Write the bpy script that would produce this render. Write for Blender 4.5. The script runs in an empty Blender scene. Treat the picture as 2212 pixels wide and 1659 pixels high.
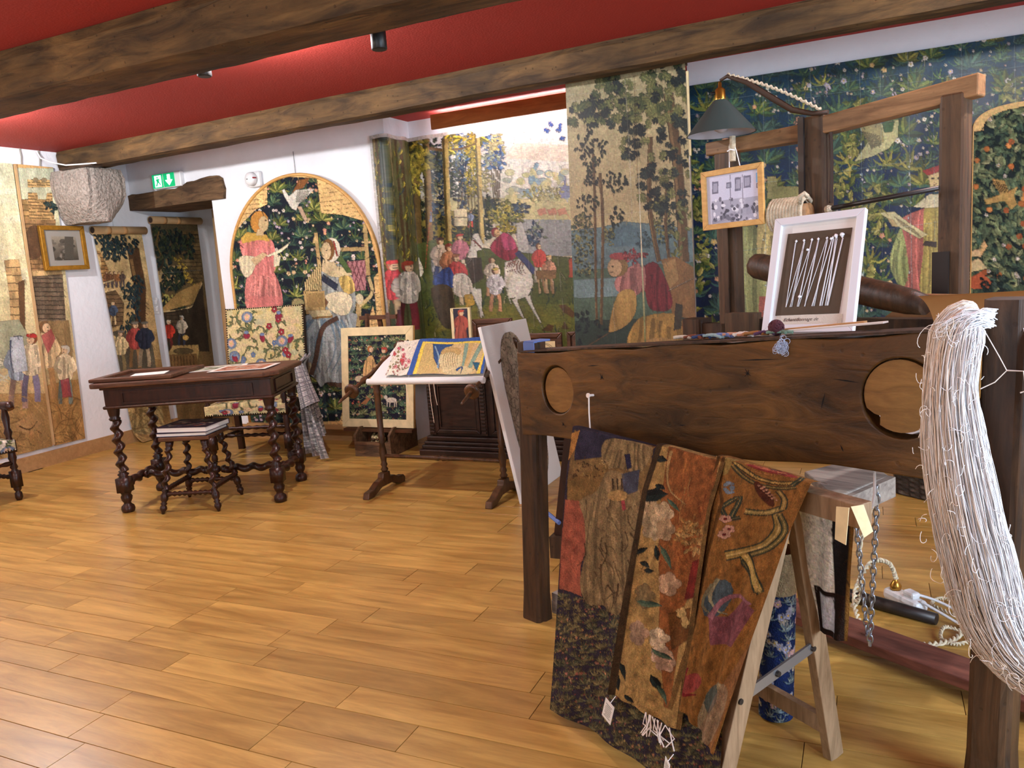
import bpy, bmesh, math, random
import numpy as np
from mathutils import Vector, Matrix
random.seed(7); RNG = np.random.default_rng(7)
scene = bpy.context.scene
PI = math.pi

# ------------------------------------------------------------------ camera
FPX, YAW, PITCH, ROLL, CAMH = 1686.0, 0.4358, 0.1528, -0.0717, 1.32
fwd = Vector((-math.sin(YAW)*math.cos(PITCH), math.cos(YAW)*math.cos(PITCH), -math.sin(PITCH)))
rgt0 = Vector((math.cos(YAW), math.sin(YAW), 0)); up0 = rgt0.cross(fwd)
rgt = math.cos(ROLL)*rgt0 + math.sin(ROLL)*up0
upv = -math.sin(ROLL)*rgt0 + math.cos(ROLL)*up0
cam_d = bpy.data.cameras.new('camera'); cam = bpy.data.objects.new('camera', cam_d)
scene.collection.objects.link(cam)
cam.matrix_world = Matrix(((rgt.x, upv.x, -fwd.x, 0), (rgt.y, upv.y, -fwd.y, 0), (rgt.z, upv.z, -fwd.z, CAMH), (0, 0, 0, 1)))
cam_d.sensor_width = 36.0; cam_d.lens = 36.0*FPX/2212.0; cam_d.clip_start = 0.05
scene.camera = cam

# ------------------------------------------------------------------ world, lights, exposure
vs = scene.view_settings
vs.view_transform = 'Standard'; vs.look = 'None'; vs.gamma = 1.0; vs.use_curve_mapping = False
vs.exposure = 0.34
try:
    scene.cycles.use_denoising = True
    scene.cycles.max_bounces = 7; scene.cycles.diffuse_bounces = 3; scene.cycles.use_adaptive_sampling = True; scene.cycles.adaptive_threshold = 0.05; scene.cycles.sample_clamp_indirect = 6.0
except Exception: pass
wd = bpy.data.worlds.new('sky'); scene.world = wd; wd.use_nodes = True
bg = wd.node_tree.nodes['Background']; bg.inputs[0].default_value = (0.62, 0.76, 1.0, 1); bg.inputs[1].default_value = 1.2

def light(name, kind, loc, power, col, size=0.1, aim=None, spot=None, sy=None, blend=0.4):
    d = bpy.data.lights.new(name, kind); o = bpy.data.objects.new(name, d); scene.collection.objects.link(o)
    d.energy = power; d.color = col; o.location = loc
    if kind == 'AREA':
        d.size = size
        if sy: d.shape = 'RECTANGLE'; d.size_y = sy
    else: d.shadow_soft_size = size
    if spot: d.spot_size = math.radians(spot); d.spot_blend = blend
    if aim is not None:
        o.rotation_euler = (Vector(aim)-Vector(loc)).to_track_quat('-Z', 'Y').to_euler()
    return o
WARM = (1.0, 0.87, 0.68); NEUT = (0.96, 0.97, 1.0); COOL = (0.62, 0.80, 1.0)
# daylight through the two windows of the room (right wall, wall behind the camera)
light('window_daylight', 'AREA', (2.36, 0.75, 1.35), 112, COOL, 1.3, (0, 1.6, 1.0), sy=1.35)
light('window_daylight', 'AREA', (-1.6, -2.44, 1.45), 40, (0.86, 0.92, 1.0), 2.4, (-1.6, 3, 1.0), sy=1.4)
# ceiling lamps fixed behind the nearer beam (their housings are built below)
light('lamp_light', 'POINT', (-2.62, 2.95, 2.38), 70, NEUT, 0.03)
light('lamp_light', 'POINT', (-4.95, 2.95, 2.38), 86, NEUT, 0.03)
light('lamp_light', 'POINT', (0.75, 2.95, 2.38), 52, NEUT, 0.03)
light('lamp_light', 'POINT', (-3.9, 0.6, 2.30), 52, WARM, 0.05)
light('lamp_light', 'POINT', (-0.9, 0.5, 2.30), 6, WARM, 0.05)

# ------------------------------------------------------------------ helpers: materials
def s2l(c):
    c = np.asarray(c, float)/255.0
    return np.where(c <= 0.04045, c/12.92, ((c+0.055)/1.055)**2.4)
def rgba(c): l = s2l(c); return (float(l[0]), float(l[1]), float(l[2]), 1.0)
MATS = {}
def newmat(name):
    m = bpy.data.materials.new(name); m.use_nodes = True; MATS[name] = m
    nt = m.node_tree; return m, nt, nt.nodes['Principled BSDF']
def N(nt, t, **kw):
    n = nt.nodes.new(t)
    for k, v in kw.items():
        if k.startswith('_'): setattr(n, k[1:], v)
        else: n.inputs[k.replace('__', ' ')].default_value = v
    return n
def setspec(b, v):
    for k in ('Specular IOR Level', 'Specular'):
        if k in b.inputs: b.inputs[k].default_value = v; return
def plain(name, col, rough=0.6, metal=0.0, spec=0.5, bump=0.0, bscale=60, var=0.0, vscale=6.0, trans=0.0):
    m, nt, b = newmat(name)
    b.inputs['Base Color'].default_value = rgba(col); b.inputs['Roughness'].default_value = rough
    b.inputs['Metallic'].default_value = metal; setspec(b, spec)
    tc = N(nt, 'ShaderNodeTexCoord')
    if var > 0:
        no = N(nt, 'ShaderNodeTexNoise', Scale=vscale, Detail=6.0, Roughness=0.6)
        nt.links.new(tc.outputs['Object'], no.inputs['Vector'])
        cr = N(nt, 'ShaderNodeValToRGB')
        c = np.asarray(col, float)
        cr.color_ramp.elements[0].position = 0.3; cr.color_ramp.elements[0].color = rgba(np.clip(c*(1-var), 0, 255))
        cr.color_ramp.elements[1].position = 0.7; cr.color_ramp.elements[1].color = rgba(np.clip(c*(1+var*0.7), 0, 255))
        nt.links.new(no.outputs['Fac'], cr.inputs['Fac']); nt.links.new(cr.outputs['Color'], b.inputs['Base Color'])
    if bump > 0:
        nb = N(nt, 'ShaderNodeTexNoise', Scale=bscale, Detail=5.0)
        nt.links.new(tc.outputs['Object'], nb.inputs['Vector'])
        bp = N(nt, 'ShaderNodeBump', Strength=bump, Distance=0.02)
        nt.links.new(nb.outputs['Fac'], bp.inputs['Height']); nt.links.new(bp.outputs['Normal'], b.inputs['Normal'])
    return m
def wood(name, dark, light_, rough=0.5, axis='X', scale=4.0, stretch=9.0, spec=0.4, bump=0.25, blotch=0.0, tint=False, crack=0.0):
    m, nt, b = newmat(name)
    b.inputs['Roughness'].default_value = rough; setspec(b, spec)
    tc = N(nt, 'ShaderNodeTexCoord'); mp = N(nt, 'ShaderNodeMapping')
    s = [scale*stretch]*3; s['XYZ'.index(axis)] = scale
    mp.inputs['Scale'].default_value = s
    nt.links.new(tc.outputs['Object'], mp.inputs['Vector'])
    if tint:
        at = N(nt, 'ShaderNodeAttribute', _attribute_name='Col')
        vm = N(nt, 'ShaderNodeVectorMath', _operation='SCALE'); vm.inputs['Scale'].default_value = 61.0
        nt.links.new(at.outputs['Color'], vm.inputs[0]); nt.links.new(vm.outputs[0], mp.inputs['Location'])
    no = N(nt, 'ShaderNodeTexNoise', Scale=1.0, Detail=8.0, Roughness=0.62, Distortion=0.9)
    nt.links.new(mp.outputs['Vector'], no.inputs['Vector'])
    cr = N(nt, 'ShaderNodeValToRGB')
    cr.color_ramp.elements[0].position = 0.33; cr.color_ramp.elements[0].color = rgba(dark)
    cr.color_ramp.elements[1].position = 0.66; cr.color_ramp.elements[1].color = rgba(light_)
    nt.links.new(no.outputs['Fac'], cr.inputs['Fac'])
    out = cr.outputs['Color']
    if blotch > 0:
        n2 = N(nt, 'ShaderNodeTexNoise', Scale=2.2, Detail=4.0); nt.links.new(tc.outputs['Object'], n2.inputs['Vector'])
        r2 = N(nt, 'ShaderNodeMapRange'); r2.inputs[1].default_value = 0.35; r2.inputs[2].default_value = 0.7
        r2.inputs[3].default_value = 1.0-blotch; r2.inputs[4].default_value = 1.0+blotch*0.5
        nt.links.new(n2.outputs['Fac'], r2.inputs[0])
        mx = N(nt, 'ShaderNodeVectorMath', _operation='SCALE'); nt.links.new(out, mx.inputs[0]); nt.links.new(r2.outputs[0], mx.inputs['Scale'])
        out = mx.outputs[0]
    if tint:
        sx = N(nt, 'ShaderNodeSeparateColor'); nt.links.new(at.outputs['Color'], sx.inputs[0])
        r3 = N(nt, 'ShaderNodeMapRange'); r3.inputs[3].default_value = 0.84; r3.inputs[4].default_value = 1.13
        nt.links.new(sx.outputs[0], r3.inputs[0])
        mx = N(nt, 'ShaderNodeVectorMath', _operation='SCALE'); nt.links.new(out, mx.inputs[0]); nt.links.new(r3.outputs[0], mx.inputs['Scale'])
        out = mx.outputs[0]
    hgt_ = no.outputs['Fac']
    n5 = N(nt, 'ShaderNodeTexNoise', Scale=3.1, Detail=6.0, Roughness=0.7); nt.links.new(mp.outputs['Vector'], n5.inputs['Vector'])
    r5 = N(nt, 'ShaderNodeMapRange'); r5.inputs[1].default_value = 0.3; r5.inputs[2].default_value = 0.7; r5.inputs[3].default_value = 0.86; r5.inputs[4].default_value = 1.12
    nt.links.new(n5.outputs['Fac'], r5.inputs[0]); mx = N(nt, 'ShaderNodeVectorMath', _operation='SCALE'); nt.links.new(out, mx.inputs[0]); nt.links.new(r5.outputs[0], mx.inputs['Scale']); out = mx.outputs[0]
    if crack > 0:
        m6 = N(nt, 'ShaderNodeMapping'); s6 = [26.0]*3; s6['XYZ'.index(axis)] = 2.2; m6.inputs['Scale'].default_value = s6; nt.links.new(tc.outputs['Object'], m6.inputs['Vector'])
        n6 = N(nt, 'ShaderNodeTexNoise', Scale=1.0, Detail=3.0, Distortion=0.4); nt.links.new(m6.outputs['Vector'], n6.inputs['Vector'])
        r6 = N(nt, 'ShaderNodeMapRange'); r6.inputs[1].default_value = 0.27; r6.inputs[2].default_value = 0.36; r6.inputs[3].default_value = 1.0-crack; r6.inputs[4].default_value = 1.0
        nt.links.new(n6.outputs['Fac'], r6.inputs[0])
        v6 = N(nt, 'ShaderNodeTexVoronoi', Scale=22.0); nt.links.new(tc.outputs['Object'], v6.inputs['Vector'])
        r7 = N(nt, 'ShaderNodeMapRange'); r7.inputs[1].default_value = 0.07; r7.inputs[2].default_value = 0.14; r7.inputs[3].default_value = 1.0-crack*0.7; r7.inputs[4].default_value = 1.0; nt.links.new(v6.outputs['Distance'], r7.inputs[0])
        mm = N(nt, 'ShaderNodeMath', _operation='MULTIPLY'); nt.links.new(r6.outputs[0], mm.inputs[0]); nt.links.new(r7.outputs[0], mm.inputs[1])
        mx = N(nt, 'ShaderNodeVectorMath', _operation='SCALE'); nt.links.new(out, mx.inputs[0]); nt.links.new(mm.outputs[0], mx.inputs['Scale']); out = mx.outputs[0]
        m8 = N(nt, 'ShaderNodeMath', _operation='MULTIPLY'); nt.links.new(no.outputs['Fac'], m8.inputs[0]); nt.links.new(mm.outputs[0], m8.inputs[1]); hgt_ = m8.outputs[0]
    nt.links.new(out, b.inputs['Base Color'])
    if bump > 0:
        bp = N(nt, 'ShaderNodeBump', Strength=bump, Distance=0.01)
        nt.links.new(hgt_, bp.inputs['Height']); nt.links.new(bp.outputs['Normal'], b.inputs['Normal'])
    return m
def painted(name, rough=0.85, bump=0.15, bscale=350, spec=0.2, gain=1.0):
    m, nt, b = newmat(name)
    at = N(nt, 'ShaderNodeAttribute', _attribute_name='Col')
    nt.links.new(at.outputs['Color'], b.inputs['Base Color'])
    b.inputs['Roughness'].default_value = rough; setspec(b, spec)
    tc = N(nt, 'ShaderNodeTexCoord'); no = N(nt, 'ShaderNodeTexNoise', Scale=bscale, Detail=2.0)
    nt.links.new(tc.outputs['Object'], no.inputs['Vector'])
    bp = N(nt, 'ShaderNodeBump', Strength=bump, Distance=0.004)
    nt.links.new(no.outputs['Fac'], bp.inputs['Height']); nt.links.new(bp.outputs['Normal'], b.inputs['Normal'])
    return m
def emit(name, col, strength):
    m, nt, b = newmat(name)
    b.inputs['Base Color'].default_value = rgba(col); b.inputs['Emission Color'].default_value = rgba(col)
    b.inputs['Emission Strength'].default_value = strength
    return m

plain('plaster', (238, 240, 244), 0.9, bump=0.22, bscale=26, var=0.03, vscale=2.0)
plain('red_paint', (166, 42, 28), 0.8, bump=0.12, bscale=90)
wood('beam_oak', (58, 40, 20), (116, 86, 48), 0.75, 'X', 2.6, 5.0, bump=0.8, blotch=0.5, crack=0.6)
wood('lintel_oak', (70, 50, 32), (140, 108, 74), 0.85, 'X', 3.0, 6.0, bump=0.9, blotch=0.5, crack=0.6)
wood('floor_oak', (160, 119, 54), (203, 160, 84), 0.32, 'X', 1.7, 8.0, spec=0.5, bump=0.05, tint=True)
wood('skirting', (170, 130, 84), (186, 146, 98), 0.5, 'X', 2.0, 8.0, bump=0.05)
wood('turned_dark', (34, 17, 11), (62, 32, 20), 0.33, 'Z', 6.0, 4.0, bump=0.1)
wood('desk_top', (60, 34, 22), (104, 68, 44), 0.4, 'X', 5.0, 7.0, bump=0.12)
wood('chest_dark', (28, 17, 13), (58, 36, 26), 0.4, 'X', 6.0, 5.0, bump=0.15)
wood('stand_wood', (52, 34, 20), (96, 64, 38), 0.35, 'Z', 6.0, 4.0, bump=0.08)
wood('loom_plank', (60, 40, 16), (118, 80, 34), 0.42, 'X', 5.0, 3.5, bump=0.3, blotch=0.5, crack=0.45)
wood('loom_post', (44, 30, 18), (86, 60, 38), 0.5, 'Z', 4.0, 7.0, bump=0.3, blotch=0.4, crack=0.4)
wood('loom_frame', (112, 80, 50), (170, 128, 86), 0.55, 'X', 3.0, 8.0, bump=0.3, blotch=0.3, crack=0.4)
wood('loom_frame_up', (56, 41, 28), (104, 76, 50), 0.55, 'Z', 3.0, 8.0, bump=0.3, blotch=0.35, crack=0.45)
wood('roller_end', (122, 86, 38), (152, 110, 54), 0.55, 'X', 8.0, 4.0, bump=0.15)
wood('pine', (124, 98, 70), (164, 134, 102), 0.55, 'Z', 4.0, 9.0, bump=0.1)
wood('pine_frame', (198, 146, 78), (220, 172, 102), 0.45, 'X', 4.0, 7.0, bump=0.06)
wood('grey_wood', (128, 116, 108), (176, 162, 148), 0.7, 'X', 4.0, 8.0, bump=0.2)
wood('batten', (150, 84, 38), (196, 120, 60), 0.45, 'X', 2.0, 8.0, bump=0.08)
wood('treadle', (88, 48, 38), (134, 80, 64), 0.55, 'X', 3.0, 8.0, bump=0.12)
wood('box_wood', (60, 42, 28), (124, 92, 62), 0.7, 'X', 5.0, 6.0, bump=0.3)
plain('granite', (158, 148, 138), 0.95, bump=1.0, bscale=45, var=0.22, vscale=55)
plain('gilt', (176, 128, 42), 0.35, 0.6, var=0.15, vscale=30)
plain('mat_grey', (150, 146, 136), 0.8)
plain('paper', (236, 232, 224), 0.8, var=0.03)
plain('cream_paper', (226, 206, 158), 0.8, var=0.08, vscale=14)
plain('kraft', (198, 150, 96), 0.7, var=0.06)
plain('cardboard_tube', (190, 156, 110), 0.75, var=0.08)
plain('white_plastic', (232, 232, 232), 0.35)
plain('white_paint', (236, 236, 240), 0.4)
plain('black_metal', (18, 17, 17), 0.45)
plain('shade_enamel', (58, 72, 70), 0.45)
plain('shade_inside', (186, 184, 190), 0.5)
plain('brass', (190, 142, 62), 0.3, 0.9)
plain('iron', (70, 66, 64), 0.45, 0.8)
plain('steel', (176, 182, 190), 0.35, 0.9)
plain('rope', (206, 190, 162), 0.9, bump=0.5, bscale=160, var=0.12, vscale=40)
plain('wool_white', (250, 250, 252), 0.95)
plain('wool_beige', (236, 212, 186), 0.95)
plain('wool_blush', (244, 232, 220), 0.95)
plain('linen', (232, 230, 226), 0.9, bump=0.3, bscale=300)
plain('cream_cloth', (226, 218, 202), 0.9, bump=0.3, bscale=200)
plain('wicker', (74, 62, 52), 0.8, var=0.2, vscale=30)
plain('dark_void', (14, 11, 9), 0.9)
plain('blue_tape', (92, 118, 178), 0.5)
plain('leather', (60, 40, 26), 0.6)
plain('studs', (40, 30, 22), 0.35, 0.6)
plain('cable_cream', (224, 210, 176), 0.7)
plain('terracotta', (190, 104, 56), 0.7)
plain('carving', (196, 128, 72), 0.55)
emit('led', (240, 246, 255), 70.0)
emit('exit_green', (8, 150, 92), 0.9)
emit('exit_white', (210, 255, 240), 2.2)
m, nt, b = newmat('glass'); b.inputs['Roughness'].default_value = 0.03; b.inputs['Transmission Weight'].default_value = 1.0; b.inputs['IOR'].default_value = 1.45
painted('tapestry', 0.8, 0.25, 420)
painted('paper_print', 0.42, 0.06, 60, 0.4)
painted('wool_tapestry', 0.92, 0.9, 260, 0.1)
painted('print', 0.5, 0.02, 50, 0.4)

# ------------------------------------------------------------------ helpers: objects
COL = scene.collection
def tag(o, label=None, cat=None, group=None, kind=None):
    if label: o['label'] = label
    if cat: o['category'] = cat
    if group: o['group'] = group
    if kind: o['kind'] = kind
    return o
def thing(name, label, cat, loc=(0, 0, 0), rotz=0.0, group=None, mat=None):
    o = bpy.data.objects.new(name, None); COL.objects.link(o); o.empty_display_size = 0.05
    if mat is not None: o.matrix_world = mat
    else: o.location = loc; o.rotation_euler = (0, 0, rotz)
    return tag(o, label, cat, group)
def local(o):
    "inverse matrix of a thing's empty"
    if o is None: return Matrix.Identity(4)
    M = Matrix.Translation(o.location) @ o.rotation_euler.to_matrix().to_4x4()
    return M.inverted()
def link(me, name, m, parent=None, smooth=False):
    o = bpy.data.objects.new(name, me); COL.objects.link(o)
    if m: me.materials.append(MATS[m])
    if smooth: me.polygons.foreach_set('use_smooth', [True]*len(me.polygons))
    if parent is not None: o.parent = parent
    return o
class MB:
    "collects boxes, prisms, tubes and turned shapes and links them as one mesh"
    def __init__(s): s.v = []; s.f = []
    def add(s, vs, fs, M=None):
        k = len(s.v)
        for p in vs:
            p = Vector(p)
            s.v.append(tuple(M @ p) if M is not None else tuple(p))
        s.f += [tuple(i+k for i in f) for f in fs]
        return s
    def box(s, c, d, M=None, taper=None):
        x, y, z = d[0]/2, d[1]/2, d[2]/2
        t = taper or 1.0
        vs = [(c[0]+sx*x*(t if sz > 0 else 1), c[1]+sy*y*(t if sz > 0 else 1), c[2]+sz*z) for sz in (-1, 1) for sy in (-1, 1) for sx in (-1, 1)]
        return s.add(vs, [(0, 2, 3, 1), (4, 5, 7, 6), (0, 1, 5, 4), (2, 6, 7, 3), (0, 4, 6, 2), (1, 3, 7, 5)], M)
    def bar(s, a, b, w, h, up=(0, 0, 1), M=None):
        "rectangular bar from a to b"
        a, b = Vector(a), Vector(b); d = (b-a); L = d.length; d.normalize()
        x = Vector(up).cross(d)
        if x.length < 1e-4: x = Vector((1, 0, 0)).cross(d)
        x.normalize(); y = d.cross(x)
        vs = [p+x*sx*w/2+y*sy*h/2 for p in (a, b) for sy in (-1, 1) for sx in (-1, 1)]
        return s.add(vs, [(0, 1, 3, 2), (4, 6, 7, 5), (0, 4, 5, 1), (2, 3, 7, 6), (0, 2, 6, 4), (1, 5, 7, 3)], M)
    def prism(s, poly, o, ex, ey, n, t, M=None):
        "polygon (2-D list) placed at o along ex, ey and extruded by t along n"
        o, ex, ey, n = Vector(o), Vector(ex), Vector(ey), Vector(n); k = len(poly)
        vs = [o+ex*p[0]+ey*p[1] for p in poly]+[o+ex*p[0]+ey*p[1]+n*t for p in poly]
        fs = [tuple(range(k))[::-1], tuple(range(k, 2*k))]+[(i, (i+1) % k, k+(i+1) % k, k+i) for i in range(k)]
        return s.add(vs, fs, M)
    def tube(s, pts, r, seg=8, closed=False, caps=True, M=None):
        pts = [Vector(p) for p in pts]; n = len(pts); vs = []; fs = []
        rs = r if hasattr(r, '__len__') else [r]*n
        prev = None
        for i, p in enumerate(pts):
            t = (pts[(i+1) % n]-pts[i-1]) if closed else (pts[min(i+1, n-1)]-pts[max(i-1, 0)])
            if t.length < 1e-9: t = Vector((0, 0, 1))
            t.normalize()
            if prev is None:
                x = Vector((0, 0, 1)).cross(t)
                if x.length < 1e-3: x = Vector((1, 0, 0)).cross(t)
            else: x = prev-t*prev.dot(t)
            x.normalize(); prev = x; y = t.cross(x)
            for j in range(seg):
                a = 2*PI*j/seg; vs.append(p+(x*math.cos(a)+y*math.sin(a))*rs[i])
        m = n if closed else n-1
        for i in range(m):
            for j in range(seg):
                a, b = i*seg+j, i*seg+(j+1) % seg; c, d = ((i+1) % n)*seg+(j+1) % seg, ((i+1) % n)*seg+j
                fs.append((a, b, c, d))
        if caps and not closed:
            fs.append(tuple(range(seg))[::-1]); fs.append(tuple((n-1)*seg+j for j in range(seg)))
        return s.add(vs, fs, M)
    def lathe(s, prof, a=(0, 0, 0), b=None, seg=16, M=None, twist=None):
        "prof: list of (t, radius); turned about the axis a->b (t in 0..1) or about z from a (t in metres). twist: (t0, t1, amp, turns)"
        a = Vector(a)
        if b is None: ax = Vector((0, 0, 1)); L = 1.0
        else: ax = Vector(b)-a; L = ax.length; ax.normalize()
        x = Vector((1, 0, 0)) if abs(ax.x) < 0.9 else Vector((0, 1, 0))
        y = ax.cross(x).normalized(); x = y.cross(ax)
        rings = []
        for t, r in prof: rings.append((t, r, 0, 0))
        if twist:
            t0, t1, amp, turns, r = twist; k = int(turns*12)
            tw = [(t0+(t1-t0)*i/k, r, amp*math.cos(2*PI*turns*i/k), amp*math.sin(2*PI*turns*i/k)) for i in range(k+1)]
            rings = [q for q in rings if q[0] <= t0]+tw+[q for q in rings if q[0] >= t1]
        vs = []; fs = []; n = len(rings)
        for t, r, ox, oy in rings:
            for j in range(seg):
                an = 2*PI*j/seg; vs.append(a+ax*t*L+x*(r*math.cos(an)+ox)+y*(r*math.sin(an)+oy))
        for i in range(n-1):
            for j in range(seg): fs.append((i*seg+j, i*seg+(j+1) % seg, (i+1)*seg+(j+1) % seg, (i+1)*seg+j))
        fs.append(tuple(range(seg))[::-1]); fs.append(tuple((n-1)*seg+j for j in range(seg)))
        return s.add(vs, fs, M)
    def build(s, name, m, parent=None, smooth=False, world=False, bevel=0.0, label=None):
        vs = s.v
        if world and parent is not None:
            I = local(parent); vs = [tuple(I @ Vector(p)) for p in vs]
        me = bpy.data.meshes.new(name); me.from_pydata([tuple(p) for p in vs], [], s.f); me.update()
        o = link(me, name, m, parent)
        if smooth:
            me.polygons.foreach_set('use_smooth', [len(p.vertices) == 4 for p in me.polygons])
        if bevel > 0:
            md = o.modifiers.new('bevel', 'BEVEL'); md.width = bevel; md.segments = 2; md.limit_method = 'ANGLE'; md.angle_limit = 0.8
        if label: o['label'] = label
        return o
def copy_tree(o, parent=None):
    c = o.copy(); COL.objects.link(c)
    if parent is not None: c.parent = parent
    for ch in list(o.children): copy_tree(ch, c)
    return c
def roughen(o, amp, scale, sub=2, seed=0):
    "hand-hewn surface: subdivide the mesh and push its vertices about"
    bm = bmesh.new(); bm.from_mesh(o.data)
    bmesh.ops.subdivide_edges(bm, edges=bm.edges[:], cuts=sub, use_grid_fill=True)
    from mathutils import noise
    for v in bm.verts:
        p = v.co*scale+Vector((seed*7.1, seed*3.3, seed*1.7))
        v.co += Vector((noise.noise(p), noise.noise(p+Vector((9, 2, 5))), noise.noise(p+Vector((3, 8, 1)))))*amp
    bm.to_mesh(o.data); bm.free(); return o
def frame4(mb, o, ex, ey, n, w, h, bw, t):
    "four mitred bars of a frame in the plane o, ex, ey; n towards the viewer"
    q = [(0, 0), (w, 0), (w, h), (0, h)]; i = [(bw, bw), (w-bw, bw), (w-bw, h-bw), (bw, h-bw)]
    for k in range(4):
        a, b2 = k, (k+1) % 4
        mb.prism([q[a], q[b2], i[b2], i[a]], o, ex, ey, n, t)
    return mb

# ------------------------------------------------------------------ helpers: painted cloth (colour carried by a fine grid of vertices)
CAMP = np.array([0, 0, CAMH]); R_, U_, F_ = np.array(rgt), np.array(upv), np.array(fwd)
def sketch(P):
    d = np.asarray(P, float)-CAMP; z = d@F_
    return np.stack([1106+FPX*(d@R_)/z, 829.5-FPX*(d@U_)/z], -1)
def homography(src, dst):
    A = []
    for (x, y), (u, v) in zip(src, dst):
        A.append([x, y, 1, 0, 0, 0, -u*x, -u*y, -u]); A.append([0, 0, 0, x, y, 1, -v*x, -v*y, -v])
    return np.linalg.svd(np.array(A))[2][-1].reshape(3, 3)
def smooth(pts, closed=True, k=4):
    P = np.asarray(pts, float); n = len(P); out = []
    for i in range(n if closed else n-1):
        g = (lambda j: P[j % n]) if closed else (lambda j: P[min(max(j, 0), n-1)])
        p0, p1, p2, p3 = g(i-1), g(i), g(i+1), g(i+2)
        for q in range(k):
            t = q/k; out.append(0.5*((2*p1)+(p2-p0)*t+(2*p0-5*p1+4*p2-p3)*t*t+(3*p1-p0-3*p2+p3)*t**3))
    if not closed: out.append(P[-1])
    return np.array(out)
class Cv:
    "a small painter: shapes are given in drawing units, mapped by a homography onto the cloth"
    def __init__(s, w, h, quad, col):
        s.w, s.h = int(w), int(h); s.a = np.ones((s.h, s.w, 3), np.float32)*np.array(col, np.float32)
        s.q = np.array(quad, float); s.H = homography(s.q, [(0, 0), (s.w-1, 0), (s.w-1, s.h-1), (0, s.h-1)])
        s.k = s.w/np.linalg.norm(s.q[1]-s.q[0]) ; s.ky = s.h/np.linalg.norm(s.q[3]-s.q[0])
        s.clip = None
    def m(s, pts):
        p = np.asarray(pts, float).reshape(-1, 2); q = np.c_[p, np.ones(len(p))]@s.H.T
        return q[:, :2]/q[:, 2:3]
    def _fill(s, p, col, al=1.0):
        x0, y0 = np.floor(p.min(0)).astype(int); x1, y1 = np.ceil(p.max(0)).astype(int)+1
        x0, y0 = max(x0, 0), max(y0, 0); x1, y1 = min(x1, s.w), min(y1, s.h)
        if x1 <= x0 or y1 <= y0: return
        X, Y = np.meshgrid(np.arange(x0, x1)+0.01, np.arange(y0, y1)+0.013)
        ins = np.zeros(X.shape, bool); n = len(p)
        for i in range(n):
            ax, ay = p[i]; bx, by = p[(i+1) % n]
            if ay == by: continue
            c = (Y < ay) != (Y < by)
            ins ^= c & (X < (bx-ax)*(Y-ay)/(by-ay)+ax)
        if s.clip is not None: ins &= s.clip[y0:y1, x0:x1]
        sub = s.a[y0:y1, x0:x1]
        sub[ins] = sub[ins]*(1-al)+np.array(col, np.float32)*al
    def poly(s, pts, col, al=1.0): s._fill(s.m(pts), col, al); return s
    def mask(s, pts):
        p = s.m(pts); X, Y = np.meshgrid(np.arange(s.w)+0.01, np.arange(s.h)+0.013); ins = np.zeros(X.shape, bool); n = len(p)
        for i in range(n):
            ax, ay = p[i]; bx, by = p[(i+1) % n]
            if ay == by: continue
            ins ^= ((Y < ay) != (Y < by)) & (X < (bx-ax)*(Y-ay)/(by-ay)+ax)
        return ins
    def ell(s, x, y, rx, ry=None, col=(255, 255, 255), ang=0.0, al=1.0, n=12):
        ry = rx if ry is None else ry; t = np.linspace(0, 2*PI, n, endpoint=False); c, d = math.cos(ang), math.sin(ang)
        u, v = rx*np.cos(t), ry*np.sin(t)
        return s.poly(np.c_[x+u*c-v*d, y+u*d+v*c], col, al)
    def line(s, pts, w, col, al=1.0, taper=False):
        p = np.asarray(pts, float); 
        if len(p) == 2: p = np.array([p[0], (p[0]+p[1])/2, p[1]])
        elif len(p) < 7: p = smooth(p, False)
        t = np.gradient(p, axis=0); L = np.maximum(np.hypot(t[:, 0], t[:, 1]), 1e-6)[:, None]; nrm = np.c_[-t[:, 1], t[:, 0]]/L
        ww = np.full(len(p), w/2.0)
        if taper: ww = ww*np.linspace(1, 0.25, len(p))
        return s.poly(np.r_[p+nrm*ww[:, None], (p-nrm*ww[:, None])[::-1]], col, al)
    def curve(s, a, b, bend, w, col, al=1.0, taper=True, n=7):
        a, b = np.array(a, float), np.array(b, float); d = b-a; nn = np.array([-d[1], d[0]])
        t = np.linspace(0, 1, n)[:, None]
        return s.line(a+d*t+nn*bend*np.sin(PI*t), w, col, al, taper)
    def leaf(s, x, y, L, w, ang, c1, c2=None):
        c, d = math.cos(ang), math.sin(ang)
        P = np.array([(0, 0), (0.25, 0.8), (0.6, 0.9), (1, 0), (0.6, -0.9), (0.25, -0.8)])*np.array([L, w/2])
        Q = np.c_[x+P[:, 0]*c-P[:, 1]*d, y+P[:, 0]*d+P[:, 1]*c]
        s.poly(Q, c1)
        if c2 is not None: s.poly(Q[:4], c2)
        return s
    def oak(s, x, y, L, ang, c1, c2):
        "lobed leaf"
        c, d = math.cos(ang), math.sin(ang)
        for t, b, k in ((0.15, 0.42, 1.0), (0.15, 0.42, -1.0), (0.42, 0.46, 0.85), (0.42, 0.46, -0.85), (0.66, 0.36, 0.7), (0.66, 0.36, -0.7)):
            s.leaf(x+c*L*t, y+d*L*t, L*b, L*0.24, ang+k, c1 if k > 0 else c2)
        s.leaf(x, y, L, L*0.26, ang, c1, c2); return s
    def blossom(s, x, y, r, col, mid=(220, 180, 80), n=5):
        a0 = random.random()*6
        for k in range(n): s.ell(x+r*0.6*math.cos(a0+k*2*PI/n), y+r*0.6*math.sin(a0+k*2*PI/n), r*0.48, None, col, n=7)
        s.ell(x, y, r*0.3, None, mid, n=6); return s
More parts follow.
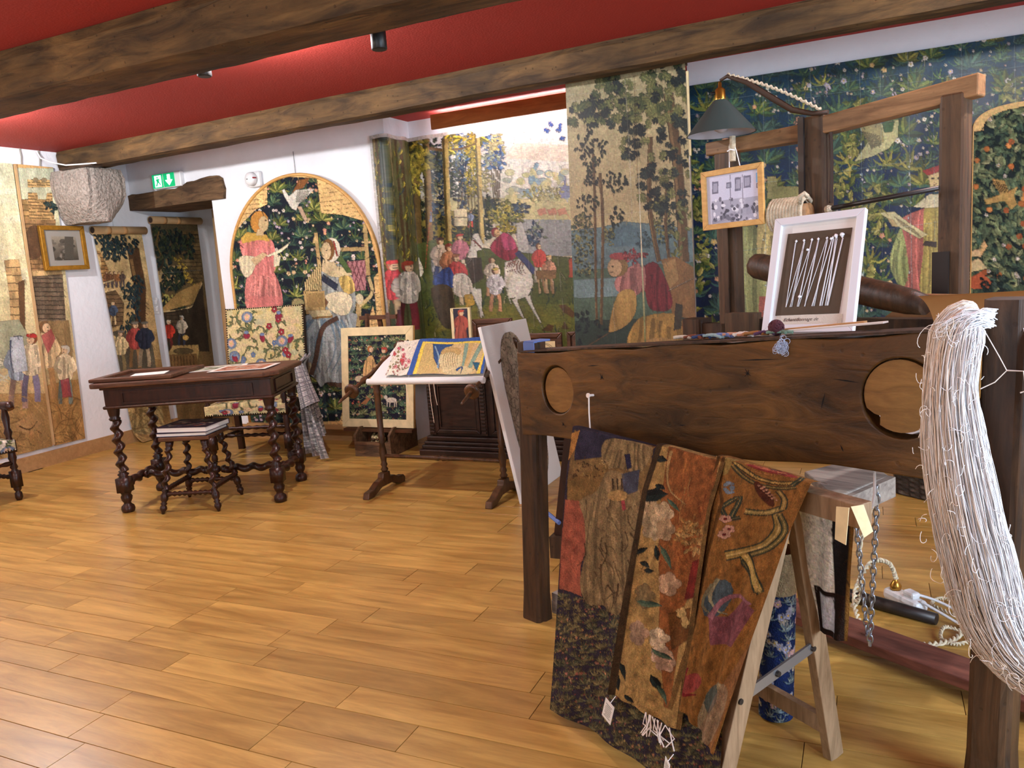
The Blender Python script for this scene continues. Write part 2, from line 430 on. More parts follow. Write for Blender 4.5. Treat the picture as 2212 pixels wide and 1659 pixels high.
    def foliage(s, cx, cy, rx, ry, n, size, cols, kind='leaf', ang=None):
        for i in range(n):
            a = random.random()*2*PI; q = math.sqrt(random.random())
            x, y = cx+rx*q*math.cos(a), cy+ry*q*math.sin(a)
            k = min(len(cols)-1, int(len(cols)*(i/n*0.75+random.random()*0.25))); c = np.array(cols[k], float)*random.uniform(0.85, 1.12)
            an = random.uniform(0, 2*PI) if ang is None else ang+random.uniform(-0.8, 0.8)
            L = size*random.uniform(0.7, 1.25)
            if kind == 'oak': s.oak(x, y, L, an, c, c*0.8)
            else: s.leaf(x, y, L, L*0.5, an, c, c*0.78)
        return s
    def plant(s, x, y, h, leaf=((74, 96, 52), (122, 128, 66)), flower=(214, 190, 176), nl=6, nf=4, fr=None):
        "a flowering plant of a flower-strewn ground: arched leaves and blossoms on stems"
        fr = fr or h*0.075
        for k in range(nf):
            dx = random.uniform(-0.42, 0.42)*h; dy = -h*random.uniform(0.6, 1.0)
            s.curve((x, y), (x+dx, y+dy), random.uniform(-0.12, 0.12), h*0.03, np.array(leaf[0])*0.9, taper=False)
            s.blossom(x+dx, y+dy, fr*random.uniform(0.8, 1.25), np.array(flower)*random.uniform(0.85, 1.08))
        for k in range(nl):
            t = (k+0.5)/nl*2-1; L = h*random.uniform(0.5, 0.75)
            c = np.array(leaf[k % 2], float)*random.uniform(0.8, 1.15)
            s.curve((x, y), (x+t*L*0.95, y-L*(0.75-0.6*abs(t))), 0.22*t, h*0.12, c)
        return s
    def bush(s, x, y, h, leaf, flower, nf=2):
        "broad-leaved plant seen flat"
        n = random.choice((7, 8, 9))
        for k in range(nf):
            dx = random.uniform(-0.4, 0.4)*h; dy = -h*random.uniform(0.65, 1.0)
            s.curve((x, y), (x+dx, y+dy), random.uniform(-0.15, 0.15), h*0.03, np.array(leaf[0])*0.9, taper=False); s.blossom(x+dx, y+dy, h*0.07*random.uniform(0.8, 1.3), np.array(flower)*random.uniform(0.85, 1.08))
        for k in range(n):
            a = -PI/2+(k-(n-1)/2)*3.3/n+random.uniform(-0.15, 0.15); L = h*random.uniform(0.42, 0.6); c = np.array(leaf[k % 2], float)*random.uniform(0.85, 1.15)
            s.leaf(x, y, L, L*0.36, a, c, c*0.68)
        return s
    def finish(s, edge=0.34, tex=0.035):
        "drawn outlines and woven irregularity"
        self_clip, s.clip = s.clip, None; H0, s.H = s.H, np.eye(3)
        for q in range(int(s.w*s.h/100)):
            x, y = random.random()*(s.w-1), random.random()*(s.h-1); c = s.a[int(y), int(x)]*random.uniform(0.78, 1.2); L_ = random.uniform(4, 11); an = random.gauss(1.57, 0.5)
            s.curve((x, y), (x+L_*math.cos(an), y+L_*math.sin(an)), random.uniform(-0.2, 0.2), random.uniform(0.8, 1.8), c, 0.55, True, 4)
        s.clip, s.H = self_clip, H0
        a = s.a; L = a.mean(2); g = np.zeros_like(L); g[:, 1:] += np.abs(np.diff(L, axis=1)); g[1:] += np.abs(np.diff(L, axis=0))
        a *= (1-edge*np.clip((g-14)/70, 0, 1))[..., None]
        for ky, kx, am in ((1, 3, tex), (3, 1, tex), (4, 3, tex*0.8)):
            n = RNG.normal(0, am, (s.h//ky+2, s.w//kx+2, 3))*0.25+RNG.normal(0, am, (s.h//ky+2, s.w//kx+2, 1))
            a *= np.clip(1+np.repeat(np.repeat(n, ky, 0), kx, 1)[:s.h, :s.w], 0.6, 1.5)
        return s
    def strew(s, pts_poly, n, h, leafs, flowers):
        "fill a polygon with such plants, row by row"
        P = np.asarray(pts_poly, float); x0, y0 = P.min(0); x1, y1 = P.max(0)
        old = s.clip; M = s.mask(P); s.clip = M if old is None else (M & old)
        cells = []; step = h*0.92
        yy = y0+step*0.6
        while yy < y1+step:
            xx = x0+random.uniform(-0.5, 0.2)*step
            while xx < x1+step*0.5:
                cells.append((xx+random.uniform(-0.25, 0.25)*step, yy+random.uniform(-0.25, 0.25)*step)); xx += step*random.uniform(0.8, 1.1)
            yy += step*0.8
        for x, y in cells:
            if random.random() < 0.6: s.bush(x, y, h*random.uniform(0.75, 1.15), random.choice(leafs), random.choice(flowers), random.choice((0, 1, 2, 3)))
            else: s.plant(x, y, h*random.uniform(0.7, 1.15), random.choice(leafs), random.choice(flowers), random.choice((5, 6, 7)), random.choice((1, 2, 3)))
        s.clip = old; return s
    def robe(s, pts, col, n=10, al=0.5, dark=0.55, lite=1.25, slant=0.0):
        "garment polygon with hanging folds"
        col = np.array(col, float); pts = smooth(pts); s.poly(pts, col)
        P = np.asarray(pts, float); x0, y0 = P.min(0); x1, y1 = P.max(0); old = s.clip; M = s.mask(P); s.clip = M if old is None else (M & old)
        for k in range(n):
            x = x0+(k+random.random())/n*(x1-x0); f = dark if k % 2 else lite
            ya, yb = y0+random.uniform(-0.1, 0.4)*(y1-y0), y1
            xc = (x0+x1)/2; xa = xc+(x-xc)*0.7
            s.curve((xa, ya), (x+slant*(yb-ya), yb), random.uniform(-0.08, 0.08), (x1-x0)/n*random.uniform(0.4, 0.9), np.clip(col*f, 0, 255), al, taper=False)
        s.clip = old; return s
    def head(s, x, y, r, skin=(206, 178, 140), hair=(150, 96, 50), face=1, hat=None):
        s.ell(x-face*r*0.25, y-r*0.15, r*1.02, r*1.15, hair); s.ell(x+face*r*0.12, y+r*0.05, r*0.78, r*0.98, skin)
        s.ell(x+face*r*0.35, y-r*0.1, r*0.12, r*0.08, np.array(skin)*0.45, n=6); s.ell(x+face*r*0.4, y+r*0.5, r*0.2, r*0.07, np.array(skin)*0.62, n=6)
        if hat is not None: s.ell(x-face*r*0.1, y-r*0.75, r*1.15, r*0.45, hat, ang=-0.1*face)
        return s
    def person(s, x, y, h, top, low, hair=(110, 70, 40), hat=None, face=1, skin=(205, 170, 130), arm=None):
        "small standing figure; y is its foot line"
        r = h*0.07; w = h*0.13
        for k in (-1, 1): s.line([(x+k*w*0.4, y-h*0.45), (x+k*w*0.7, y-h*0.2), (x+k*w*0.75, y)], w*0.62, np.array(low)*(0.85 if k < 0 else 1.05))
        s.robe([(x-w*0.8, y-h*0.8), (x+w*0.8, y-h*0.8), (x+w*0.95, y-h*0.42), (x-w*0.95, y-h*0.42)], top, 5)
        for k in (-1, 1): s.line([(x+k*w*0.8, y-h*0.78), (x+k*w*1.35, y-h*0.6), (x+k*w*(0.5 if arm is None else arm), y-h*0.52)], w*0.5, np.array(top)*(0.8 if k < 0 else 1.12))
        s.head(x, y-h*0.9, r, skin, hair, face, hat); return s
    def masonry(s, pts, col, rows, cols_, mortar=0.6, sk=0.0):
        P = np.asarray(pts, float); s.poly(P, col); col = np.array(col, float)
        x0, y0 = P.min(0); x1, y1 = P.max(0); old = s.clip; M = s.mask(P); s.clip = M if old is None else (M & old)
        dy = (y1-y0)/rows; dx = (x1-x0)/cols_
        for r in range(rows+4):
            y = y0-2*dy+r*dy
            for c in range(-1, cols_+1):
                x = x0+(c+(0.5 if r % 2 else 0))*dx; f = random.uniform(0.82, 1.12)
                s.poly([(x+1, y+1+sk*(x-x0)), (x+dx-1, y+1+sk*(x+dx-x0)), (x+dx-1, y+dy-1+sk*(x+dx-x0)), (x+1, y+dy-1+sk*(x-x0))], col*f)
            s.line([(x0, y), (x1, y+sk*(x1-x0))], 1.3, col*mortar)
        s.clip = old; return s
    def grain(s, amp=0.07, cell=1, streak=False):
        n = RNG.normal(1.0, amp*0.45, (s.h//cell+1, s.w//cell+1))
        n = np.repeat(np.repeat(n, cell, 0), cell, 1)[:s.h, :s.w, None]
        s.a *= n; return s
    def mottle(s, amp=0.12, k=9):
        g = RNG.normal(0, 1, (s.h//k+3, s.w//k+3)); yy = np.linspace(0, g.shape[0]-2.001, s.h); xx = np.linspace(0, g.shape[1]-2.001, s.w)
        yi, xi = yy.astype(int), xx.astype(int); fy, fx = (yy-yi)[:, None], (xx-xi)[None]
        n = g[yi][:, xi]*(1-fy)*(1-fx)+g[yi+1][:, xi]*fy*(1-fx)+g[yi][:, xi+1]*(1-fy)*fx+g[yi+1][:, xi+1]*fy*fx
        s.a *= (1+amp*n)[..., None]; return s
    def sky(s, c0, c1, c2=None):
        t = np.linspace(0, 1, s.h)[:, None, None]; c0, c1 = np.array(c0, float), np.array(c1, float)
        s.a[:] = (c0*(1-t)+c1*t) if c2 is None else np.where(t < 0.5, c0*(1-2*t)+c1*2*t, c1*(2-2*t)+np.array(c2, float)*(2*t-1)); return s
    def crease(s, pts, w=1.2, col=(225, 225, 215), al=0.45): return s.line(pts, w, col, al)
def cloth(name, cv, fn, m, parent=None, keep=None, smooth=True, label=None, step=1):
    "grid mesh: fn(U, V) -> xyz arrays for u, v in 0..1 (v down); colours from the painter cv; keep: boolean map of faces"
    if isinstance(cv, Cv) and m in ('tapestry', 'paper_print', 'wool_tapestry') and not getattr(cv, 'done', False): cv.finish(); cv.done = True
    a = cv.a[::step, ::step]; h, w = a.shape[:2]
    U, V = np.meshgrid(np.linspace(0, 1, w), np.linspace(0, 1, h))
    P = np.stack([np.broadcast_to(q, U.shape) for q in fn(U, V)], -1).reshape(-1, 3)
    if parent is not None:
        I = np.array(local(parent)); P = P@I[:3, :3].T+I[:3, 3]
    i = np.arange((h-1)*(w-1)); r, c = i//(w-1), i % (w-1); b = r*w+c
    F = np.stack([b, b+w, b+w+1, b+1], -1)
    C = s2l(np.clip(a, 0, 255)).reshape(-1, 3)
    if keep is not None:
        kf = keep[::step, ::step][:-1, :-1].reshape(-1); F = F[kf]
        used = np.zeros(len(P), bool); used[F.ravel()] = True; idx = np.cumsum(used)-1; P = P[used]; C = C[used]; F = idx[F]
    me = bpy.data.meshes.new(name); nf = len(F)
    me.vertices.add(len(P)); me.vertices.foreach_set('co', P.astype(np.float32).ravel())
    me.loops.add(nf*4); me.loops.foreach_set('vertex_index', F.astype(np.int32).ravel())
    me.polygons.add(nf); me.polygons.foreach_set('loop_start', (np.arange(nf)*4).astype(np.int32))
    try: me.polygons.foreach_set('loop_total', np.full(nf, 4, np.int32))
    except Exception: pass
    me.update(calc_edges=True)
    at = me.color_attributes.new('Col', 'FLOAT_COLOR', 'POINT')
    at.data.foreach_set('color', np.c_[C, np.ones(len(C))].astype(np.float32).ravel())
    if smooth: me.polygons.foreach_set('use_smooth', np.ones(nf, bool))
    o = link(me, name, m, parent)
    if label: o['label'] = label
    return o
def lerp4(TL, TR, BR, BL):
    TL, TR, BR, BL = [np.array(q, float) for q in (TL, TR, BR, BL)]
    def f(U, V):
        return [TL[k]*(1-U)*(1-V)+TR[k]*U*(1-V)+BR[k]*U*V+BL[k]*(1-U)*V for k in range(3)]
    return f
def quad(*pts): return [tuple(q) for q in sketch(np.array(pts, float))]
# ================================================================== THE ROOM
XL, YB, ZC = -5.92, 5.05, 2.454
XR, YF = 2.40, -2.50
from mathutils import noise as mnoise
# ---- floor of oak strips laid parallel to the back wall
fl = MB(); fl.box(((XL+XR)/2, 1.75, -0.06), (XR-XL+0.8, 9.4, 0.10)); floor = fl.build('floor', 'floor_oak'); tag(floor, 'strip oak parquet floor, honey coloured and lightly varnished', kind='structure')
PW = 0.1305; rows = []
for r in range(-8, 33):
    y0 = 1.906+r*PW; x = XL+0.01-random.random()*0.6
    while x < XR:
        L = random.choice((0.42, 0.5, 0.62, 0.75, 0.9, 1.05))
        rows.append((max(x, XL+0.005), y0, min(x+L, XR), y0+PW)); x += L
pl = []
for a in rows:
    if a[2]-a[0] < 0.05: continue
    c = np.array([(a[0]+a[2])/2, (a[1]+a[3])/2, 0.0]); d = c-CAMP; z = d@F_
    vis = False
    if z > 0.3:
        q = sketch(c); vis = -150 < q[0] < 2360 and 600 < q[1] < 1800
    pl.append(((0 if vis else 100)+np.linalg.norm(d), a))
pl.sort(key=lambda q: q[0])
def plank_mesh(mb, a, g=0.0011, ch=0.0005):
    x0, y0, x1, y1 = a[0]+g, a[1]+g, a[2]-g, a[3]-g; dz = random.uniform(-0.0004, 0.0002)
    vs = [(x0, y0, -0.012), (x1, y0, -0.012), (x1, y1, -0.012), (x0, y1, -0.012), (x0, y0, dz-ch), (x1, y0, dz-ch), (x1, y1, dz-ch), (x0, y1, dz-ch),
          (x0+ch, y0+ch, dz), (x1-ch, y0+ch, dz), (x1-ch, y1-ch, dz), (x0+ch, y1-ch, dz)]
    mb.add(vs, [(0, 1, 5, 4), (1, 2, 6, 5), (2, 3, 7, 6), (3, 0, 4, 7), (4, 5, 9, 8), (5, 6, 10, 9), (6, 7, 11, 10), (7, 4, 8, 11), (8, 9, 10, 11)])
def tint_mesh(o, vals):
    at = o.data.color_attributes.new('Col', 'FLOAT_COLOR', 'POINT')
    at.data.foreach_set('color', np.array(vals, np.float32).ravel())
def tv():
    return [min(1, max(0, random.gauss(0.5, 0.26))), random.random(), random.random(), 1.0]
for k, (d, a) in enumerate(pl[:298]):
    mb = MB(); plank_mesh(mb, a); o = mb.build('plank', 'floor_oak', floor); tint_mesh(o, [tv()]*12)
mb = MB(); cols = []
for d, a in pl[298:]:
    plank_mesh(mb, a); cols += [tv()]*12
o = mb.build('plank_field', 'floor_oak', floor); tint_mesh(o, cols); o['kind'] = 'stuff'
tint_mesh(floor, [[0.2, 0.3, 0.4, 1.0]]*8)

def structure(mb, name, m, label=None, bevel=0.0):
    o = mb.build(name, m, bevel=bevel); tag(o, label, kind='structure'); return o
def span(mb, x0, x1, y0, y1, z0, z1): return mb.box(((x0+x1)/2, (y0+y1)/2, (z0+z1)/2), (x1-x0, y1-y0, z1-z0))
# ---- walls
w = MB(); span(w, XL-0.3, XL, YF-0.3, 6.4, 0, ZC); structure(w, 'wall_left', 'plaster', 'white plastered end wall carrying the long paper tapestry')
w = MB()
span(w, XL, -4.98, YB, 6.15, 2.15, ZC); span(w, XL, -4.98, 6.15, 6.4, 0, ZC); span(w, -4.98, -3.24, YB, 6.4, 0, ZC)
span(w, -3.24, -1.02, 5.40, 6.4, 0, ZC); span(w, -1.02, XR+0.3, YB, 6.4, 0, ZC)
structure(w, 'wall_back', 'plaster', 'long white plastered wall with a doorway and a shallow recess')
w = MB(); span(w, XR, XR+0.3, YF-0.3, 0.12, 0, ZC); span(w, XR, XR+0.3, 1.37, YB, 0, ZC); span(w, XR, XR+0.3, 0.12, 1.37, 0, 0.7); span(w, XR, XR+0.3, 0.12, 1.37, 2.0, ZC)
structure(w, 'wall_right', 'plaster', 'white plastered wall with a window beside the loom')
w = MB(); span(w, XL, -2.8, YF-0.3, YF, 0, ZC); span(w, -0.4, XR, YF-0.3, YF, 0, ZC); span(w, -2.8, -0.4, YF-0.3, YF, 0, 0.75); span(w, -2.8, -0.4, YF-0.3, YF, 2.15, ZC)
structure(w, 'wall_front', 'plaster', 'white plastered wall with the wide window')
w = MB(); span(w, XL-0.3, XR+0.3, YF-0.3, 6.4, ZC, ZC+0.15); structure(w, 'ceiling', 'red_paint', 'low ceiling painted red between the oak beams')
# windows
def window(name, o, ex, n, W, H):
    w = MB(); frame4(w, o, ex, (0, 0, 1), n, W, H, 0.06, 0.05); w.bar(Vector(o)+Vector(ex)*W/2+Vector(n)*0.025, Vector(o)+Vector(ex)*W/2+Vector((0, 0, H))+Vector(n)*0.025, 0.05, 0.05)
    f = structure(w, name, 'white_paint', 'white casement window giving daylight')
    g = MB(); g.prism([(0.05, 0.05), (W-0.05, 0.05), (W-0.05, H-0.05), (0.05, H-0.05)], Vector(o)+Vector(n)*0.02, ex, (0, 0, 1), n, 0.006); g.build('pane', 'glass', f)
window('window_1', (XR+0.2, 0.12, 0.7), (0, 1, 0), (-1, 0, 0), 1.25, 1.3)
window('window_2', (-2.8, YF-0.22, 0.75), (1, 0, 0), (0, 1, 0), 2.4, 1.4)
# skirting boards
w = MB(); span(w, XL, XL+0.018, YF, 6.1, 0, 0.115); structure(w, 'baseboard_left', 'skirting', 'tan skirting board along the end wall')
w = MB(); span(w, -4.98, -3.24, YB-0.018, YB, 0, 0.115); span(w, -3.24, -1.02, 5.382, 5.40, 0, 0.115); span(w, -1.02, XR, YB-0.018, YB, 0, 0.115)
structure(w, 'baseboard_back', 'skirting', 'tan skirting board along the tapestry wall')
# ---- hand-hewn beams
def hewn(name, x0, x1, y0, y1, z0, z1, m, amp, seed, label, n=70, skew=None):
    vs = []; fs = []; per = []
    k = 4
    for i in range(k): per.append((y0+(y1-y0)*i/k, z0))
    for i in range(k): per.append((y1, z0+(z1-z0)*i/k))
    for i in range(k): per.append((y1+(y0-y1)*i/k, z1))
    for i in range(k): per.append((y0, z1+(z0-z1)*i/k))
    P = len(per); cy, cz = (y0+y1)/2, (z0+z1)/2
    y0_, y1_ = y0, y1
    for j in range(n+1):
        x = x0+(x1-x0)*j/n
        f_ = j/n
        for (y, z) in per:
            big = mnoise.noise(Vector((x*0.8+seed*5, y*3, z*3)))*amp*1.3; fine = mnoise.noise(Vector((x*6+seed, y*18, z*18)))*amp*0.45
            s = 1-0.10*(abs(y-cy)/(y1-y0)*2)**6*(abs(z-cz)/(z1-z0)*2)**6
            dy = (big+fine)*(1 if y > cy else -1); dz = (big*0.6+fine)*(1 if z > cz else -1)*(0 if z > z1-0.01 else 1)
            ye = cy+(y-cy)*s; ye = ye if skew is None else (y0_+skew[0]*f_)+(ye-y0_)/(y1_-y0_)*((y1_+skew[1]*f_)-(y0_+skew[0]*f_)); vs.append((x, ye+dy, cz+(z-cz)*s+dz))
    for j in range(n):
        for i in range(P): fs.append((j*P+i, (j+1)*P+i, (j+1)*P+(i+1) % P, j*P+(i+1) % P))
    fs.append(tuple(range(P))[::-1]); fs.append(tuple(n*P+i for i in range(P)))
    mb = MB(); mb.add(vs, fs); o = mb.build(name, m); tag(o, label, kind='structure'); return o
hewn('beam', XL-0.02, XR, 2.50, 2.79, 2.245, ZC+0.01, 'beam_oak', 0.012, 1, 'heavy hewn oak beam crossing nearest overhead', 90)
hewn('beam', XL+0.02, XR, 4.39, 4.60, 2.298, ZC+0.01, 'beam_oak', 0.010, 2, 'long hewn oak beam resting on the granite corbel', 90, (-0.29, -0.37))
# lintel over the doorway: ragged top
top = [(0.0, 0.128), (0.06, 0.135), (0.13, 0.128), (0.3, 0.132), (0.45, 0.138), (0.58, 0.132), (0.66, 0.15), (0.72, 0.175), (0.8, 0.17), (0.88, 0.185), (0.98, 0.195), (1.06, 0.19), (1.1, 0.165), (1.115, 0.08), (1.1, -0.002)]
mb = MB(); mb.prism([(-0.005, 0.0)]+top, (-5.925, 5.57, 2.015), (1, 0, 0), (0, 0, 1), (0, -1, 0), 0.545)
lt = mb.build('lintel', 'lintel_oak'); roughen(lt, 0.006, 14, 2, 3); tag(lt, 'short weathered oak lintel above the doorway in the corner', kind='structure')
# granite corbel under the beam end
bm = bmesh.new(); bmesh.ops.create_cube(bm, size=1.0)
bmesh.ops.subdivide_edges(bm, edges=bm.edges[:], cuts=11, use_grid_fill=True)
for v in bm.verts:
    p = v.co; t = p.z+0.5; b = max(0.0, 1-t/0.55); b2 = max(0.0, (t-0.82)/0.18)
    x, y = p.x*0.46*(1-0.06*b2), p.y*0.36*(1-0.08*b2); 
    ax, ay = p.x+0.5, abs(p.y)*2
    x -= 0.46*ax*(0.10*b+0.34*b*b*ay**2); y *= 1-0.42*b*b-0.05*b
    e = min(0.5-abs(p.x), 0.5-abs(p.y)); k = 1-0.05*max(0, 1-e/0.08)*(abs(p.x) > 0.4)*(abs(p.y) > 0.4)
    q = Vector((x*5, y*5, p.z*2)); n_ = mnoise.noise(q)*0.022+mnoise.noise(q*5)*0.007
    z = (p.z*0.41)+0.05*b*(1-b)*abs(p.y)
    v.co = Vector((x*k+n_*0.6, y*k+n_*(1 if p.y > 0 else -1)*0.8, z+n_*0.4))
me = bpy.data.meshes.new('stone_corbel'); bm.to_mesh(me); bm.free()
o = link(me, 'stone_corbel', 'granite', None, False); o.location = (-5.70, 4.48, 2.085); o.rotation_euler = (0, 0, 0.0)
tag(o, 'rough granite corbel stone jutting from the end wall under the beam', 'corbel', kind='structure')
# wooden wedge and white cable on top of the corbel
mb = MB(); mb.bar((-5.75, 4.33, 2.293), (-5.40, 4.35, 2.293), 0.10, 0.014); o = mb.build('wedge_board', 'loom_post'); tag(o, 'thin dark board packed between corbel and beam', 'board')
mb = MB(); mb.tube([(-5.90, 4.23, 2.44), (-5.88, 4.24, 2.39), (-5.80, 4.27, 2.35), (-5.66, 4.28, 2.315), (-5.50, 4.29, 2.305), (-5.36, 4.31, 2.30)], 0.006, 6)
o = mb.build('white_cable', 'white_plastic'); tag(o, 'thin white cable sagging over the corbel', 'cable')
for k, (y, z0) in enumerate(((4.10, 2.335), (4.25, 2.335))):
    mb = MB(); mb.tube([(XL+0.012, y, ZC), (XL+0.012, y+0.004, (ZC+z0)/2), (XL+0.012, y-0.006, z0-0.01)], 0.005, 6)
    o = mb.build('hanging_wire', 'mat_grey'); tag(o, ['grey hanging wire above the paper tapestry, away from the corbel', 'grey hanging wire above the paper tapestry, close to the corbel'][k], 'wire')
mb = MB()
for i in range(16): mb.tube([(XL+0.012, 4.83+0.002*(i % 2), 2.03-i*0.010+0.004), (XL+0.012, 4.83, 2.03-i*0.010-0.004)], 0.004, 5)
o = mb.build('bead_chain', 'white_plastic'); tag(o, 'short white bead chain hanging below the corbel', 'chain')
mb = MB(); mb.tube([(-4.08, YB-0.006, 2.30), (-4.08, YB-0.006, 2.12)], 0.0018, 5); o = mb.build('picture_wire', 'iron'); tag(o, 'fine wire holding the arched panel', 'wire')
# ---- ceiling lamps behind the nearer beam, one black housing each
def lamp(x, y, z, tilt, label):
    t = thing('ceiling_spotlight', label, 'spotlight', (x, y, z), 0, 'black spotlights along the beam')
    mb = MB(); mb.lathe([(0, 0.028), (0.004, 0.032), (0.07, 0.032), (0.075, 0.027)], (0, 0, -0.0375)); mb.build('housing', 'black_metal', t, True)
    mb = MB(); mb.bar((0, 0, 0.03), (0, -0.0, 0.06), 0.012, 0.03); mb.build('bracket', 'black_metal', t)
    return t
lamp(-1.80, 2.83, 2.245, 0, 'black cylindrical spotlight hanging under the nearest beam')
lamp(-2.735, 2.825, 2.288, 0, 'small black spotlight half hidden behind the nearest beam')
lamp(-4.95, 2.855, 2.40, 0, 'black spotlight behind the nearest beam, close to the end wall')
lamp(0.75, 2.855, 2.40, 0, 'black spotlight behind the nearest beam, above the loom')
lamp(-3.9, 0.6, 2.395, 0, 'black ceiling spotlight above the open floor')
lamp(-0.9, 0.5, 2.395, 0, 'black ceiling spotlight above the viewer')
# ---- light batten in the recess
t = thing('light_batten', 'varnished wooden batten hiding a strip lamp above the hunting tapestry', 'lamp', (-2.2, 5.2, 2.38))
mb = MB(); mb.box((0, 0, 0), (1.44, 0.022, 0.103)); mb.build('board', 'batten', t)
mb = MB(); mb.box((0, 0.05, 0.03), (1.38, 0.012, 0.012)); mb.build('strip_lamp', 'led', t)
for x in (-0.6, 0.0, 0.6): mb = MB(); mb.bar((x, 0.01, 0), (x, 0.2, 0), 0.02, 0.02); mb.build('bracket', 'white_paint', t)
# ================================================================== HANGINGS ON THE WALLS
def K(ox, oy, s): return lambda *pts: [(ox+x/s, oy+y/s) for x, y in pts]
def wave(f, n, amp, fu=5.0, fv=1.0, ph=0.0, pin=0.2):
    n = np.array(n, float)
    def g(U, V):
        P = f(U, V); d = amp*(np.sin(2*PI*(fu*U+0.15*np.sin(3*V)+ph))*0.6+0.4*np.sin(2*PI*(fu*2.3*U+fv*V+ph*3)))*np.minimum(1, V/pin+0.25)
        return [P[k]+n[k]*(d+amp) for k in range(3)]
    return g
G1 = [((60, 84, 58), (112, 122, 64)), ((46, 74, 66), (96, 120, 84)), ((84, 100, 52), (150, 150, 78))]
FL1 = [(226, 206, 196), (214, 150, 130), (228, 222, 206), (190, 176, 196), (222, 196, 150)]

# ---- long paper tapestry on the end wall, two lengths
t = thing('paper_tapestry', 'tall ruined-castle paper tapestry in two strips on the end wall', 'tapestry', (XL+0.01, 3.8, 0.15))
W = [(XL+0.012, 3.40, 2.333), (XL+0.012, 4.02, 2.333), (XL+0.012, 3.97, 0.148), (XL+0.012, 3.35, 0.15)]
cv = Cv(170, 470, quad(*W), (206, 198, 160)).sky((206, 206, 172), (214, 200, 150), (170, 134, 88))
for k in range(30): cv.ell(random.uniform(-60, 70), random.uniform(380, 620), 26, 6, (224, 220, 196), al=0.25)
cv.masonry([(8, 562), (40, 560), (52, 640), (55, 800), (28, 800), (20, 640)], (190, 156, 104), 14, 4)
cv.poly([(38, 610), (52, 604), (55, 795), (47, 800)], (104, 76, 50))
cv.poly([(-60, 700), (40, 690), (70, 740), (70, 790), (-60, 800)], (150, 150, 120))
for k in range(12): cv.curve((-40+random.uniform(0, 60), random.uniform(770, 830)), (10+random.uniform(0, 40), random.uniform(770, 830)), 0.1, 5, (196, 190, 160))
cv.poly([(-60, 850), (110, 850), (120, 990), (-60, 1010)], (162, 128, 80))
cv.person(38, 882, 160, (150, 160, 168), (160, 130, 112), (180, 170, 150), (70, 78, 84))
cv.person(66, 868, 150, (206, 186, 150), (120, 110, 130), (120, 70, 40), (170, 50, 46), -1)
cv.poly([(20, 728), (48, 726), (60, 800), (26, 806)], (180, 184, 186)); cv.curve((22, 735), (28, 806), 0.05, 4, (70, 84, 104))
for k in range(40): cv.curve((random.uniform(-40, 100), random.uniform(870, 985)), (random.uniform(-40, 100), random.uniform(870, 985)), 0.3, 2.5, random.choice(((190, 152, 96), (116, 86, 52))), 0.6)
cv.poly([(30, 915), (70, 890), (88, 915), (70, 940), (40, 930)], (178, 140, 92)).curve((40, 920), (80, 910), 0.3, 3, (100, 70, 46))
cv.mottle(0.07, 14).grain(0.05)
cloth('paper_strip', cv, wave(lerp4(*W), (1, 0, 0), 0.006, 2.0), 'paper_print', t)
W = [(XL+0.014, 4.035, 2.333), (XL+0.014, 4.345, 2.331), (XL+0.014, 4.255, 0.144), (XL+0.014, 3.985, 0.148)]
cv = Cv(120, 470, quad(*W), (196, 190, 150)).sky((196, 200, 170), (208, 190, 140), (150, 116, 72))
cv.poly([(30, 352), (115, 356), (116, 364), (30, 364)], (214, 170, 110))
cv.masonry([(58, 392), (108, 392), (110, 410), (60, 412)], (206, 170, 112), 3, 4); cv.ell(76, 393, 6, 6, (150, 130, 96)); cv.ell(95, 393, 6, 6, (150, 130, 96))
cv.masonry([(60, 424), (80, 424), (82, 440), (100, 440), (102, 424), (112, 424), (118, 490), (62, 492)], (190, 152, 98), 9, 4)
cv.masonry([(44, 440), (60, 440), (70, 560), (52, 570)], (176, 140, 88), 10, 2)
cv.foliage(110, 455, 16, 14, 30, 10, ((30, 50, 50), (50, 70, 66)))
cv.masonry([(52, 490), (120, 488), (125, 600), (58, 610)], (150, 116, 76), 12, 6); cv.ell(75, 540, 22, 40, (84, 62, 44), al=0.9)
cv.masonry([(56, 606), (134, 600), (134, 612), (60, 620)], (204, 170, 116), 1, 3)
cv.masonry([(62, 618), (136, 612), (144, 722), (72, 728)], (112, 96, 76), 12, 6, 0.5)
cv.poly([(70, 715), (150, 712), (160, 800), (76, 800)], (150, 122, 80))
for k in range(16): cv.line([(random.uniform(75, 150), random.uniform(715, 800)), (random.uniform(75, 150), random.uniform(715, 800))], 2, (120, 96, 62), 0.5)
cv.poly([(76, 850), (180, 830), (190, 990), (90, 990)], (158, 120, 70))
cv.person(100, 872, 160, (196, 168, 124), (160, 120, 76), (110, 80, 50)); cv.poly([(90, 745), (112, 730), (122, 750), (104, 782)], (160, 70, 70), 0.8)
cv.person(142, 882, 120, (214, 190, 150), (120, 130, 120), (190, 180, 160), (200, 190, 170), -1); cv.poly([(132, 835), (150, 830), (156, 868), (136, 870)], (150, 60, 70), 0.8)
for k in range(40): cv.curve((random.uniform(85, 180), random.uniform(870, 970)), (random.uniform(85, 180), random.uniform(870, 970)), 0.25, 2.5, random.choice(((186, 146, 88), (110, 80, 46))), 0.6)
cv.mottle(0.07, 14).grain(0.05)
cloth('paper_strip', cv, wave(lerp4(*W), (1, 0, 0), 0.006, 1.0), 'paper_print', t)
mb = MB(); mb.bar((XL+0.03, 4.03, 2.33), (XL+0.028, 3.975, 0.16), 0.012, 0.018); mb.build('curled_edge', 'cardboard_tube', t, world=True)
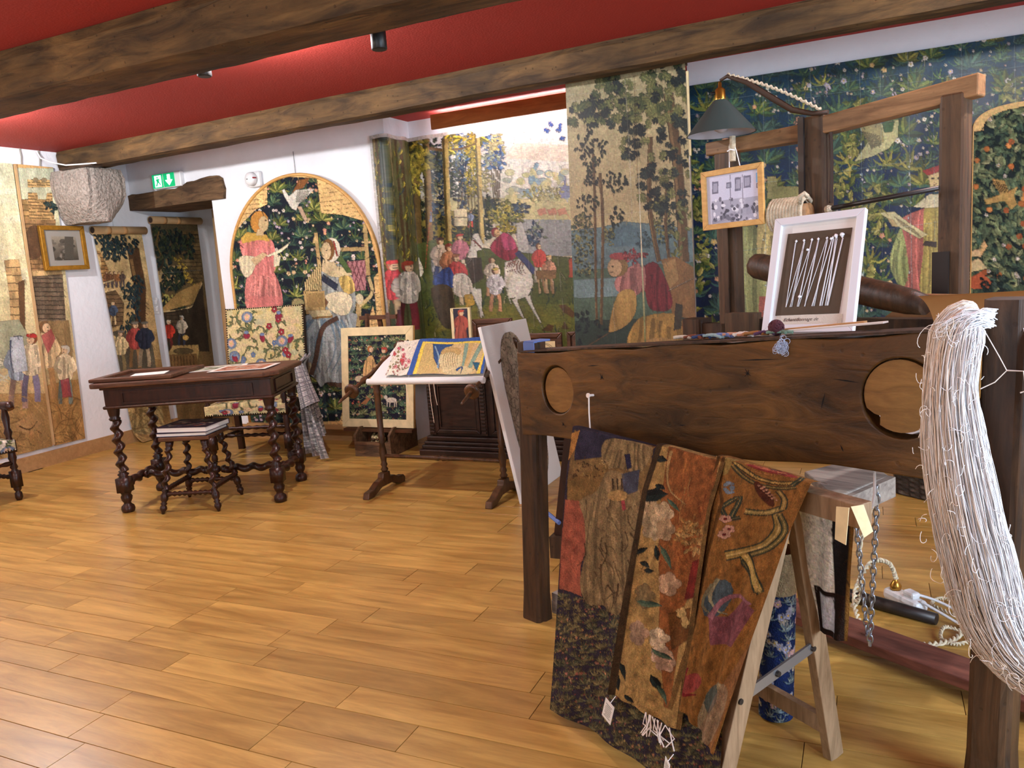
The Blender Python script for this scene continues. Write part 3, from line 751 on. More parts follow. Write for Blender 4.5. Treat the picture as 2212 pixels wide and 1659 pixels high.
# ---- gilt-framed engraving
t = thing('framed_engraving', 'gilt-framed dark engraving with grey mount on the end wall', 'picture', (XL+0.036, 4.32, 1.52))
mb = MB(); frame4(mb, (XL+0.036, 4.12, 1.522), (0, 1, 0), (0, 0, 1), (1, 0, 0), 0.385, 0.350, 0.035, 0.028); mb.build('frame', 'gilt', t, world=True, bevel=0.004)
mb = MB(); mb.prism([(0.03, 0.03), (0.355, 0.03), (0.355, 0.32), (0.03, 0.32)], (XL+0.038, 4.12, 1.522), (0, 1, 0), (0, 0, 1), (1, 0, 0), 0.01); mb.build('mount', 'mat_grey', t, world=True)
W = [(XL+0.050, 4.215, 1.79), (XL+0.050, 4.425, 1.785), (XL+0.050, 4.425, 1.60), (XL+0.050, 4.215, 1.60)]
cv = Cv(64, 60, quad(*W), (120, 112, 98)).sky((150, 142, 124), (110, 102, 88), (70, 64, 54))
for k in range(60): cv.ell(random.uniform(100, 158), random.uniform(520, 565), random.uniform(2, 7), random.uniform(2, 5), random.choice(((50, 46, 40), (150, 142, 128), (90, 84, 74))), al=0.6)
cv.poly([(140, 510), (158, 505), (160, 560), (140, 560)], (80, 76, 66)).grain(0.1)
cloth('print', cv, lerp4(*W), 'print', t)
# ---- two tapestries hung from cardboard tubes in the corner
def tube_tapestry(label, y0, y1, zt, tubez, cv, fn, tube_label=None):
    t = thing('rolled_tapestry', label, 'tapestry', (XL+0.02, (y0+y1)/2, 0.05), 0, 'tapestries hung from cardboard tubes')
    cloth('hanging_cloth', cv, fn, 'tapestry', t)
    mb = MB(); mb.lathe([(0, 0.034), (1, 0.034)], (XL+0.05, y0-0.012, tubez), (XL+0.05, y1+0.03, tubez), 18)
    mb.build('cardboard_tube', 'cardboard_tube', t, True, True)
    mb = MB(); mb.lathe([(0, 0.026), (1, 0.026)], (XL+0.05, y0-0.0135, tubez), (XL+0.05, y0-0.0115, tubez), 16); mb.build('tube_mouth', 'leather', t, world=True)
    for y in (y0+0.11, y0+0.27):
        mb = MB(); mb.lathe([(0, 0.0345), (1, 0.0345)], (XL+0.05, y, tubez), (XL+0.05, y+0.04, tubez), 18); mb.build('tape', 'kraft', t, True, True)
    return t
def drop(f, k0=0.93, out=0.10):
    def g(U, V):
        P = f(U, V); q = np.clip((V-k0)/(1-k0), 0, 1)
        return [P[0]+out*q**2, P[1], np.maximum(P[2], 0.006+0*P[2])]
    return g
W = [(XL+0.03, 4.60, 1.82), (XL+0.03, 5.085, 1.82), (XL+0.03, 5.12, 0.005), (XL+0.03, 4.70, 0.005)]
cv = Cv(104, 380, quad(*W), (196, 170, 118)).sky((190, 166, 116), (176, 146, 96), (140, 112, 72))
k = K(180, 540, 7.373)
cv.masonry(k((100, 40), (260, 60), (400, 380), (420, 640), (230, 720), (190, 300)), (160, 122, 74), 10, 5, 0.55)
cv.ell(205, 578, 14, 26, (196, 168, 116))
for q in range(5): cv.person(230+q*9, 634, 38, random.choice(((120, 84, 56), (96, 80, 70), (150, 100, 60))), (90, 80, 80))
cv.line(k((260, 640), (500, 560)), 3, (206, 182, 134)).line(k((250, 780), (520, 720)), 4, (206, 182, 134))
cv.masonry(k((260, 810), (520, 740), (660, 960), (640, 1300), (340, 1400)), (104, 82, 56), 9, 6, 0.55)
for q in range(6): cv.line([(256+q*2.5, 640+q*6), (290+q*2, 636+q*6)], 3, (200, 178, 130))
cv.person(246, 718, 52, (70, 82, 100), (196, 170, 120), (210, 186, 140), (216, 190, 140))
cv.poly(k((690, 0), (880, 0), (1000, 700), (1000, 1700), (860, 1700), (820, 700)), (74, 52, 32))
cv.line(k((760, 200), (860, 700)), 6, (120, 92, 56))
for a in ((215, 510, 24, 18, 60), (245, 540, 26, 26, 110), (268, 530, 26, 30, 80), (280, 640, 16, 20, 40), (292, 680, 12, 40, 60), (295, 625, 16, 22, 50), (275, 730, 14, 26, 40)):
    cv.foliage(*a, 10, ((22, 34, 40), (34, 48, 52), (44, 62, 66), (60, 74, 62)), ang=1.4)
cv.poly([(225, 790), (380, 790), (400, 990), (260, 990)], (150, 118, 72)); cv.poly([(225, 740), (255, 730), (330, 760), (340, 830), (235, 830)], (84, 78, 62))
for q, (x, y, h, c1, c2) in enumerate(((238, 812, 90, (190, 160, 108), (170, 140, 92)), (262, 816, 88, (206, 182, 132), (120, 104, 70)), (294, 808, 100, (160, 70, 62), (150, 112, 70)), (314, 806, 98, (40, 46, 60), (160, 140, 110)))): cv.person(x, y, h, c1, c2, (90, 66, 44), (110, 104, 92), -1 if q == 1 else 1)
cv.robe([(270, 890), (340, 880), (350, 920), (320, 940), (275, 930)], (168, 146, 96), 12, 0.6)
for q in range(40): cv.curve((random.uniform(250, 370), random.uniform(850, 970)), (random.uniform(250, 370), random.uniform(850, 970)), 0.2, 3, random.choice(((184, 152, 96), (112, 88, 52))), 0.5)
cv.mottle(0.08, 12).grain(0.07)
tube_tapestry('tapestry with bridge and steps on a cardboard tube, beside the white wall strip', 4.60, 5.085, 1.82, 1.84, cv, drop(wave(lerp4(*W), (1, 0, 0), 0.006, 1.3)))
W = [(XL+0.03, 5.20, 1.91), (XL+0.03, 5.74, 1.915), (XL+0.03, 5.72, 0.02), (XL+0.03, 5.20, 0.02)]
cv = Cv(100, 380, quad(*W), (110, 88, 56)).sky((84, 74, 50), (110, 90, 56), (120, 94, 58))
cv.masonry(k((1480, -300), (1820, -300), (1900, 560), (1560, 600)), (104, 86, 54), 14, 6, 0.55)
cv.poly(k((1060, 300), (1560, 260), (1600, 620), (1100, 640)), (178, 152, 102))
for a in ((340, 515, 24, 30, 120), (375, 520, 26, 30, 120), (405, 530, 14, 30, 50), (350, 560, 18, 26, 60), (375, 600, 24, 24, 120), (345, 640, 14, 30, 60), (375, 655, 26, 16, 70)):
    cv.foliage(*a, 11, ((20, 28, 32), (30, 42, 44), (48, 62, 50), (66, 76, 46)), ang=1.5)
for q in range(26): cv.leaf(380+q*1.6+random.uniform(-6, 6), 555+q*2.6+random.uniform(-4, 4), 9, 5, random.uniform(0, 3), (196, 168, 70), (160, 132, 50))
for q in range(16): cv.leaf(368+random.uniform(-16, 16), 645+random.uniform(-8, 8), 10, 5, random.uniform(0, 3), (170, 160, 84))
cv.curve((342, 500), (352, 560), 0.15, 4, (120, 96, 50)).curve((330, 590), (352, 560), 0.2, 5, (60, 42, 26))
cv.poly(k((1200, 1000), (1500, 700), (1880, 520), (1760, 880), (1200, 1030)), (168, 134, 78)); cv.line(k((1200, 1015), (1720, 930), (1880, 540)), 3, (206, 180, 128))
cv.poly(k((1240, 1040), (1720, 950), (1880, 580), (2000, 1640), (1280, 1640)), (52, 44, 32)); cv.masonry(k((1320, 1050), (1560, 1010), (1600, 1300), (1330, 1320)), (70, 58, 42), 5, 4)
cv.person(364, 760, 66, (176, 56, 40), (90, 40, 34), (200, 180, 150), (206, 190, 160)); cv.person(392, 750, 66, (206, 196, 170), (60, 64, 80), (210, 200, 180), (220, 212, 190), -1); cv.ell(401, 733, 7, 6, (206, 170, 96))
cv.poly([(362, 768), (372, 750), (428, 748), (430, 760), (424, 800), (366, 800)], (176, 148, 92)); cv.ell(395, 762, 22, 7, (96, 82, 54)); cv.poly([(360, 770), (424, 768), (430, 820), (366, 830)], (128, 98, 58))
for q in range(8): cv.line([(368+q*7, 772), (372+q*7, 825)], 1.5, (90, 66, 40))
cv.crease(k((1200, 400), (1860, 340))).mottle(0.08, 12).grain(0.07)
tube_tapestry('dark tapestry with awning and market stall on a cardboard tube, in the doorway', 5.20, 5.74, 1.91, 1.935, cv, wave(lerp4(*W), (1, 0, 0), 0.006, 1.3))
# light switch between them
t = thing('light_switch', 'white double light switch between the two tube-hung tapestries', 'switch', (XL+0.004, 5.142, 1.11))
mb = MB(); mb.box((0.004, 0, 0.06), (0.010, 0.075, 0.15)); mb.build('plate', 'white_plastic', t, bevel=0.003)
for z in (0.03, 0.09): mb = MB(); mb.box((0.012, 0, z), (0.010, 0.042, 0.042)); mb.build('rocker', 'white_plastic', t, bevel=0.003)
# ---- rolls stored in the doorway
for q, (x, y, r, lean, lab) in enumerate(((-5.50, 5.58, 0.07, 0.05, 'thick beige paper roll standing in the doorway behind the dark tapestry'), (-5.27, 5.42, 0.05, 0.02, 'slim brown paper roll standing beside the thick beige roll'))):
    t = thing('paper_roll', lab, 'roll', (x, y, 0.0), 0, 'rolls stored in the doorway')
    mb = MB(); mb.lathe([(0, r), (1, r*0.95)], (0, 0, 0), (lean, 0.02, 2.0), 20); mb.build('rolled_sheet', ('cardboard_tube', 'kraft')[q], t, True)
    mb = MB(); mb.box((r*0.75, -r*0.75, 1.0), (0.006, 0.01, 1.96), Matrix.Rotation(lean*0.5, 4, 'Y')); mb.build('loose_edge', 'leather', t)
W = [(-5.20, 5.36, 2.0), (-5.0, 5.30, 2.0), (-5.0, 5.30, 0.2), (-5.20, 5.36, 0.2)]
cv = Cv(40, 180, quad(*W), (176, 160, 118))
for q in range(60): cv.leaf(random.uniform(455, 500), random.uniform(440, 800), 12, 7, random.uniform(0, 6), random.choice(((120, 130, 110), (190, 170, 120), (90, 104, 96))))
cv.mottle(0.1); o = cloth('narrow_hanging', cv, lerp4(*W), 'tapestry'); tag(o, 'narrow pale leafy hanging deep in the doorway', 'tapestry')
# ---- exit sign
t = thing('exit_sign', 'green emergency exit sign with white arrow above the lintel', 'sign', (-5.42, YB, 2.165))
mb = MB(); mb.box((0, -0.02, 0.058), (0.33, 0.04, 0.125)); mb.build('housing', 'white_plastic', t, bevel=0.008)
mb = MB(); mb.box((-0.03, -0.042, 0.058), (0.255, 0.005, 0.112)); pn = mb.build('panel', 'exit_green', t)
def onpanel(pts): mb = MB(); mb.prism(pts, (-0.03, -0.045, 0.058), (1, 0, 0), (0, 0, 1), (0, -1, 0), 0.0015); return mb
onpanel([(0.05, 0.045), (0.082, 0.045), (0.082, 0.0), (0.108, 0.0), (0.066, -0.045), (0.024, 0.0), (0.05, 0.0)]).build('arrow', 'exit_white', pn)
onpanel([(-0.098, -0.048), (-0.022, -0.048), (-0.022, 0.046), (-0.098, 0.046)]).build('door_pictogram', 'exit_white', pn)
mb = MB()
for P in ([(-0.07, 0.036), (-0.056, 0.036), (-0.056, 0.022), (-0.07, 0.022)], [(-0.082, 0.016), (-0.048, 0.02), (-0.046, -0.008), (-0.07, -0.01)], [(-0.07, -0.008), (-0.055, -0.008), (-0.075, -0.042), (-0.09, -0.04)], [(-0.06, -0.008), (-0.046, -0.008), (-0.028, -0.03), (-0.036, -0.036)], [(-0.05, 0.016), (-0.034, 0.0), (-0.03, 0.005), (-0.046, 0.021)]):
    mb.prism(P, (-0.03, -0.047, 0.058), (1, 0, 0), (0, 0, 1), (0, -1, 0), 0.001)
mb.build('running_figure', 'exit_green', pn)
mb = MB(); mb.box((-0.03, -0.0455, 0.058), (0.003, 0.002, 0.11)); mb.build('divider', 'white_plastic', pn)
# ---- alarm sounder
t = thing('alarm_sounder', 'white round alarm sounder beside the arched panel', 'alarm', (-4.48, YB, 2.13))
mb = MB(); mb.box((0, -0.02, 0), (0.135, 0.04, 0.125)); mb.build('base', 'white_plastic', t, bevel=0.02)
mb = MB(); mb.lathe([(0, 0.055), (0.6, 0.052), (0.9, 0.04), (1, 0.01)], (-0.01, -0.04, 0.002), (-0.01, -0.085, 0.002), 20); hn = mb.build('horn', 'white_plastic', t, True)
mb = MB(); mb.lathe([(0, 0.008), (1, 0.006)], (0.038, -0.05, 0.006), (0.038, -0.083, 0.006), 10); mb.build('indicator', plain('red_dot', (150, 30, 40), 0.4).name, t)
mb = MB(); mb.prism([(-0.006, -0.004), (0.006, -0.004), (0, 0.007)], (-0.02, -0.0862, 0.0), (1, 0, 0), (0, 0, 1), (0, -1, 0), 0.001); mb.build('mark', 'black_metal', t)

# ---- arched panel with two figures
AX0, AX1, AZ0, AZ1, ASP = -4.82, -3.36, 0.135, 2.12, 1.36
t = thing('arched_tapestry_panel', 'arched panel with two robed figures on a dark flowered ground', 'panel', (-4.09, YB-0.01, AZ0))
W = [(AX0, YB-0.045, AZ1), (AX1, YB-0.045, AZ1), (AX1, YB-0.045, AZ0), (AX0, YB-0.045, AZ0)]
cv = Cv(292, 440, quad(*W), (222, 184, 122)); a4 = K(460, 360, 5.185); a5 = K(460, 640, 5.185)
for q in range(60):
    y = 380+q*9.5
    for seg in range(60):
        x = 495+seg*6; cv.line([(x, y-(x-495)*0.10), (x+5, y-(x-490)*0.10-random.uniform(-1, 1))], 1.5, (150, 112, 66), random.choice((0.0, 0.5, 0.8)))
ground = a4((0, 790), (210, 790), (340, 620), (480, 480), (610, 420), (605, 215), (760, 110), (1160, 130), (1210, 520), (1450, 540), (1720, 620), (1860, 1170), (1800, 1240), (1830, 1700))+a5((1790, 100), (1420, 1390), (900, 1420), (0, 1420))
cv.poly(ground, (24, 30, 40)); GM = cv.mask(ground); cv.clip = GM
cv.strew(ground, 0, 34, [((44, 66, 54), (70, 90, 60)), ((40, 62, 60), (64, 88, 70))], FL1); cv.strew(ground, 0, 50, G1, FL1)
for q in range(26): x, y = random.uniform(500, 830), random.uniform(400, 900); cv.blossom(x, y, random.uniform(3.5, 6), (214, 200, 190))
cv.clip = None
# bird
cv.poly(a4((770, 260), (800, 250), (850, 330), (930, 260), (1140, 245), (1060, 330), (960, 420), (930, 490), (880, 470), (800, 340)), (206, 200, 184))
cv.poly(a4((880, 300), (960, 150), (1090, 120), (1010, 240), (930, 260)), (130, 84, 46)); cv.poly(a4((940, 450), (990, 440), (1060, 590), (1030, 620)), (176, 150, 124))
for q in range(8): cv.line(a4((950+q*18, 270), (930+q*12, 400)), 1.3, (150, 144, 130))
# left figure in rose
cv.robe(a4((400, 1180), (680, 1175), (770, 1600), (390, 1620)), (206, 128, 118), 14, 0.6, 0.68, 1.32)
cv.poly(a5((400, 0), (760, 0), (770, 160), (400, 160)), (206, 120, 112), 0.7)
cv.robe(a4((320, 800), (600, 800), (690, 900), (680, 1190), (440, 1200), (330, 1000)), (210, 126, 118), 10, 0.55, 0.7, 1.3)
cv.robe(a4((300, 1010), (430, 1000), (490, 1040), (440, 1190), (360, 1240), (300, 1120)), (216, 204, 168), 6, 0.4, 0.8, 1.1)
cv.poly(a4((310, 800), (380, 730), (600, 760), (640, 840), (520, 820), (330, 860)), (196, 158, 74)); cv.poly(a4((420, 1040), (560, 960), (610, 985), (480, 1110)), (198, 172, 130))
cv.poly(a4((680, 960), (760, 1000), (740, 1110), (680, 1120)), (214, 204, 170)); cv.poly(a4((590, 1000), (740, 930), (880, 830), (830, 900), (760, 960), (620, 1010)), (224, 212, 176))
cv.ell(*a4((520, 620))[0], 20, 25, (188, 132, 62)); cv.ell(*a4((565, 640))[0], 11, 17, (204, 178, 130)); cv.poly(a4((500, 700), (570, 700), (570, 770), (480, 770)), (200, 174, 128)); cv.ell(*a4((590, 600))[0], 2.2, 1.2, (90, 66, 44))
# right figure, chair and organ
cv.poly(a4((1500, 1060), (1720, 1040), (1710, 1380), (1540, 1400)), (168, 116, 116))
for q in range(5): cv.line(a4((1500+q*50, 1060), (1600+q*50, 1390)), 1.5, (120, 70, 76)).line(a4((1720-q*50, 1060), (1600-q*50, 1390)), 1.5, (120, 70, 76))
cv.line(a4((1700, 640), (1740, 1220)), 9, (176, 150, 100)).line(a4((1200, 930), (1700, 920)), 9, (168, 142, 94)).line(a4((1150, 740), (1190, 1090)), 8, (180, 152, 100))
cv.poly(a4((1110, 860), (1140, 760), (1180, 860)), (196, 168, 112)).poly(a4((1660, 740), (1700, 640), (1740, 740)), (196, 168, 112))
cv.line(a5((1640, 0), (1620, 340)), 12, (170, 146, 98)).line(a5((930, 100), (980, 560)), 12, (150, 130, 86)).ell(*a5((950, 80))[0], 14, 12, (150, 140, 96))
cv.line(a4((1740, 1230), (1780, 1420), (1640, 1560)), 8, (196, 174, 122)).ell(*a4((1640, 1480))[0], 9, 12, (200, 188, 152))
sk = a5((1000, 225), (1560, 180), (1600, 330), (1560, 700), (1500, 950), (1280, 960), (1210, 1015), (1120, 900), (900, 760), (960, 560))
cv.robe(sk, (152, 160, 158), 16, 0.5, 0.62, 1.3); cv.poly(a5((880, 760), (1100, 740), (1110, 880), (1000, 860)), (198, 176, 134), 0.8)
for q in range(10): cv.curve(a5((1080+q*45, 260))[0], a5((960+q*60, 860))[0], random.uniform(-0.2, 0.2), 5, random.choice(((84, 110, 128), (206, 208, 196), (96, 124, 142))), 0.7)
cv.line(a5((1400, 240), (1250, 330), (1190, 480), (1150, 700), (1100, 880)), 10, (84, 62, 50)); cv.poly(a5((1270, 960), (1450, 970), (1450, 1030), (1300, 1000)), (84, 60, 46)).poly(a5((970, 860), (1100, 920), (1110, 980), (980, 920)), (84, 60, 46))
cv.robe(a4((1200, 1160), (1480, 1110), (1590, 1380), (1560, 1640), (1270, 1620)), (150, 156, 150), 8, 0.5, 0.7, 1.25)
cv.poly(a4((1200, 1160), (1290, 1100), (1500, 1130), (1560, 1210), (1430, 1240), (1320, 1230)), (214, 196, 150)); cv.poly(a4((1230, 1200), (1400, 1320), (1380, 1390), (1210, 1270)), (44, 50, 66))
cv.robe(a4((1410, 1250), (1540, 1230), (1590, 1390), (1480, 1420)), (196, 168, 96), 5, 0.5); cv.robe(a4((1250, 1440), (1450, 1400), (1560, 1480), (1520, 1640), (1400, 1660), (1270, 1560)), (220, 208, 172), 7, 0.4, 0.78, 1.08)
cv.poly(a4((1160, 1640), (1180, 1500), (1250, 1460), (1290, 1520), (1230, 1640)), (120, 88, 60))
cv.poly(a4((1230, 1040), (1330, 1020), (1400, 1130), (1300, 1210), (1210, 1150)), (200, 180, 138))
cv.ell(*a4((1330, 930))[0], 19, 27, (214, 204, 180)); cv.ell(*a4((1290, 930))[0], 14, 24, (120, 84, 48)); cv.ell(*a4((1268, 945))[0], 11, 20, (200, 176, 134)); cv.line(a4((1350, 830), (1390, 1000)), 3, (150, 60, 50)); cv.ell(*a4((1272, 935))[0], 2, 1, (80, 60, 44))
cv.poly(a4((1390, 1030), (1440, 1000), (1560, 1180), (1500, 1190)), (76, 96, 54))
cv.poly(a4((1010, 1390), (1250, 1390), (1260, 1640), (1040, 1650)), (180, 152, 98)).poly(a4((1040, 1420), (1235, 1415), (1240, 1570), (1060, 1590)), (150, 124, 78))
for q in range(9): cv.line(a4((1030+q*21, 1290-q*28), (1040+q*21, 1385)), 3.2, (206, 184, 128)).line(a4((1041+q*21, 1290-q*28), (1050+q*21, 1385)), 1, (120, 98, 62))
cv.poly(a5((1060, 160), (1300, 150), (1340, 215), (1110, 235)), (206, 188, 142)).poly(a5((1110, 235), (1340, 215), (1340, 235), (1115, 255)), (150, 112, 64))
t0 = np.linspace(0, PI, 40); cxw, hwx = (AX0+AX1)/2, (AX1-AX0)/2
outl = [(cxw+hwx*math.cos(a), ASP+(AZ1-ASP)*math.sin(a)) for a in t0]
U, V = np.meshgrid(np.linspace(0, 1, cv.w), np.linspace(0, 1, cv.h)); XX = AX0+(AX1-AX0)*U; ZZ = AZ1+(AZ0-AZ1)*V
keep = (ZZ < ASP) | (((XX-cxw)/hwx)**2+((ZZ-ASP)/(AZ1-ASP))**2 < 0.985)
cv.mottle(0.06, 16).grain(0.06)
cloth('picture', cv, lerp4(*W), 'tapestry', t, keep)
mb = MB(); mb.prism([(x, z) for x, z in outl]+[(AX0, AZ0), (AX1, AZ0)], (0, YB-0.005, 0), (1, 0, 0), (0, 0, 1), (0, -1, 0), 0.036); mb.build('backing_board', 'pine_frame', t, world=True)
rim = [(x, YB-0.045, z) for x, z in outl]
mb = MB(); mb.tube([(AX1, YB-0.045, AZ0)]+rim+[(AX0, YB-0.045, AZ0)], 0.013, 8); mb.build('rim', 'pine_frame', t, True, True)
mb = MB(); mb.box((cxw, YB-0.05, AZ0-0.012), (AX1-AX0+0.02, 0.05, 0.035)); mb.build('bottom_rail', 'skirting', t, world=True)
# ---- hunting scene on paper, following the recess
HZ0, HZ1 = 0.45, 2.318
t = thing('hunting_tapestry', 'large paper hunting scene with riders and trees, folded into the recess', 'tapestry', (-2.2, 5.35, HZ0))
HW, HH = 384, 400; L1, L2, L3 = 0.115, 0.34, 2.20; LT = L1+L2+L3; u1, u2 = L1/LT, (L1+L2)/LT
cv = Cv(HW, HH, quad((-3.235, 5.37, HZ1), (-1.035, 5.37, HZ1), (-1.035, 5.37, HZ0), (-3.235, 5.37, HZ0)), (214, 206, 186))
flatq = cv.q.copy(); cv.H = homography(flatq, [(u2*HW, 0), (HW-1, 0), (HW-1, HH-1), (u2*HW, HH-1)])
cv.sky((206, 208, 206), (196, 184, 154), (110, 112, 62)); h6 = K(780, 240, 4.148); h9 = K(940, 620, 6.9125)
for q in range(50): cv.ell(random.uniform(1020, 1260), random.uniform(290, 420), 30, 6, (226, 220, 206), al=0.15)
cv.poly(h6((1380, 300), (1880, 330), (1900, 480), (1300, 440)), (214, 190, 160), 0.5)
cv.poly(h6((300, 800), (1000, 780), (1500, 800), (1900, 780), (1900, 1000), (300, 1050)), (176, 166, 112), 0.8)
cv.poly(h6((300, 900), (1050, 900), (1100, 1100), (1050, 1400), (300, 1500)), (128, 116, 54))
cv.poly(h6((1350, 980), (1950, 990), (1950, 1300), (1450, 1330)), (140, 142, 140))
for q in range(60): cv.ell(*h6((random.uniform(1300, 1850), random.uniform(560, 800)))[0], random.uniform(4, 11), random.uniform(3, 8), random.choice(((196, 182, 126), (150, 158, 140), (170, 168, 120), (122, 142, 146))), al=0.8)
for q in range(40): cv.ell(*h6((1540+random.gauss(0, 25), 640+random.gauss(0, 70)))[0], 5, 5, random.choice(((110, 140, 156), (180, 176, 130))), al=0.8)
cv.poly(h6((1780, 700), (1875, 690), (1885, 790), (1790, 800)), (120, 124, 150)).poly(h6((1820, 700), (1835, 600), (1850, 700)), (110, 116, 150))
for q in range(3): cv.poly(h6((1580+q*90, 900), (1660+q*90, 880), (1670+q*90, 940), (1600+q*90, 950)), (176, 112, 92), 0.8)
# far trees and clumps
def trees(lst):
    for (x, y, rx, ry, n, s_, cols) in lst: X, Y = h6((x, y))[0]; cv.foliage(X, Y, rx, ry, n, s_, cols)
BL = ((22, 36, 62), (32, 54, 84), (60, 84, 104), (120, 128, 104)); YE = ((92, 92, 34), (150, 138, 50), (206, 184, 74)); LB = ((56, 88, 140), (92, 128, 176), (170, 180, 150)); CR = ((150, 150, 96), (186, 178, 118), (206, 196, 140)); DK = ((20, 30, 36), (34, 48, 48), (60, 72, 46))
for q in range(6): cv.line(h6((880+q*30, 900), (900+q*22, 480)), 2.2, (120, 100, 62))
for q in range(5): cv.line(h6((1190+q*12, 820), (1170+q*20, 480)), 1.6, (120, 96, 56))
trees([(690, 560, 16, 52, 140, 12, BL), (910, 350, 16, 36, 120, 11, LB), (1000, 330, 14, 28, 80, 11, YE), (1030, 470, 12, 18, 50, 10, YE), (900, 520, 14, 28, 70, 10, BL), (640, 720, 20, 26, 70, 9, CR), (1110, 620, 16, 28, 90, 9, CR),
       (1190, 340, 18, 26, 90, 12, LB), (1230, 320, 14, 20, 40, 12, ((210, 196, 120), (190, 184, 130))), (1200, 460, 20, 16, 60, 12, LB), (1150, 870, 16, 22, 60, 12, DK), (1300, 930, 40, 22, 150, 11, ((36, 60, 62), (120, 124, 66), (190, 176, 80))),
       (1560, 1120, 18, 22, 60, 11, BL), (760, 1000, 30, 12, 60, 9, DK), (1420, 880, 16, 12, 40, 10, BL), (940, 760, 10, 30, 50, 9, BL)])
for (x, y, rx, ry, n, c) in ((640, 500, 16, 60, 120, DK), (760, 420, 12, 50, 90, BL), (840, 640, 14, 40, 90, DK), (1010, 620, 14, 40, 90, YE), (820, 300, 18, 20, 50, YE), (560, 900, 26, 20, 80, DK), (700, 860, 26, 14, 70, BL), (1000, 960, 26, 12, 60, DK), (880, 1100, 40, 16, 90, DK), (560, 1150, 30, 26, 110, DK), (1080, 1080, 22, 22, 90, DK), (1320, 1060, 20, 14, 50, YE), (1640, 760, 40, 14, 90, CR)): cv.foliage(*h6((x, y))[0], rx, ry, n, 10, c)
for (x, y) in ((1680, 120), (1790, 130), (1740, 190), (1840, 270), (1640, 180)): cv.oak(*h6((x, y))[0], 15, random.uniform(0, 6), (44, 80, 146), (36, 64, 124))
cv.curve(h6((560, 330))[0], h6((1080, 290))[0], 0.10, 8, (96, 70, 36))
for (x, y) in ((760, 280), (830, 250), (830, 310), (1000, 320), (1080, 250), (1090, 340), (1020, 370), (790, 360)): cv.leaf(*h6((x, y))[0], 22, 11, random.uniform(-2, 2), (206, 190, 70), (92, 92, 36))
# trunks at the fold side, drawn on the flat side first
for (x, w_, c) in ((760, 16, (176, 150, 86)), (460, 26, (104, 82, 44)), (590, 14, (120, 96, 56)), (1060, 10, (190, 168, 104))): cv.line(h6((x, 260), (x+20, 700), (x+40, 1200)), w_, c).line(h6((x-20, 260), (x, 700), (x+20, 1200)), w_*0.3, np.array(c)*0.5)
cv.foliage(*h6((520, 420))[0], 24, 40, 110, 17, ((52, 52, 26), (110, 104, 40), (176, 156, 60))); cv.foliage(*h6((470, 620))[0], 18, 30, 60, 14, YE)
cv.masonry(h6((850, 890), (960, 880), (960, 1040), (850, 1040)), (190, 176, 140), 2, 2); cv.person(*h6((990, 1050))[0], 36, (120, 130, 150), (176, 70, 60))
cv.poly(h6((250, 1250), (700, 1150), (1200, 1250), (1950, 1330), (1950, 1800), (250, 1800)), (78, 86, 44)); cv.poly(h9((-700, 300), (2300, 250), (2300, 900), (-700, 1500)), (98, 102, 46))
for q in range(260): x, y = random.uniform(860, 1250), random.uniform(600, 830); cv.curve((x, y), (x+random.uniform(-14, 14), y-random.uniform(8, 26)), random.uniform(-0.3, 0.3), 3, random.choice(((60, 74, 40), (84, 96, 52), (170, 168, 116), (40, 60, 56))))
for q in range(26): cv.poly(h9((random.uniform(0, 2100), random.uniform(150, 700)), (random.uniform(0, 2100), random.uniform(150, 700)), (random.uniform(0, 2100), random.uniform(150, 700))), random.choice(((84, 92, 44), (150, 136, 56))), 0.25)
# horses
HOR = (206, 200, 184)
cv.poly(h6((1290, 1360), (1420, 1330), (1530, 1420), (1545, 1560), (1500, 1660), (1330, 1680), (1280, 1560)), HOR)
for q in range(7): cv.curve(h6((1330+q*22, 1340+abs(q-3)*8))[0], h6((1320+q*26, 1460))[0], 0.2, 2.4, (160, 96, 76))
for a in (((1190, 180), (1240, 290), (1330, 470)), ((1390, 140), (1430, 250), (1590, 540)), ((650, 30), (680, 250), (690, 470)), ((560, 20), (640, 240), (740, 460))): cv.line(h9(*a), 13, HOR, taper=True)
cv.poly(h9((1150, -120), (1440, -120), (1440, 60), (1380, 150), (1220, 200), (1180, 60)), HOR); cv.curve(h6((1360, 1440))[0], h9((1140, 260))[0], 0.15, 9, (196, 188, 164))
cv.poly(h6((960, 1310), (1010, 1110), (1060, 1100), (1110, 1200), (1090, 1250), (1040, 1260), (1060, 1420), (1100, 1500), (1000, 1560)), HOR).line(h6((1010, 1160), (1090, 1230)), 2, (170, 60, 46))
cv.poly(h6((1390, 1020), (1440, 1000), (1500, 1180), (1500, 1260), (1420, 1280), (1400, 1130)), (170, 168, 160)).poly(h6((640, 1340), (740, 1310), (780, 1380), (760, 1500), (660, 1480)), (160, 162, 160))
cv.poly(h6((940, 1320), (1090, 1320), (1110, 1500), (1000, 1560)), (60, 52, 44))
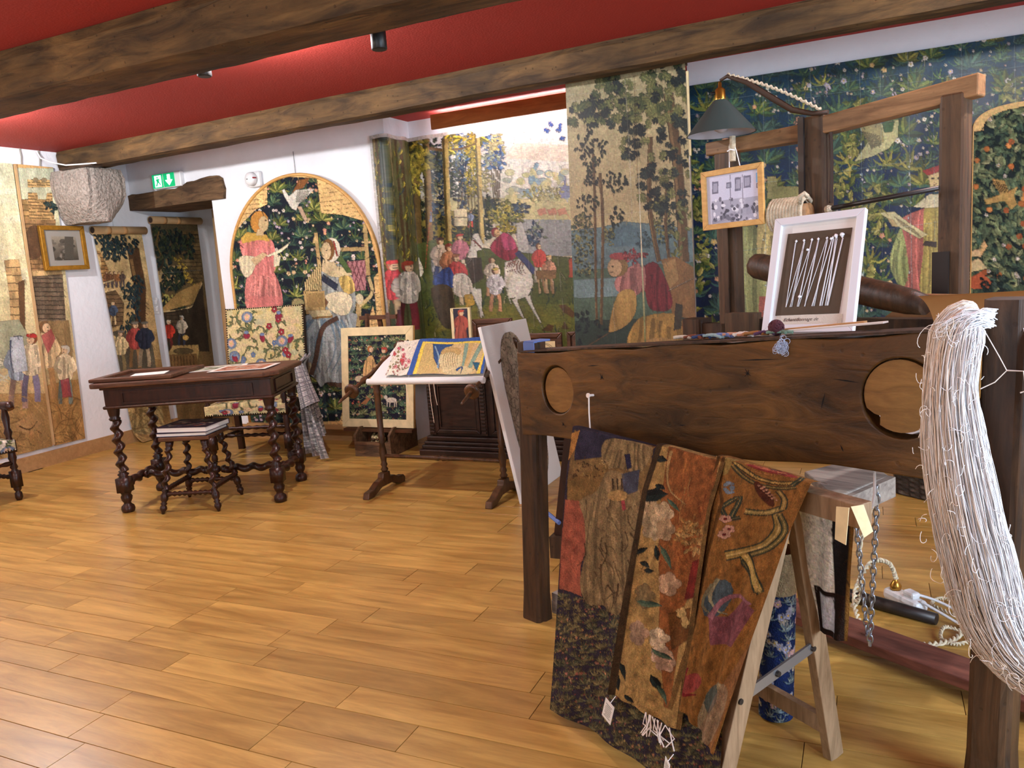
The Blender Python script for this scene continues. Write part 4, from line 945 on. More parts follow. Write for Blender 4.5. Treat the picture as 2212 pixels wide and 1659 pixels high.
# riders and beaters
def man(cx, cy, h, top, low, hat=None, face=1, hair=(96, 60, 36)): X, Y = h6((cx, cy))[0]; cv.person(X, Y, h, top, low, hair, hat, face)
cv.robe(h6((1160, 1230), (1260, 1110), (1340, 1130), (1410, 1240), (1380, 1330), (1280, 1340)), (128, 40, 56), 7, 0.5); cv.robe(h6((1260, 1110), (1340, 1120), (1400, 1230), (1290, 1250)), (170, 70, 100), 5, 0.5)
cv.head(*h6((1215, 1100))[0], 9, (206, 166, 116), (130, 40, 46)); cv.line(h6((1400, 1270), (1500, 1380), (1560, 1460)), 12, (52, 60, 96))
for a in ((330, 1800, 150, (190, 70, 64), (150, 84, 60), (170, 50, 46)), (430, 1840, 160, (214, 202, 176), (120, 36, 44), (150, 50, 40)), (720, 1560, 104, (196, 176, 150), (60, 76, 120), (70, 50, 60)), (800, 1640, 110, (176, 120, 84), (84, 60, 40), (120, 50, 44)), (900, 1480, 92, (180, 110, 120), (200, 180, 150), (170, 60, 50)), (870, 1740, 112, (160, 60, 56), (190, 170, 130), (140, 90, 60)), (1180, 1660, 84, (214, 196, 170), (196, 150, 110), None), (1210, 1800, 96, (206, 200, 196), (190, 140, 100), (196, 170, 90)), (1600, 1540, 84, (170, 66, 56), (206, 196, 170), None), (1690, 1620, 78, (190, 140, 110), (200, 170, 140), (196, 160, 110))): man(*a)
cv.robe(h6((680, 1480), (800, 1400), (860, 1560), (700, 1600)), (52, 72, 124), 5, 0.4); cv.robe(h6((840, 1480), (940, 1460), (1000, 1560), (960, 1660), (850, 1640)), (206, 196, 176), 6, 0.4)
cv.robe(h9((-30, 30), (260, 20), (300, 560), (120, 560)), (70, 60, 44), 5, 0.4); cv.poly(h9((450, 120), (560, 110), (600, 260), (480, 310)), (190, 150, 60))
cv.line(h6((640, 900), (590, 1420)), 2.5, (150, 90, 60)); cv.poly(h6((625, 1000), (640, 880), (645, 1000)), (120, 130, 150))
for x in (1630, 1700): cv.line(h6((x, 1480), (x+30, 1640)), 5, (150, 120, 84)); cv.line(h6((x-40, 1470), (x-20, 1640)), 5, (176, 150, 110)); cv.poly(h6((x-60, 1440), (x+60, 1430), (x+50, 1510), (x-50, 1510)), (120, 92, 60))
cv.poly(h9((1860, 280), (1960, 270), (2100, 400), (2060, 470), (1920, 380)), (90, 66, 40)).poly(h9((1890, 620), (1940, 520), (2000, 640)), (84, 64, 40)); cv.poly(h6((1870, 1330), (1910, 1330), (1910, 1500), (1870, 1500)), (170, 80, 60))
cv.poly(h9((1600, 650), (1700, 560), (1780, 580), (1760, 670)), (80, 58, 34))
# the part on the return and the wall face beside the recess: trunks and hanging leaves
for (c0, c1, A, B) in ((u1, u2, (-3.235, 5.035), (-3.235, 5.37)), (0, u1, (-3.35, 5.033), (-3.235, 5.033))):
    q4 = quad((A[0], A[1], HZ1), (B[0], B[1], HZ1), (B[0], B[1], HZ0), (A[0], A[1], HZ0))
    cv.H = homography(q4, [(c0*HW, 0), (c1*HW, 0), (c1*HW, HH-1), (c0*HW, HH-1)]); M = np.zeros((HH, HW), bool); M[:, int(c0*HW):int(c1*HW)+1] = True; cv.clip = M
    X0, X1 = (832, 882) if c0 else (800, 832)
    cv.poly([(X0-20, 250), (X1+20, 250), (X1+60, 800), (X0, 800)], (44, 52, 44) if not c0 else (96, 96, 60))
    for q in range(4): x = random.uniform(X0, X1); cv.line([(x, 290), (x+18, 500), (x+32, 700)], random.uniform(3, 7), random.choice(((120, 104, 64), (74, 58, 34), (150, 140, 100))))
    for q in range(120): f = random.random(); cv.leaf(random.uniform(X0-5, X1+5)+f*22, 300+f*340, 15, 6, random.uniform(1.2, 2.0), random.choice(((150, 138, 52), (196, 178, 70), (60, 70, 36), (40, 56, 60))), (84, 84, 36))
    cv.poly([(X0, 590), (X1+60, 580), (X1+60, 900), (X0, 900)], (74, 84, 50), 0.6)
    cv.person(850, 700, 140, (190, 66, 70), (176, 150, 110), (160, 90, 60), (200, 60, 60)); cv.person(880, 712, 150, (206, 196, 176), (110, 40, 46), (130, 50, 40), (150, 60, 40)); cv.clip = None
cv.H = homography(flatq, [(u2*HW, 0), (HW-1, 0), (HW-1, HH-1), (u2*HW, HH-1)])
for x in (1160, 1225, 1500, 1040): cv.crease([(x-40, 270), (x-25, 480), (x, 740)], 1.4, (230, 226, 214), 0.3)
cv.a[:6] = (186, 180, 172); cv.a[:, :4] = (176, 172, 166); cv.mottle(0.07, 18).grain(0.05)
def hunt(U, V):
    s = U*LT; X = np.where(s < L1, -3.35+s, np.where(s < L1+L2, -3.235, -3.235+(s-L1-L2))); Y = np.where(s < L1, 5.033, np.where(s < L1+L2, 5.033+(s-L1), 5.372))
    fold = 0.020*np.abs(np.sin(s*13+0.5*np.sin(V*3)))**3*np.exp(-np.maximum(s-1.0, 0)*3)+0.004*np.sin(s*40+V*9)*0.6+0.006*np.sin(s*7+V*5)
    return [X+np.where((s > L1) & (s < L1+L2), 0.012+fold, 0), Y-0.012-np.where((s > L1) & (s < L1+L2), 0, fold), HZ1+(HZ0-HZ1)*V+0.03*U*(1-V)]
cloth('painted_sheet', cv, hunt, 'paper_print', t)

# ---- tall narrow paper strip hung from the beam
t = thing('tall_tapestry_strip', 'tall oak-tree paper strip with a stooping huntsman, hung from the far beam', 'tapestry', (-1.25, 4.42, 0.6))
W = [(-1.584, 4.415, 2.345), (-0.899, 4.415, 2.34), (-0.901, 4.415, 0.57), (-1.619, 4.415, 0.57)]
s3 = K(1200, 120, 2.514)
cv = Cv(200, 420, quad(*W), (196, 176, 128)).sky((198, 182, 136), (206, 186, 138), (96, 120, 116))
cv.poly(s3((80, 930), (250, 910), (380, 880), (560, 900), (740, 920), (740, 1200), (90, 1200)), (112, 136, 140)); cv.poly(s3((280, 950), (390, 890), (480, 930), (600, 960), (600, 1010), (280, 1020)), (96, 124, 134))
cv.poly(s3((90, 1150), (760, 1100), (770, 1600), (110, 1600)), (92, 116, 96)); cv.poly(s3((100, 1200), (420, 1180), (420, 1290), (100, 1300)), (130, 156, 156)); cv.poly(s3((110, 1430), (760, 1400), (770, 1620), (110, 1620)), (56, 74, 66))
TE = ((44, 66, 72), (84, 104, 90), (150, 150, 96), (176, 170, 106)); DT = ((26, 34, 38), (40, 52, 50), (64, 76, 56)); OK_ = ((34, 44, 46), (60, 74, 58), (112, 116, 66), (150, 148, 88))
for a in ((150, 950, 26, 48, 170, 8, TE), (160, 1120, 24, 26, 70, 8, TE), (290, 960, 14, 20, 50, 8, TE), (480, 980, 20, 16, 50, 8, ((70, 96, 104), (96, 118, 116))), (580, 900, 26, 40, 120, 9, TE)): cv.foliage(*s3(a[:2])[0], *a[2:])
for (p, w_) in ((((205, 520), (215, 900), (225, 1450)), 5), (((240, 620), (258, 900), (250, 1450)), 6), (((510, 430), (500, 800), (550, 1100)), 10), (((600, 640), (590, 900), (605, 1080)), 7), (((610, 200), (660, 600), (690, 1100)), 22)): cv.line(s3(*p), w_, (104, 80, 54)).line([(x-w_*0.25, y) for x, y in s3(*p)], w_*0.3, (140, 112, 76))
for a in ((190, 480, 36, 40, 80, 10), (190, 640, 16, 20, 40, 9), (320, 650, 26, 24, 50, 9), (170, 770, 26, 16, 36, 9), (330, 850, 14, 22, 30, 9)): cv.foliage(*s3(a[:2])[0], *a[2:], DT, ang=1.3)
for q in range(150): x, y = random.uniform(90, 720), random.uniform(70, 340)*1.0; (cv.oak(*s3((x, y+max(0, (250-x)*0.3)))[0], random.uniform(20, 32), random.uniform(0, 6), *random.choice((((40, 52, 50), (28, 38, 40)), ((96, 104, 62), (70, 82, 52)), ((146, 144, 88), (110, 114, 68))))) if (x > 230 or y > 200) else None)
for q in range(120): x, y = random.uniform(300, 720), random.uniform(330, 860)-random.random()*60; (cv.oak(*s3((x, y))[0], random.uniform(18, 30), random.uniform(0, 6), *random.choice((((36, 46, 48), (26, 34, 36)), ((58, 70, 62), (40, 52, 50)), ((146, 144, 88), (110, 114, 68))))) if x > 280+(y-330)*0.45 else None)
# huntsman and horse
cv.poly(s3((560, 1090), (640, 1070), (740, 1130), (760, 1420), (620, 1400), (600, 1200)), (150, 112, 70)); cv.poly(s3((570, 1110), (640, 1080), (660, 1200), (600, 1260)), (176, 140, 90))
cv.robe(s3((460, 1140), (540, 1110), (620, 1290), (600, 1370), (500, 1360), (470, 1250)), (128, 48, 54), 7, 0.5); cv.robe(s3((340, 1180), (460, 1110), (470, 1260), (400, 1290), (330, 1250)), (196, 132, 124), 6, 0.5)
cv.robe(s3((340, 1280), (430, 1260), (440, 1370), (390, 1450), (310, 1490), (290, 1470)), (196, 158, 90), 6, 0.4, 0.75, 1.15); cv.line(s3((300, 1490), (140, 1590)), 2.5, (120, 96, 70))
cv.head(*s3((330, 1130))[0], 21, (204, 170, 128), (150, 120, 76), -1); cv.ell(*s3((350, 1070))[0], 22, 8, (176, 84, 84)); cv.foliage(*s3((420, 1070))[0], 22, 12, 40, 10, ((150, 60, 66), (190, 96, 96)))
cv.robe(s3((400, 1500), (480, 1400), (660, 1400), (700, 1560), (500, 1620), (400, 1600)), (190, 150, 80), 10, 0.5); cv.poly(s3((640, 1330), (680, 1340), (670, 1470), (630, 1480)), (70, 66, 54)); cv.poly(s3((700, 1480), (760, 1460), (770, 1600), (700, 1600)), (70, 96, 100))
cv.ell(*s3((560, 1570))[0], 46, 20, (196, 156, 96)); cv.line(s3((600, 1260), (740, 1190)), 1.6, (206, 190, 160))
for q in range(30): cv.leaf(*s3((random.uniform(110, 260), random.uniform(1380, 1580)))[0], 14, 8, random.uniform(0, 6), (30, 42, 48), (48, 62, 62))
for q in range(18): cv.leaf(*s3((random.uniform(640, 720), random.uniform(760, 1080)))[0], 15, 9, random.uniform(0, 6), (140, 142, 88), (104, 112, 66))
for y in (180, 215, 640, 830): cv.crease(s3((60, y+30), (720, y-20)), 1.2, al=0.25)
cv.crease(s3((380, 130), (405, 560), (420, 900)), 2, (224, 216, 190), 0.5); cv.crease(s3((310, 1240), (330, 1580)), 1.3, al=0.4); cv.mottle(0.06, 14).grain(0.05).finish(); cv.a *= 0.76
cut = 118
class Sub:
    pass
def part_of(cv, a, b): s_ = Sub(); s_.a = cv.a[:, a:b]; s_.w = b-a; s_.h = cv.h; return s_
f0 = lerp4(*W)
def sub(a, b, dx, dy):
    def g(U, V):
        P = f0(a+(b-a)*U, V); return [P[0]+dx*V, P[1]+dy+0.004*np.sin(V*7+a*5), P[2]]
    return g
cloth('paper_strip', part_of(cv, 0, cut+2), sub(0, cut/199, 0.0, 0), 'paper_print', t); cloth('paper_strip', part_of(cv, cut-2, 200), sub(cut/199, 1, 0.012, -0.004), 'paper_print', t)
mb = MB(); mb.box((-1.24, 4.435, 2.335), (0.69, 0.03, 0.06)); mb.build('hanging_batten', 'loom_post', t, world=True)
mb = MB(); mb.box((-0.891, 4.42, 2.05), (0.012, 0.016, 0.44)); mb.build('folded_edge', 'cream_paper', t, world=True)

# ---- dark flower-strewn paper tapestry along the back wall
t = thing('flowered_tapestry', 'huge creased blue-green flowered paper tapestry behind the loom', 'tapestry', (0.0, YB-0.01, 0.6))
W = [(-1.01, YB-0.012, 2.315), (0.80, YB-0.012, 2.308), (0.80, YB-0.012, 0.72), (-1.01, YB-0.012, 0.72)]
cv = Cv(500, 420, quad(*W), (24, 34, 54)).sky((20, 56, 74), (18, 38, 70), (18, 26, 48)); m4, m5, m7 = K(1460, 60, 4.1475), K(1800, 60, 4.148), K(1840, 360, 4.366)
G2 = [((62, 88, 52), (112, 124, 58)), ((52, 84, 70), (86, 112, 70)), ((96, 104, 50), (150, 146, 70)), ((48, 76, 72), (72, 100, 84))]
FL2 = [(196, 178, 150), (196, 140, 110), (206, 200, 186), (160, 150, 160), (206, 176, 120)]
cv.foliage(1880, 380, 420, 340, 260, 26, ((24, 54, 66), (30, 64, 70), (36, 70, 62)))
cv.strew([(1480, 60), (2280, -60), (2280, 800), (1480, 820)], 0, 46, G2[1::2], FL2[2:4])
cv.strew([(1480, 60), (2280, -60), (2280, 800), (1480, 820)], 0, 72, G2, FL2)
LF = ((70, 88, 44), (116, 126, 58), (158, 156, 82), (176, 170, 96))
for (x, y, rx, ry, n) in ((1850, 310, 30, 40, 44), (1825, 400, 28, 34, 40), (1880, 470, 36, 40, 60), (1900, 420, 30, 20, 34), (1860, 230, 26, 16, 24), (2190, 200, 30, 26, 36), (1880, 590, 26, 20, 30), (1505, 420, 16, 60, 40), (1515, 560, 18, 60, 40), (1890, 250, 20, 14, 20)): cv.foliage(x, y, rx, ry, n, 19, ((40, 70, 56),)+LF)
cv.line(m5((150, 1340), (140, 1220), (30, 1140)), 4, (150, 140, 70)).line(m5((150, 1340), (170, 1230), (240, 1240)), 3, (150, 140, 70))
cv.poly(m5((190, 1200), (330, 1000), (420, 860), (590, 820), (580, 980), (500, 1080), (360, 1150)), (176, 172, 122)); cv.poly(m5((240, 890), (430, 850), (460, 1020), (350, 1090)), (140, 130, 84)); cv.poly(m5((440, 850), (550, 840), (530, 930), (460, 940)), (60, 92, 56))
for q in range(9): cv.line(m5((270+q*18, 930+q*4), (350+q*10, 1080-q*4)), 1.4, (96, 90, 56))
# reader in the red cap
cv.robe(m7((480, 480), (720, 380), (840, 360), (830, 1200), (500, 1160), (530, 900), (470, 600)), (176, 104, 92), 10, 0.55, 0.75, 1.4); cv.robe(m7((690, 380), (860, 360), (860, 1210), (650, 1200), (680, 760)), (168, 152, 82), 10, 0.5, 0.7, 1.25)
cv.robe(m7((430, 640), (480, 600), (540, 960), (480, 1150), (380, 1000), (360, 860)), (150, 158, 96), 6, 0.5); cv.poly(m7((580, 380), (730, 260), (880, 250), (880, 380), (700, 390)), (206, 198, 160))
cv.poly(m7((265, 435), (400, 420), (560, 540), (720, 640), (640, 680), (430, 560)), (196, 188, 140)); cv.poly(m7((330, 480), (400, 500), (440, 570), (380, 560)), (180, 160, 110))
for q in range(4): cv.line(m7((400+q*20, 470+q*22), (600+q*20, 600+q*22)), 1.2, (140, 128, 90), 0.7)
cv.poly(m7((715, 60), (850, 0), (880, 200), (790, 240), (740, 200)), (206, 184, 128)); cv.poly(m7((665, 40), (840, -20), (880, -10), (880, 30), (715, 85)), (150, 56, 50)); cv.ell(*m7((765, 110))[0], 3, 1.8, (60, 50, 40)); cv.ell(*m7((822, 108))[0], 3, 1.8, (60, 50, 40)); cv.line(m7((770, 170), (800, 165)), 1.5, (140, 80, 60)); cv.poly(m7((690, 700), (800, 710), (800, 760), (670, 740)), (60, 50, 44))
# seated figure behind the left post
cv.poly(m4((820, 1330), (900, 1330), (920, 1450), (880, 1540), (820, 1530)), (150, 142, 92)); cv.poly(m4((860, 1420), (1110, 1420), (1110, 1560), (880, 1560)), (140, 136, 84)); cv.robe([(1600, 480), (1640, 500), (1680, 620), (1660, 720), (1600, 700)], (150, 150, 96), 8, 0.5); cv.robe([(1640, 470), (1680, 480), (1690, 560), (1640, 580)], (190, 170, 110), 6, 0.5); cv.poly([(1640, 640), (1690, 640), (1690, 720), (1640, 720)], (170, 100, 84))
for x in (1652, 1755, 1862, 1966, 2082, 2196): cv.crease([(x-6, 40), (x, 350), (x+6, 720)], 1.6, (206, 222, 220), 0.5)
for x in (1608, 1706, 1905, 2018): cv.crease([(x-4, 60), (x, 350), (x+4, 720)], 1.0, (170, 196, 196), 0.3)
for y in (250, 228, 420, 560): cv.crease([(1480, y), (2260, y-115)], 1.4, (196, 214, 214), 0.35)
for q in range(60): cv.ell(random.choice((1652, 1755, 1862, 1966))+random.uniform(-3, 3), random.uniform(120, 700), random.uniform(0.8, 2.2), random.uniform(1, 4), (214, 226, 226), al=0.7)
cv.mottle(0.08, 20).grain(0.06)
cloth('painted_sheet', cv, wave(lerp4(*W), (0, -1, 0), 0.004, 4.0), 'paper_print', t)
# ---- arched orange-tree panel at the right
t = thing('orange_tree_panel', 'arched orange-tree panel with gold border and brown bird, right of the loom', 'panel', (0.85, YB-0.05, 0.5))
PX0, PX1, PZ0, PZ1, PSP = 0.50, 1.20, 0.5, 1.965, 1.86
W = [(PX0, YB-0.075, PZ1), (PX1, YB-0.075, PZ1), (PX1, YB-0.075, PZ0), (PX0, YB-0.075, PZ0)]
cv = Cv(150, 300, quad(*W), (28, 38, 40))
cv.foliage(2330, 600, 260, 430, 2600, 24, ((34, 48, 44), (60, 80, 66), (92, 110, 82), (124, 136, 96))); cv.foliage(2190, 400, 120, 220, 700, 21, ((34, 48, 44), (60, 80, 66), (92, 110, 82), (124, 136, 96), (150, 154, 112)))
for q in range(110): cv.ell(random.uniform(2100, 2520), random.uniform(230, 850), 6.5, 6.5, random.choice(((170, 104, 56), (196, 130, 74), (150, 84, 50))))
for q in range(70): cv.blossom(random.uniform(2100, 2520), random.uniform(230, 850), 4.5, (214, 204, 190))
cv.poly(m7((1320, 110), (1440, 130), (1480, 230), (1570, 180), (1530, 270), (1560, 350), (1500, 410), (1440, 320), (1260, 360), (1250, 310), (1400, 260), (1340, 170)), (170, 138, 82))
for q in range(6): cv.line(m7((1340+q*22, 130+q*8), (1400+q*14, 240)), 1.3, (100, 78, 46))
cv.poly(m7((1090, 900), (1200, 860), (1280, 960), (1090, 1000)), (196, 176, 130)); cv.poly(m7((1090, 1060), (1220, 990), (1340, 1110), (1280, 1150), (1110, 1150)), (176, 92, 60)); cv.poly(m7((1090, 800), (1210, 770), (1220, 850), (1090, 850)), (206, 176, 130)); cv.poly(m7((1200, 770), (1250, 690), (1280, 750), (1220, 840)), (196, 160, 110))
cv.foliage(2150, 640, 40, 50, 60, 16, ((30, 44, 42), (64, 84, 74))).mottle(0.06).grain(0.06)
U, V = np.meshgrid(np.linspace(0, 1, cv.w), np.linspace(0, 1, cv.h)); XX = PX0+(PX1-PX0)*U; ZZ = PZ1+(PZ0-PZ1)*V; pc, ph = (PX0+PX1)/2, (PX1-PX0)/2
E2 = np.clip(np.abs(XX-pc)/ph, 0, 1)**4+np.clip((ZZ-PSP)/(PZ1-PSP), 0, 2)**2
cv.a[(ZZ > PSP-0.02) & (E2 > 0.55)] = (206, 172, 116)
cloth('picture', cv, lerp4(*W), 'tapestry', t, keep=(E2 < 1.0))
ol = [(pc+ph*(1 if math.cos(a) > 0 else -1)*abs(math.cos(a))**0.5, PSP+(PZ1-PSP)*abs(math.sin(a))) for a in np.linspace(0, PI, 30)]
mb = MB(); mb.prism(ol+[(PX0, PZ0), (PX1, PZ0)], (0, YB-0.05, 0), (1, 0, 0), (0, 0, 1), (0, -1, 0), 0.022); mb.build('backing_board', 'pine_frame', t, world=True)
# ================================================================== FURNITURE
LEGP = [(0, 0.030), (0.004, 0.036), (0.02, 0.040), (0.038, 0.036), (0.05, 0.022), (0.058, 0.020), (0.075, 0.030), (0.095, 0.034), (0.11, 0.026), (0.118, 0.031), (0.126, 0.031)]
def turned(sc, z1, z2): return [(z*sc, r*sc) for z, r in LEGP]
# ---- barley-twist table
t = thing('barley_twist_table', 'dark walnut writing table on four barley-twist legs', 'table', (-3.761, 3.559, 0), 0.42)
for sx in (-1, 1):
    for sy in (-1, 1):
        x, y = sx*0.465, sy*0.23
        mb = MB(); mb.lathe(LEGP+[(0.215, 0.031), (0.222, 0.024), (0.235, 0.034), (0.245, 0.020), (0.255, 0.026), (0.565, 0.026), (0.575, 0.034), (0.585, 0.026), (0.60, 0.030), (0.64, 0.036), (0.65, 0.038)], (x, y, 0), twist=(0.256, 0.564, 0.010, 4.2, 0.025), seg=14)
        mb.box((x, y, 0.17), (0.072, 0.072, 0.088))
        mb.build('leg', 'turned_dark', t, True)
def twist_bar(a, b, r, turns, name, parent, m='turned_dark', amp=0.008, block=0.06):
    mb = MB(); mb.lathe([(0, r*0.8), (block*0.8, r), (block, r*0.7), (1-block, r*0.7), (1-block*0.8, r), (1, r*0.8)], a, b, 12, twist=(block+0.001, 1-block-0.001, amp, turns, r*0.85)); return mb.build(name, m, parent, True)
for sx in (-1, 1): twist_bar((sx*0.465, -0.2, 0.17), (sx*0.465, 0.2, 0.17), 0.027, 3.5, 'stretcher', t)
twist_bar((-0.45, 0, 0.17), (-0.04, 0, 0.17), 0.027, 3.5, 'stretcher', t); twist_bar((0.45, 0, 0.17), (0.04, 0, 0.17), 0.027, 3.5, 'stretcher', t)
mb = MB(); mb.lathe([(0.10, 0.008), (0.115, 0.02), (0.13, 0.024), (0.145, 0.012), (0.155, 0.03), (0.185, 0.03), (0.195, 0.012), (0.205, 0.018), (0.22, 0.004)], (0, 0, 0), seg=14); mb.build('finial', 'turned_dark', t, True)
mb = MB(); mb.box((0, 0, 0.70), (0.99, 0.52, 0.115)); ap = mb.build('apron', 'turned_dark', t, bevel=0.003)
mb = MB(); mb.box((0, 0, 0.648), (1.015, 0.545, 0.020)); mb.build('lower_moulding', 'turned_dark', ap, bevel=0.008)
mb = MB(); mb.box((0, 0, 0.762), (1.02, 0.55, 0.014)); mb.build('upper_moulding', 'turned_dark', ap, bevel=0.005)
for (cx, cy, ex, w_) in ((0, -0.261, (1, 0, 0), 0.78), (0.496, 0, (0, 1, 0), 0.36), (-0.496, 0, (0, -1, 0), 0.36), (0, 0.261, (-1, 0, 0), 0.78)):
    mb = MB(); E_ = Vector(ex); nn = E_.cross(Vector((0, 0, 1))); frame4(mb, Vector((cx, cy, 0.665))-E_*w_/2, E_, (0, 0, 1), nn, w_, 0.075, 0.010, 0.007); mb.build('panel_moulding', 'turned_dark', ap)
mb = MB(); mb.prism([(-0.555, -0.295), (-0.52, -0.305), (0.47, -0.305), (0.545, -0.235), (0.555, 0.22), (0.5, 0.295), (-0.5, 0.295), (-0.555, 0.26)], (0, 0, 0.769), (1, 0, 0), (0, 1, 0), (0, 0, 1), 0.030); mb.build('table_top', 'desk_top', t, bevel=0.008)
# things lying on it
TM = Matrix.Translation((-3.761, 3.559, 0)) @ Matrix.Rotation(0.42, 4, 'Z')
def on_table(x, y, z=0.80): p = TM @ Vector((x, y, z)); return tuple(p)
o1 = thing('empty_frame', 'dark wooden frame lying open on the barley-twist table with a white sheet', 'frame', on_table(-0.33, -0.06), 0.42-0.03)
mb = MB(); frame4(mb, (-0.23, -0.22, 0.001), (1, 0, 0), (0, 1, 0), (0, 0, 1), 0.50, 0.46, 0.055, 0.022); mb.build('moulding', 'desk_top', o1, bevel=0.005)
mb = MB(); mb.box((0.02, 0.01, 0.004), (0.40, 0.36, 0.006)); mb.build('backboard', 'turned_dark', o1)
mb = MB(); mb.box((0.02, 0.03, 0.0085), (0.20, 0.15, 0.002), Matrix.Rotation(0.25, 4, 'Z')); mb.build('white_sheet', 'paper', o1)
def sheet(label, x, y, r, w_, h, paint, z=0.8):
    o = thing('printed_sheet', label, 'paper', on_table(x, y, z), 0.42+r, 'prints lying on the table'); cvp = Cv(60, 40, [(0, 0), (60, 0), (60, 40), (0, 40)], (236, 232, 220)); paint(cvp)
    mb = MB(); mb.box((0, 0, 0.001), (w_, h, 0.0015)); mb.build('paper', 'paper', o)
    P = [o.location+Matrix.Rotation(0.42+r, 3, 'Z') @ Vector(q) for q in ((-w_/2, h/2, 0.0025), (w_/2, h/2, 0.0025), (w_/2, -h/2, 0.0025), (-w_/2, -h/2, 0.0025))]
    cloth('print', cvp, lerp4(*P), 'print', o)
def pa(c):
    c.poly([(6, 5), (54, 5), (54, 35), (6, 35)], (150, 156, 128))
    for q in range(50): c.ell(random.uniform(8, 52), random.uniform(7, 33), 3, 2, random.choice(((96, 110, 84), (206, 204, 184), (120, 112, 90))))
def pb(c):
    c.poly([(5, 4), (55, 4), (55, 36), (5, 36)], (170, 110, 80))
    for q in range(40): c.ell(random.uniform(8, 52), random.uniform(7, 33), 3, 2, random.choice(((196, 146, 112), (120, 70, 50), (206, 190, 170))))
sheet('sheet with a pale green print on the twist-legged table', 0.06, 0.10, 0.22, 0.34, 0.24, pa); sheet('sheet with a reddish brown print on the twist-legged table', 0.27, -0.02, -0.05, 0.36, 0.27, pb, 0.8035)
# ---- twist-leg stool
t = thing('twist_leg_stool', 'small dark stool with splayed twisted legs in front of the table', 'stool', (-3.715, 3.388, 0), 0.36)
for sx in (-1, 1):
    for sy in (-1, 1):
        mb = MB(); mb.lathe([(0, 0.008), (0.03, 0.011), (0.07, 0.021), (0.10, 0.019), (0.12, 0.013), (0.14, 0.02), (0.16, 0.013), (0.19, 0.021), (0.25, 0.023), (0.29, 0.014), (0.31, 0.02), (0.33, 0.016), (0.86, 0.017), (0.88, 0.024), (0.9, 0.018), (0.93, 0.022), (1.0, 0.024)], (sx*0.172, sy*0.168, 0), (sx*0.105, sy*0.10, 0.43), 12, twist=(0.335, 0.855, 0.008, 3.6, 0.0165)); mb.build('leg', 'turned_dark', t, True)
bead = [(0, 0.012)]+[(0.08+0.84*q/16, 0.0095 if q % 2 else 0.017) for q in range(17)]+[(1, 0.012)]
for a, b in (((-0.15, -0.147, 0.115), (0.15, -0.147, 0.115)), ((-0.15, 0.147, 0.115), (0.15, 0.147, 0.115)), ((-0.15, -0.147, 0.14), (-0.15, 0.147, 0.14)), ((0.15, -0.147, 0.14), (0.15, 0.147, 0.14))): mb = MB(); mb.lathe(bead, a, b, 10); mb.build('stretcher', 'turned_dark', t, True)
mb = MB(); mb.box((0, 0, 0.442), (0.31, 0.285, 0.026)); mb.build('seat', 'desk_top', t, bevel=0.006)
def book(label, x, y, z, rz, w_, d, h, cover):
    o = thing('book', label, 'book', (x, y, z), rz, 'books on the stool')
    mb = MB(); mb.box((0, 0, h/2), (w_-0.008, d-0.008, h-0.006)); mb.build('pages', 'paper', o)
    mb = MB(); mb.box((0, 0, 0.0015), (w_, d, 0.003)); mb.build('back_cover', cover, o); mb = MB(); mb.box((0, d/2-0.002, h/2), (w_, 0.004, h)); mb.build('spine', cover, o)
    c = Cv(70, 50, [(0, 0), (70, 0), (70, 50), (0, 50)], (40, 30, 44)); c.poly([(5, 4), (65, 4), (65, 46), (5, 46)], (34, 28, 40))
    for q in range(70): c.ell(random.uniform(6, 64), random.uniform(6, 44), random.uniform(1, 5), random.uniform(1, 3), random.choice(((120, 60, 50), (160, 140, 120), (60, 56, 80), (96, 84, 60))))
    M3 = Matrix.Rotation(rz, 3, 'Z'); P = [Vector((x, y, z))+M3 @ Vector(q) for q in ((-w_/2, d/2, h), (w_/2, d/2, h), (w_/2, -d/2, h), (-w_/2, -d/2, h))]
    mb = MB(); mb.box((0, 0, h-0.0017), (w_, d, 0.003)); f = mb.build('front_cover', cover, o); cloth('cover_print', c, lerp4(*[p+Vector((0, 0, 0.0006)) for p in P]), 'print', o)
plain('navy', (30, 36, 66), 0.35); plain('plum', (60, 34, 50), 0.35)
book('thin navy book at the bottom of the stool pile', -3.715, 3.375, 0.456, 0.28, 0.32, 0.25, 0.022, 'navy'); book('thick art book with dark printed cover on top of the pile', -3.705, 3.38, 0.4785, 0.22, 0.33, 0.25, 0.032, 'plum')
